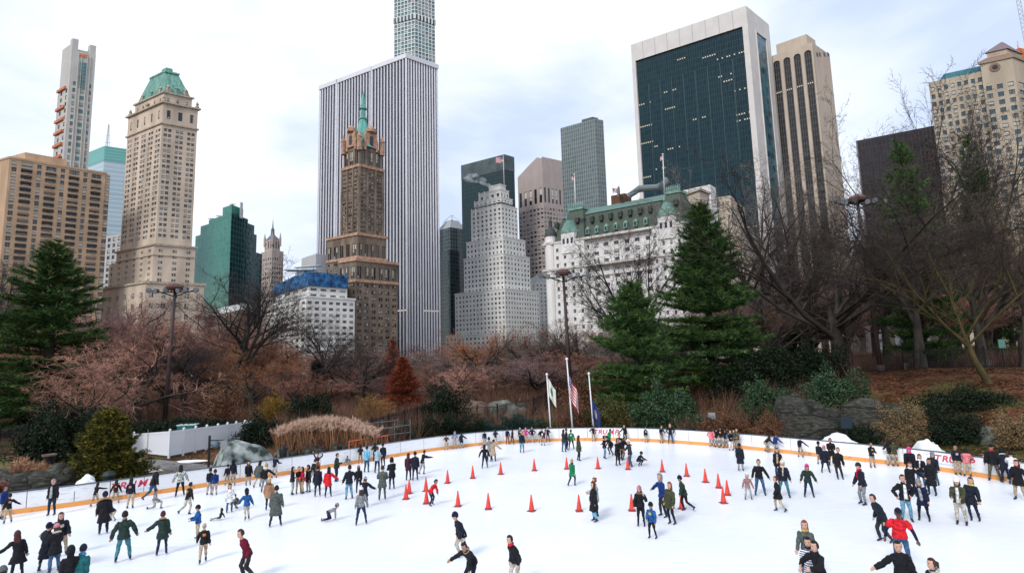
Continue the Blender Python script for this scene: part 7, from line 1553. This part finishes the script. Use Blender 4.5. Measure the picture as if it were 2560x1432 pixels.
PEOPLE = [
# px, foot row, head row, facing, pose, top, colour, trousers, head, skin, label, extras
(5,1297,1213,60,'stand','jacket','royal','stone','s.blk','m','person in blue jacket and pale trousers at the very left edge by the boards',{}),
(18,1307,1233,195,'armr','sweat','black','khaki','s.blk','m','person in black sweater with beige band and khakis, back turned, at the left edge',{'prt':('b','beige')}),
(128,1287,1196,330,'stand','jacket','black','djean','s.gry+band.lgrey','l','man in black jacket and dark jeans with pale headband beside the left snow heap',{'inner':'lgrey'}),
(150,1389,1278,10,'armr','jacket','ink','khaki','l.aub','l','smiling woman in dark leather jacket with pale crest on her shirt, arm out',{'inner':'black','prt':('f','cream')}),
(111,1427,1307,150,'hug','long','ink','ink','s.blk+bean.navy','l','man in navy beanie and long navy coat embracing the woman in a pink beanie',{}),
(134,1430,1308,200,'front','coat','black','jean','l.brn+bean.rose','l','woman in pink beanie and black parka with cream fur hood, seen from behind',{'fur':'w'}),
(41,1448,1325,185,'arml','dress','black','ink','l.aub','l','woman with reddish hair in a flared dark dress coat, one arm stretched out',{}),
(8,None,1414,200,'stand','jacket','dgreen','ink','s.blk+bean.ggrey','m','person in dark green cap, only the head in view at the lower left corner',{'H':1.68}),
(178,None,1364,190,'stand','coat','black','ink','s.aub+hood.black','m','person in black padded coat with maroon hair, back turned, cut off below',{'H':1.62}),
(209,None,1360,165,'tuck','jacket','teal','khaki','s.blk+bean.navy','m','person in teal jacket with light blue shoulders and beige trousers, bent forward',{'H':1.66,'scarf':'cyan'}),
(257,1334,1228,180,'stand','long','black','navy','s.blk+bean.navy','m','tall person in long black coat and navy trousers from behind, brown fur collar',{'fur':'t'}),
(286,1300,1256,300,'bend','sweat','black','stone','m.blk','l','dark-haired person in black sweater bending far forward, hands reaching down',{}),
(306,1402,1277,178,'arms','jacket','dgreen','tjean','s.blk','m','man in blackish green jacket and teal jeans, back turned, arms held away',{'build':1.12}),
(237,1264,1206,140,'reach','sweat','black','khaki','m.blk','m','person in black leaning over the boards right of the left snow heap',{}),
(288,1258,1199,170,'arms','sweat','black','khaki','l.blk','m','person in black sweater with gold print, arms spread, left of the left lettering',{'prt':('b','mustard')}),
(325,1270,1194,160,'stand','sweat','navy','khaki','m.blk','m','person in navy hoodie and khakis standing before the left lettering',{'prt':('b','mustard')}),
(381,1251,1166,110,'glide','jacket','black','jean','s.brn+helmet.ggrey','l','person in black jacket, blue jeans and a cycle helmet by the left lettering',{}),
(386,1272,1221,95,'kneel','sweat','grey','stone','s.blk','m','kneeling person in grey top and pale trousers on the left ice',{}),
(404,1386,1277,170,'arml','coat','dgreen','djean','bun.aub','l','woman in dark green parka with tan fur hood, left arm held out',{'fur':'t'}),
(450,1240,1162,180,'arms','jacket','camo','black','l.blk','l','woman in pale camouflage jacket and black trousers skating away',{}),
(468,1285,1206,125,'glide','sweat','black','stone','s.blk','m','person in black top with yellow print striding right, one leg trailing',{'prt':('b','mustard')}),
(536,1237,1172,175,'stand','jacket','royal','stone','s.blk','m','child in royal blue jacket and pale trousers below the twin-lamp post',{'kid':True}),
(523,1236,1169,150,'stand','sweat','black','stone','s.blk','m','person in black standing close behind the child in royal blue',{}),
(582,1214,1149,185,'stand','sweat','ink','khaki','m.blk+hood.black','m','person in dark hooded sweater and khakis left of the parka girl by the boards',{}),
(568,1208,1160,200,'armr','sweat','navy','khaki','s.blk','l','person peering from behind the dark hooded one, pale face, by the boards',{}),
(620,1212,1151,10,'stand','coat','black','lgrey','l.blk+hood.black','l','girl in black hooded parka and pale leggings facing the camera',{'fur':'t'}),
(644,1217,1152,150,'tuck','coat','ggrey','stone','m.blk','m','person in grey-green coat bending towards the boards with black hair',{}),
(661,1229,1158,165,'armr','jacket','black','grey','l.bln','l','blonde woman in black jacket with big white fur hood pointing right',{'fur':'white'}),
(686,1190,1137,150,'rail','sweat','navy','stone','s.blk','m','person in navy hoodie leaning at the boards below the tarpaulin mound',{}),
(573,1280,1208,10,'stand','coat','white','jean','m.blk','l','small girl in white coat and patterned blue leggings',{'kid':True}),
(671,1274,1194,175,'stand','coat','tan','djean','m.bln+bean.cream','l','woman in tan coat with ginger fur hood and cream hat, back turned',{'fur':'rust'}),
(688,1315,1213,175,'wide','long','ggrey','djean','s.blk','l','man in long grey-green overcoat and navy jeans from behind',{'build':1.08}),
(616,1298,1221,195,'glide','jacket','blue','stone','m.blk+bean.navy','m','child in bright blue jacket with black ponytail skating left',{'kid':True}),
(598,1269,1232,280,'crouch','jacket','dcamo','dcamo','s.blk','m','crouching person in camouflage beside the child in bright blue',{}),
(550,1299,1270,250,'sit','jacket','dgreen','grey','s.blk+hood.black','m','child sitting on the ice in a dark hooded jacket',{'kid':True}),
(494,1346,1261,280,'front','jacket','blue','khaki','s.blk+bean.navy','l','boy in blue jacket and navy beanie looking left',{'kid':True}),
(507,1405,1307,185,'walk','sweat','black','beige','bald.gry','l','balding man in black sweater with orange band across the back and beige trousers',{'prt':('b','orange')}),
(602,None,1322,285,'tuck','sweat','maroon','char','s.brn','l','man in maroon pullover striding left with arms swung back',{'H':1.74}),
(730,1236,1166,80,'stand','jacket','ink','lgrey','l.blk','l','woman with long dark hair, navy jacket and grey leggings at the left of the huddle',{}),
(746,1233,1165,20,'front','tee','black','beige','s.brn','l','man in black shirt and beige trousers inside the huddle beside the red jacket',{'inner':'sleeves'}),
(757,1233,1166,280,'front','jacket','crimson','khaki','l.blk','l','woman in crimson jacket and khakis in the huddle',{}),
(771,1229,1162,300,'stand','coat','black','lgrey','m.blk+hood.black','m','person in black parka with pale fur hood at the right of the huddle',{'fur':'w'}),
(794,1240,1163,180,'stand','coat','ink','djean','s.blk','l','person in long navy-black coat from behind, beside the girl in red coat',{}),
(820,1242,1167,180,'armr','coat','red','djean','l.blk','l','girl in red coat with long black hair from behind, arm in arm',{}),
(779,1206,1148,120,'tuck','jacket','ink','stone','s.blk+bean.plum','l','person in purple beanie and dark blue jacket with white stripe near the boards',{'scarf':'white'}),
(794,1186,1133,20,'up','crop','navy','rust','l.blk','l','woman in short navy top with bare midriff and rust skirt, arms raised',{}),
(840,1203,1132,70,'phone','jacket','dgreen','djean','s.brn','l','man in dark green jacket looking at his phone',{}),
(866,1164,1140,160,'crouch','jacket','ggrey','lgrey','s.blk','l','person crouching against the boards in grey-blue',{}),
(873,1247,1162,200,'armr','jacket','ink','ljean','s.blk','l','man in dark navy jacket and light blue jeans reaching left',{'build':1.1}),
(897,1231,1163,190,'stand','jacket','black','djean','m.brn+bean.grey','l','woman in black leather jacket and cat-eared grey beanie',{}),
(911,1268,1191,165,'armr','coat','ink','djean','m.brn+bean.lgrey','l','woman in dark coat with brown fur hood and grey hat, arms outstretched',{'fur':'t'}),
(903,1311,1217,182,'wide','sweat','grey','djean','l.brn+pom.white','l','woman in light grey sweater and white hat skating away',{}),
(916,1180,1114,150,'stand','jacket','sky','jean','s.blk','l','person in light blue jacket and jeans near the orange frame',{}),
(901,1155,1112,180,'rail','sweat','black','tan','m.blk+hood.black','m','person in black hoodie at the boards under the orange frame, left one',{}),
(943,1181,1116,150,'front','jacket','denim','djean','s.brn','l','person in pale denim jacket facing the pair in black',{}),
(958,1165,1107,200,'stand','jacket','ink','djean','s.blk','m','man in navy-black jacket right of the pale denim jacket',{}),
(938,1150,1106,190,'rail','coat','black','black','m.blk','m','person in black at the boards behind the pale denim jacket',{}),
(956,1249,1163,180,'front','coat','ggrey','ggrey','s.brn','l','tall man in grey-green jacket and matching trousers from behind',{'build':1.1}),
(980,1222,1144,195,'front','coat','black','djean','m.blk+hood.black','m','woman in black padded coat with fur hood and navy jeans',{'fur':'w'}),
(1021,1200,1132,160,'stand','coat','plum','djean','l.aub','l','woman in plum coat with long auburn hair, left of three',{}),
(1038,1201,1128,175,'stand','jacket','ink','ink','s.blk','l','tall man in navy jacket between the plum coat and the pointing person',{}),
(1056,1184,1125,120,'reach','jacket','black','lgrey','s.blk','l','person in black jacket and pale trousers pointing right with both arms',{}),
(820,1302,1260,95,'crawl','sweat','grey','djean','s.blk+bean.grey','l','child on hands and knees in grey hooded sweater',{'kid':True}),
(1076,1262,1197,60,'bent','jacket','red','djean','s.blk','m','child in red jacket bending between two cones with arms out',{'kid':True}),
(1116,1120,1085,180,'rail','tee','black','khaki','s.blk','m','person in black shirt with orange belt at the far boards, leftmost of three',{'prt':('b','rust')}),
(1137,1117,1079,180,'rail','sweat','lav','khaki','s.blk+hood.lav','m','person in lavender hoodie at the far boards, middle of three',{}),
(1154,1117,1080,200,'armr','coat','navy','stone','m.blk','m','person in navy coat at the far boards, right of the lavender hoodie',{}),
(1157,1396,1277,285,'tuck','jacket','ink','stone','s.blk+bean.navy','l','young man in dark hooded jacket and pale khakis gliding left',{}),
(1160,None,1356,320,'bent','jacket','black','ink','bun.blk','m','woman with hair bun and black fur-hooded jacket, arms spread, cut off below',{'H':1.62,'fur':'t'}),
(1212,1170,1111,175,'arms','jacket','black','djean','m.blk','m','slender person in black jacket and navy jeans hand in hand with the beige coat',{}),
(1233,1153,1098,165,'armr','long','camel','djean','s.blk','l','person in long beige coat and jeans skating away',{}),
(1225,1152,1092,190,'arml','coat','grey','djean','s.blk','l','person in grey coat half hidden behind the beige coat',{}),
(1212,1110,1075,180,'stand','sweat','navy','khaki','s.blk','m','person in navy and khaki by the far boards, above the slender one in black',{}),
(1239,1108,1072,180,'rail','sweat','ink','stone','m.blk','m','person in dark top by the far boards just above the beige coat',{}),
(1269,1110,1069,150,'stand','sweat','navy','rust','s.blk','m','person in navy hoodie and brown trousers far off, beside the red bag carrier',{}),
(1281,1110,1073,120,'walk','jacket','black','rust','m.aub','m','person in black with rust trousers carrying a red bag, far boards',{'scarf':'crimson'}),
(1305,1131,1077,160,'stand','jacket','ink','ljean','s.bln','l','fair-haired person in navy jacket and light blue jeans, back half turned',{}),
(1301,1103,1067,10,'stand','tee','black','stone','s.blk','l','person in black shirt with round white print left of the pink hoodie',{'prt':('f','white'),'inner':'sleeves'}),
(1315,1104,1067,10,'hips','sweat','fuch','khaki','s.brn','l','girl in bright pink hoodie by the far boards',{}),
(1331,1103,1066,0,'hips','sweat','navy','khaki','s.blk','m','person in navy sweater and khakis right of the bright pink hoodie',{}),
(1350,1102,1069,40,'bent','sweat','black','khaki','s.blk','l','person in black bending forward, khakis, left of the white flagpole base',{}),
(1359,1113,1073,100,'tuck','jacket','plum','stone','s.blk','l','person leaning right in dark maroon jacket and pale trousers near first flagpole',{}),
(1370,1102,1066,0,'rail','sweat','navy','rust','s.blk','l','person in navy hoodie right at the first flagpole base',{}),
(1410,1129,1073,140,'front','jacket','char','jean','l.brn','l','woman in charcoal jacket and jeans beside the green jacketed guard',{}),
(1417,1123,1070,100,'stand','jacket','black','djean','s.blk','m','dark-haired person behind the woman in charcoal jacket',{}),
(1429,1123,1073,180,'wide','jacket','green','black','s.blk','m','guard in green jacket with white lettering and black trousers from behind',{'prt':('b','white')}),
(1447,1151,1088,110,'stand','coat','olive','djean','m.aub','l','woman in olive parka and navy jeans looking right',{}),
(1484,1100,1063,200,'rail','sweat','navy','khaki','s.blk','m','person in navy and khaki leaning below the third flagpole',{}),
(1431,1213,1147,140,'walk','coat','green','djean','s.bln','l','guard in green coat with white sleeve stripes crossing the centre of the ice',{'scarf':'black'}),
(1488,1303,1203,290,'stand','long','black','sky','l.aub','l','woman in long black puffer coat and pale blue trousers in mid-rink',{}),
(1491,1289,1193,280,'front','coat','lgrey','djean','bun.red','l','woman with auburn bun and pale grey hood behind the black puffer coat',{}),
(1604,1314,1213,350,'face','jacket','black','black','m.aub+bean.rose','l','woman in black padded jacket with hand to her face and pink headwear',{'fur':'t'}),
(1631,1345,1253,330,'look','jacket','blue','black','s.blk+bean.black','m','boy in blue and navy jacket with yellow badge looking down',{'kid':True,'prt':('f','yellow')}),
(1659,1291,1184,300,'armr','jacket','royal','char','s.brn+hood.grey','l','man in blue jacket with grey hood turning left',{}),
(1677,1308,1203,320,'swayl','coat','olive','ink','l.red','l','woman with long ginger hair in dark olive coat leaning against the man in blue',{}),
(1713,1277,1188,285,'glide','jacket','dgreen','black','s.blk+pom.navy.white','m','young skater in dark green jacket and pom-pom hat pushing off',{}),
(1512,1146,1088,100,'stand','jacket','black','ljean','l.aub','l','woman in black jacket and light blue jeans left of the crowded group',{'fur':'cream'}),
(1521,1119,1072,120,'tuck','jacket','green','black','s.blk','m','guard in green jacket in front of the middle lettering',{}),
(1531,1136,1088,300,'bend','jacket','black','djean','s.blk+bean.char','l','person in black bending forward in the crowded group',{}),
(1545,1163,1094,40,'hug','coat','black','black','m.blk','m','woman in black holding a small child dressed in brown',{'scarf':'tan'}),
(1551,1151,1081,20,'stand','sweat','black','black','s.aub','l','person in black with pale print behind the woman holding a child',{'prt':('f','lgrey')}),
(1558,1148,1091,80,'reach','jacket','black','tan','s.blk','m','person in black stretching both arms to the child in white hat',{}),
(1577,1166,1098,290,'armr','jacket','char','jean','s.bln+bean.white','l','child in charcoal jacket, white hat and blue jeans beside a cone',{'kid':True}),
(1595,1163,1127,60,'crouch','jacket','ink','djean','s.blk+bean.navy','m','child crouching low in a dark hooded jacket right of the group',{'kid':True}),
(1563,1101,1061,0,'armr','sweat','black','black','s.brn','l','person all in black standing with legs apart right of the middle lettering',{}),
(1615,1102,1067,20,'stand','sweat','navy','khaki','m.blk','l','person in navy with white print alone at the far boards',{'prt':('f','white')}),
(1654,1104,1063,30,'rail','sweat','navy','khaki','s.blk','l','person in navy and khaki at the far boards left of the blonde woman',{}),
(1677,1105,1059,10,'hips','sweat','black','jean','m.bln','l','blonde woman in black with blue jeans at the far boards, hands at head',{'boots':'b'}),
(1780,1115,1069,180,'hips','coat','coral','stone','m.blk','l','girl in coral pink jacket at the left of the far right-hand huddle',{}),
(1793,1116,1069,150,'front','sweat','black','stone','s.blk','l','person in black second from left in the far huddle',{}),
(1804,1119,1064,170,'front','sweat','black','stone','s.blk','m','tall person in black with orange print in the far huddle',{'prt':('b','orange')}),
(1813,1116,1071,200,'armr','sweat','ink','stone','s.blk','m','person in black with arm out at the right of the far huddle',{}),
(1828,1126,1074,20,'front','jacket','black','white','s.brn','l','person in black with white trousers and bright blue skates',{'boots':'l'}),
(1836,1122,1073,30,'front','jacket','teal','khaki','s.aub','l','person in teal jacket between white trousers and camouflage jacket',{}),
(1845,1121,1070,340,'front','jacket','dcamo','khaki','s.blk','l','person in brown camouflage jacket and khakis in the far huddle',{}),
(1852,1176,1107,10,'stand','long','ink','lgrey','s.blk+bean.black','d','person in long dark coat with grey tights below the far huddle',{}),
(1914,1126,1087,110,'bend','jacket','black','khaki','m.blk','m','person in black bent over and reaching for the boards',{}),
(1941,1128,1083,150,'armr','jacket','royal','stone','s.brn','l','person in royal blue sweater with arm along the boards',{}),
(1947,1192,1119,0,'stand','coat','black','djean','m.aub','l','woman in open black coat over beige top above the cream beanie',{'inner':'camel'}),
(1901,1237,1146,5,'arms','sweat','black','jean','s.brn','l','man in black sweater and jeans with both arms spread, facing the camera',{'build':1.1}),
(1871,1248,1181,10,'arms','jacket','pattern','lgrey','m.bln+bean.cream','l','small child in patterned coat beside the man with spread arms',{'kid':True}),
(1962,1243,1149,10,'wide','jacket','ink','tjean','m.bln+pom.cream','l','woman in dark jacket, cream beanie and blue jeans with beige scarf',{'scarf':'_cream'}),
(1949,1278,1190,285,'walk','coat','black','khaki','pony.aub','l','girl in black jacket and beige leggings skating left',{}),
(2023,1242,1158,5,'arms','jacket','dgreen','djean','m.blk+bean.fuch','l','skater in dark green jacket and fuchsia beanie, arms out for balance',{'scarf':'tan'}),
(2002,1142,1090,150,'armr','sweat','navy','khaki','s.blk','m','person in navy and khaki holding the boards with arm to the right',{}),
(2050,1160,1103,150,'stand','jacket','ink','khaki','s.blk+bean.navy','m','child in dark blue jacket and khakis left of the pink-hatted woman',{'kid':True}),
(2065,1181,1112,10,'wide','coat','ink','djean','m.brn+bean.rose','l','woman in dark coat with pale pink hat and scarf',{'scarf':'lgrey'}),
(2081,1164,1094,5,'front','coat','black','plum','s.blk','m','tall person in black behind the woman with pale pink hat',{}),
(2096,1197,1117,10,'swayl','jacket','black','char','s.brn','l','man in black leather jacket gliding with feet to the right',{'build':1.08}),
(2182,1168,1105,30,'front','jacket','ink','beige','s.blk','m','person in dark jacket with yellow zip and tan trousers by the right boards',{'prt':('f','mustard')}),
(2226,1161,1100,190,'rail','sweat','black','stone','m.blk','m','person in black top and pale khakis beside the olive jacket at the boards',{}),
(2239,1162,1098,190,'rail','jacket','olive','khaki','s.blk','m','person in olive jacket and khakis with back turned at the right boards',{}),
(2162,1263,1157,300,'sway','jacket','ink','grey','s.brn+bean.char','l','man in grey pointed beanie, navy jacket, red scarf and faded grey jeans',{'scarf':'_crimson'}),
(2212,1354,1234,300,'tuck','jacket','ink','char','s.brn','l','young man in dark jacket leaning forward behind the red polo man',{}),
(2010,None,1300,355,'stand','sweat','ggrey','jean','l.red','l','smiling woman in grey sweater with mustard scarf and long auburn hair',{'H':1.70,'scarf':'mustard','prt':('f','dgreen')}),
(2018,None,1342,350,'stand','sweat','stripes','stripes','l.blk','l','dark-haired woman in black and white striped dress with black scarf',{'H':1.64,'scarf':'black'}),
(2035,None,1351,310,'hug','jacket','black','black','s.blk','l','dark-haired man in black jacket leaning towards the woman in stripes',{'H':1.74,'build':1.12}),
(2258,1416,1267,5,'arms','polo','red','jean','s.blk+cap.navy','d','man in red polo shirt and navy cap, arms held out, facing the camera',{'build':1.25}),
(2243,None,1351,10,'armr','coat','black','black','s.blk','l','man in black wool coat reaching left, lower body out of frame',{'H':1.78,'build':1.1}),
(2327,None,1394,300,'stand','coat','ink','ink','pony.brn','l','woman with brown ponytail and fur hood, only head and shoulders in view',{'H':1.66,'fur':'w'}),
(1274,None,1337,300,'tuck','jacket','black','stone','s.blk','l','boy in black jacket with red hood lining and beige trousers at the bottom centre',{'H':1.62,'scarf':'crimson'}),
(2268,1303,1185,20,'hips','jacket','black','ljean','s.blk','l','young man in black jacket and light blue jeans with hand on hip',{'inner':'white'}),
(2312,1301,1196,350,'armr','coat','navy','black','m.bln+bean.grey','l','woman in open navy coat over grey top with grey beanie, arm out',{'inner':'lgrey'}),
(2280,1200,1116,10,'stand','coat','black','djean','l.brn+bean.fuch','l','woman with long bright pink hair and pink hat by the right snow heap',{'scarf':'fuch'}),
(2281,1240,1154,5,'arml','coat','black','black','l.aub','l','smiling dark-haired woman with white scarf linking arms in the right group',{'scarf':'white'}),
(2306,1218,1134,5,'front','jacket','black','jean','l.brn','l','woman with light brown hair and hanging white scarf in the right group',{'scarf':'_white'}),
(2334,1212,1128,350,'swayl','coat','ink','tjean','m.brn+bean.grey','l','woman in grey beanie and dark coat, teal jeans, behind the long black coat',{}),
(2333,1238,1145,340,'stand','long','black','djean','s.blk','m','bearded man in a long black coat left of the right lettering',{'scarf':'char'}),
(2395,1184,1111,30,'stand','sweat','ink','khaki','s.blk','m','person in navy sweater and khakis standing before the right lettering',{'prt':('f','cream')}),
(2420,1186,1119,160,'rail','sweat','coral','khaki','m.blk','m','girl in coral pink sweatshirt leaning over the right boards',{}),
(2405,1311,1192,350,'front','jacket','olive','stone','m.brn+pom.white','l','woman in white beanie and olive padded vest with white trousers',{'inner':'white'}),
(2432,1300,1191,350,'swayl','coat','ink','djean','l.brn','l','woman with long brown hair and yellow scarf behind the white beanie',{'scarf':'yellow'}),
(2488,1198,1110,350,'wide','jacket','black','dcamo','s.blk+cap.black','m','heavy man in black jacket, red scarf and camouflage trousers at right',{'build':1.25,'scarf':'crimson'}),
(2516,1204,1121,190,'rail','coat','ink','ink','s.blk+hood.black','m','person in dark coat with cream fur band leaning on boards at right',{'fur':'w'}),
(2536,1211,1128,170,'rail','jacket','white','jean','s.blk','l','person in white jacket and blue jeans at the right boards',{}),
(2553,1250,1148,330,'arml','coat','black','khaki','m.aub','l','person in black and maroon with khakis at the right edge of the picture',{'scarf':'maroon'}),
]
for p_ in PEOPLE:
    person(*p_[:11], **p_[11])
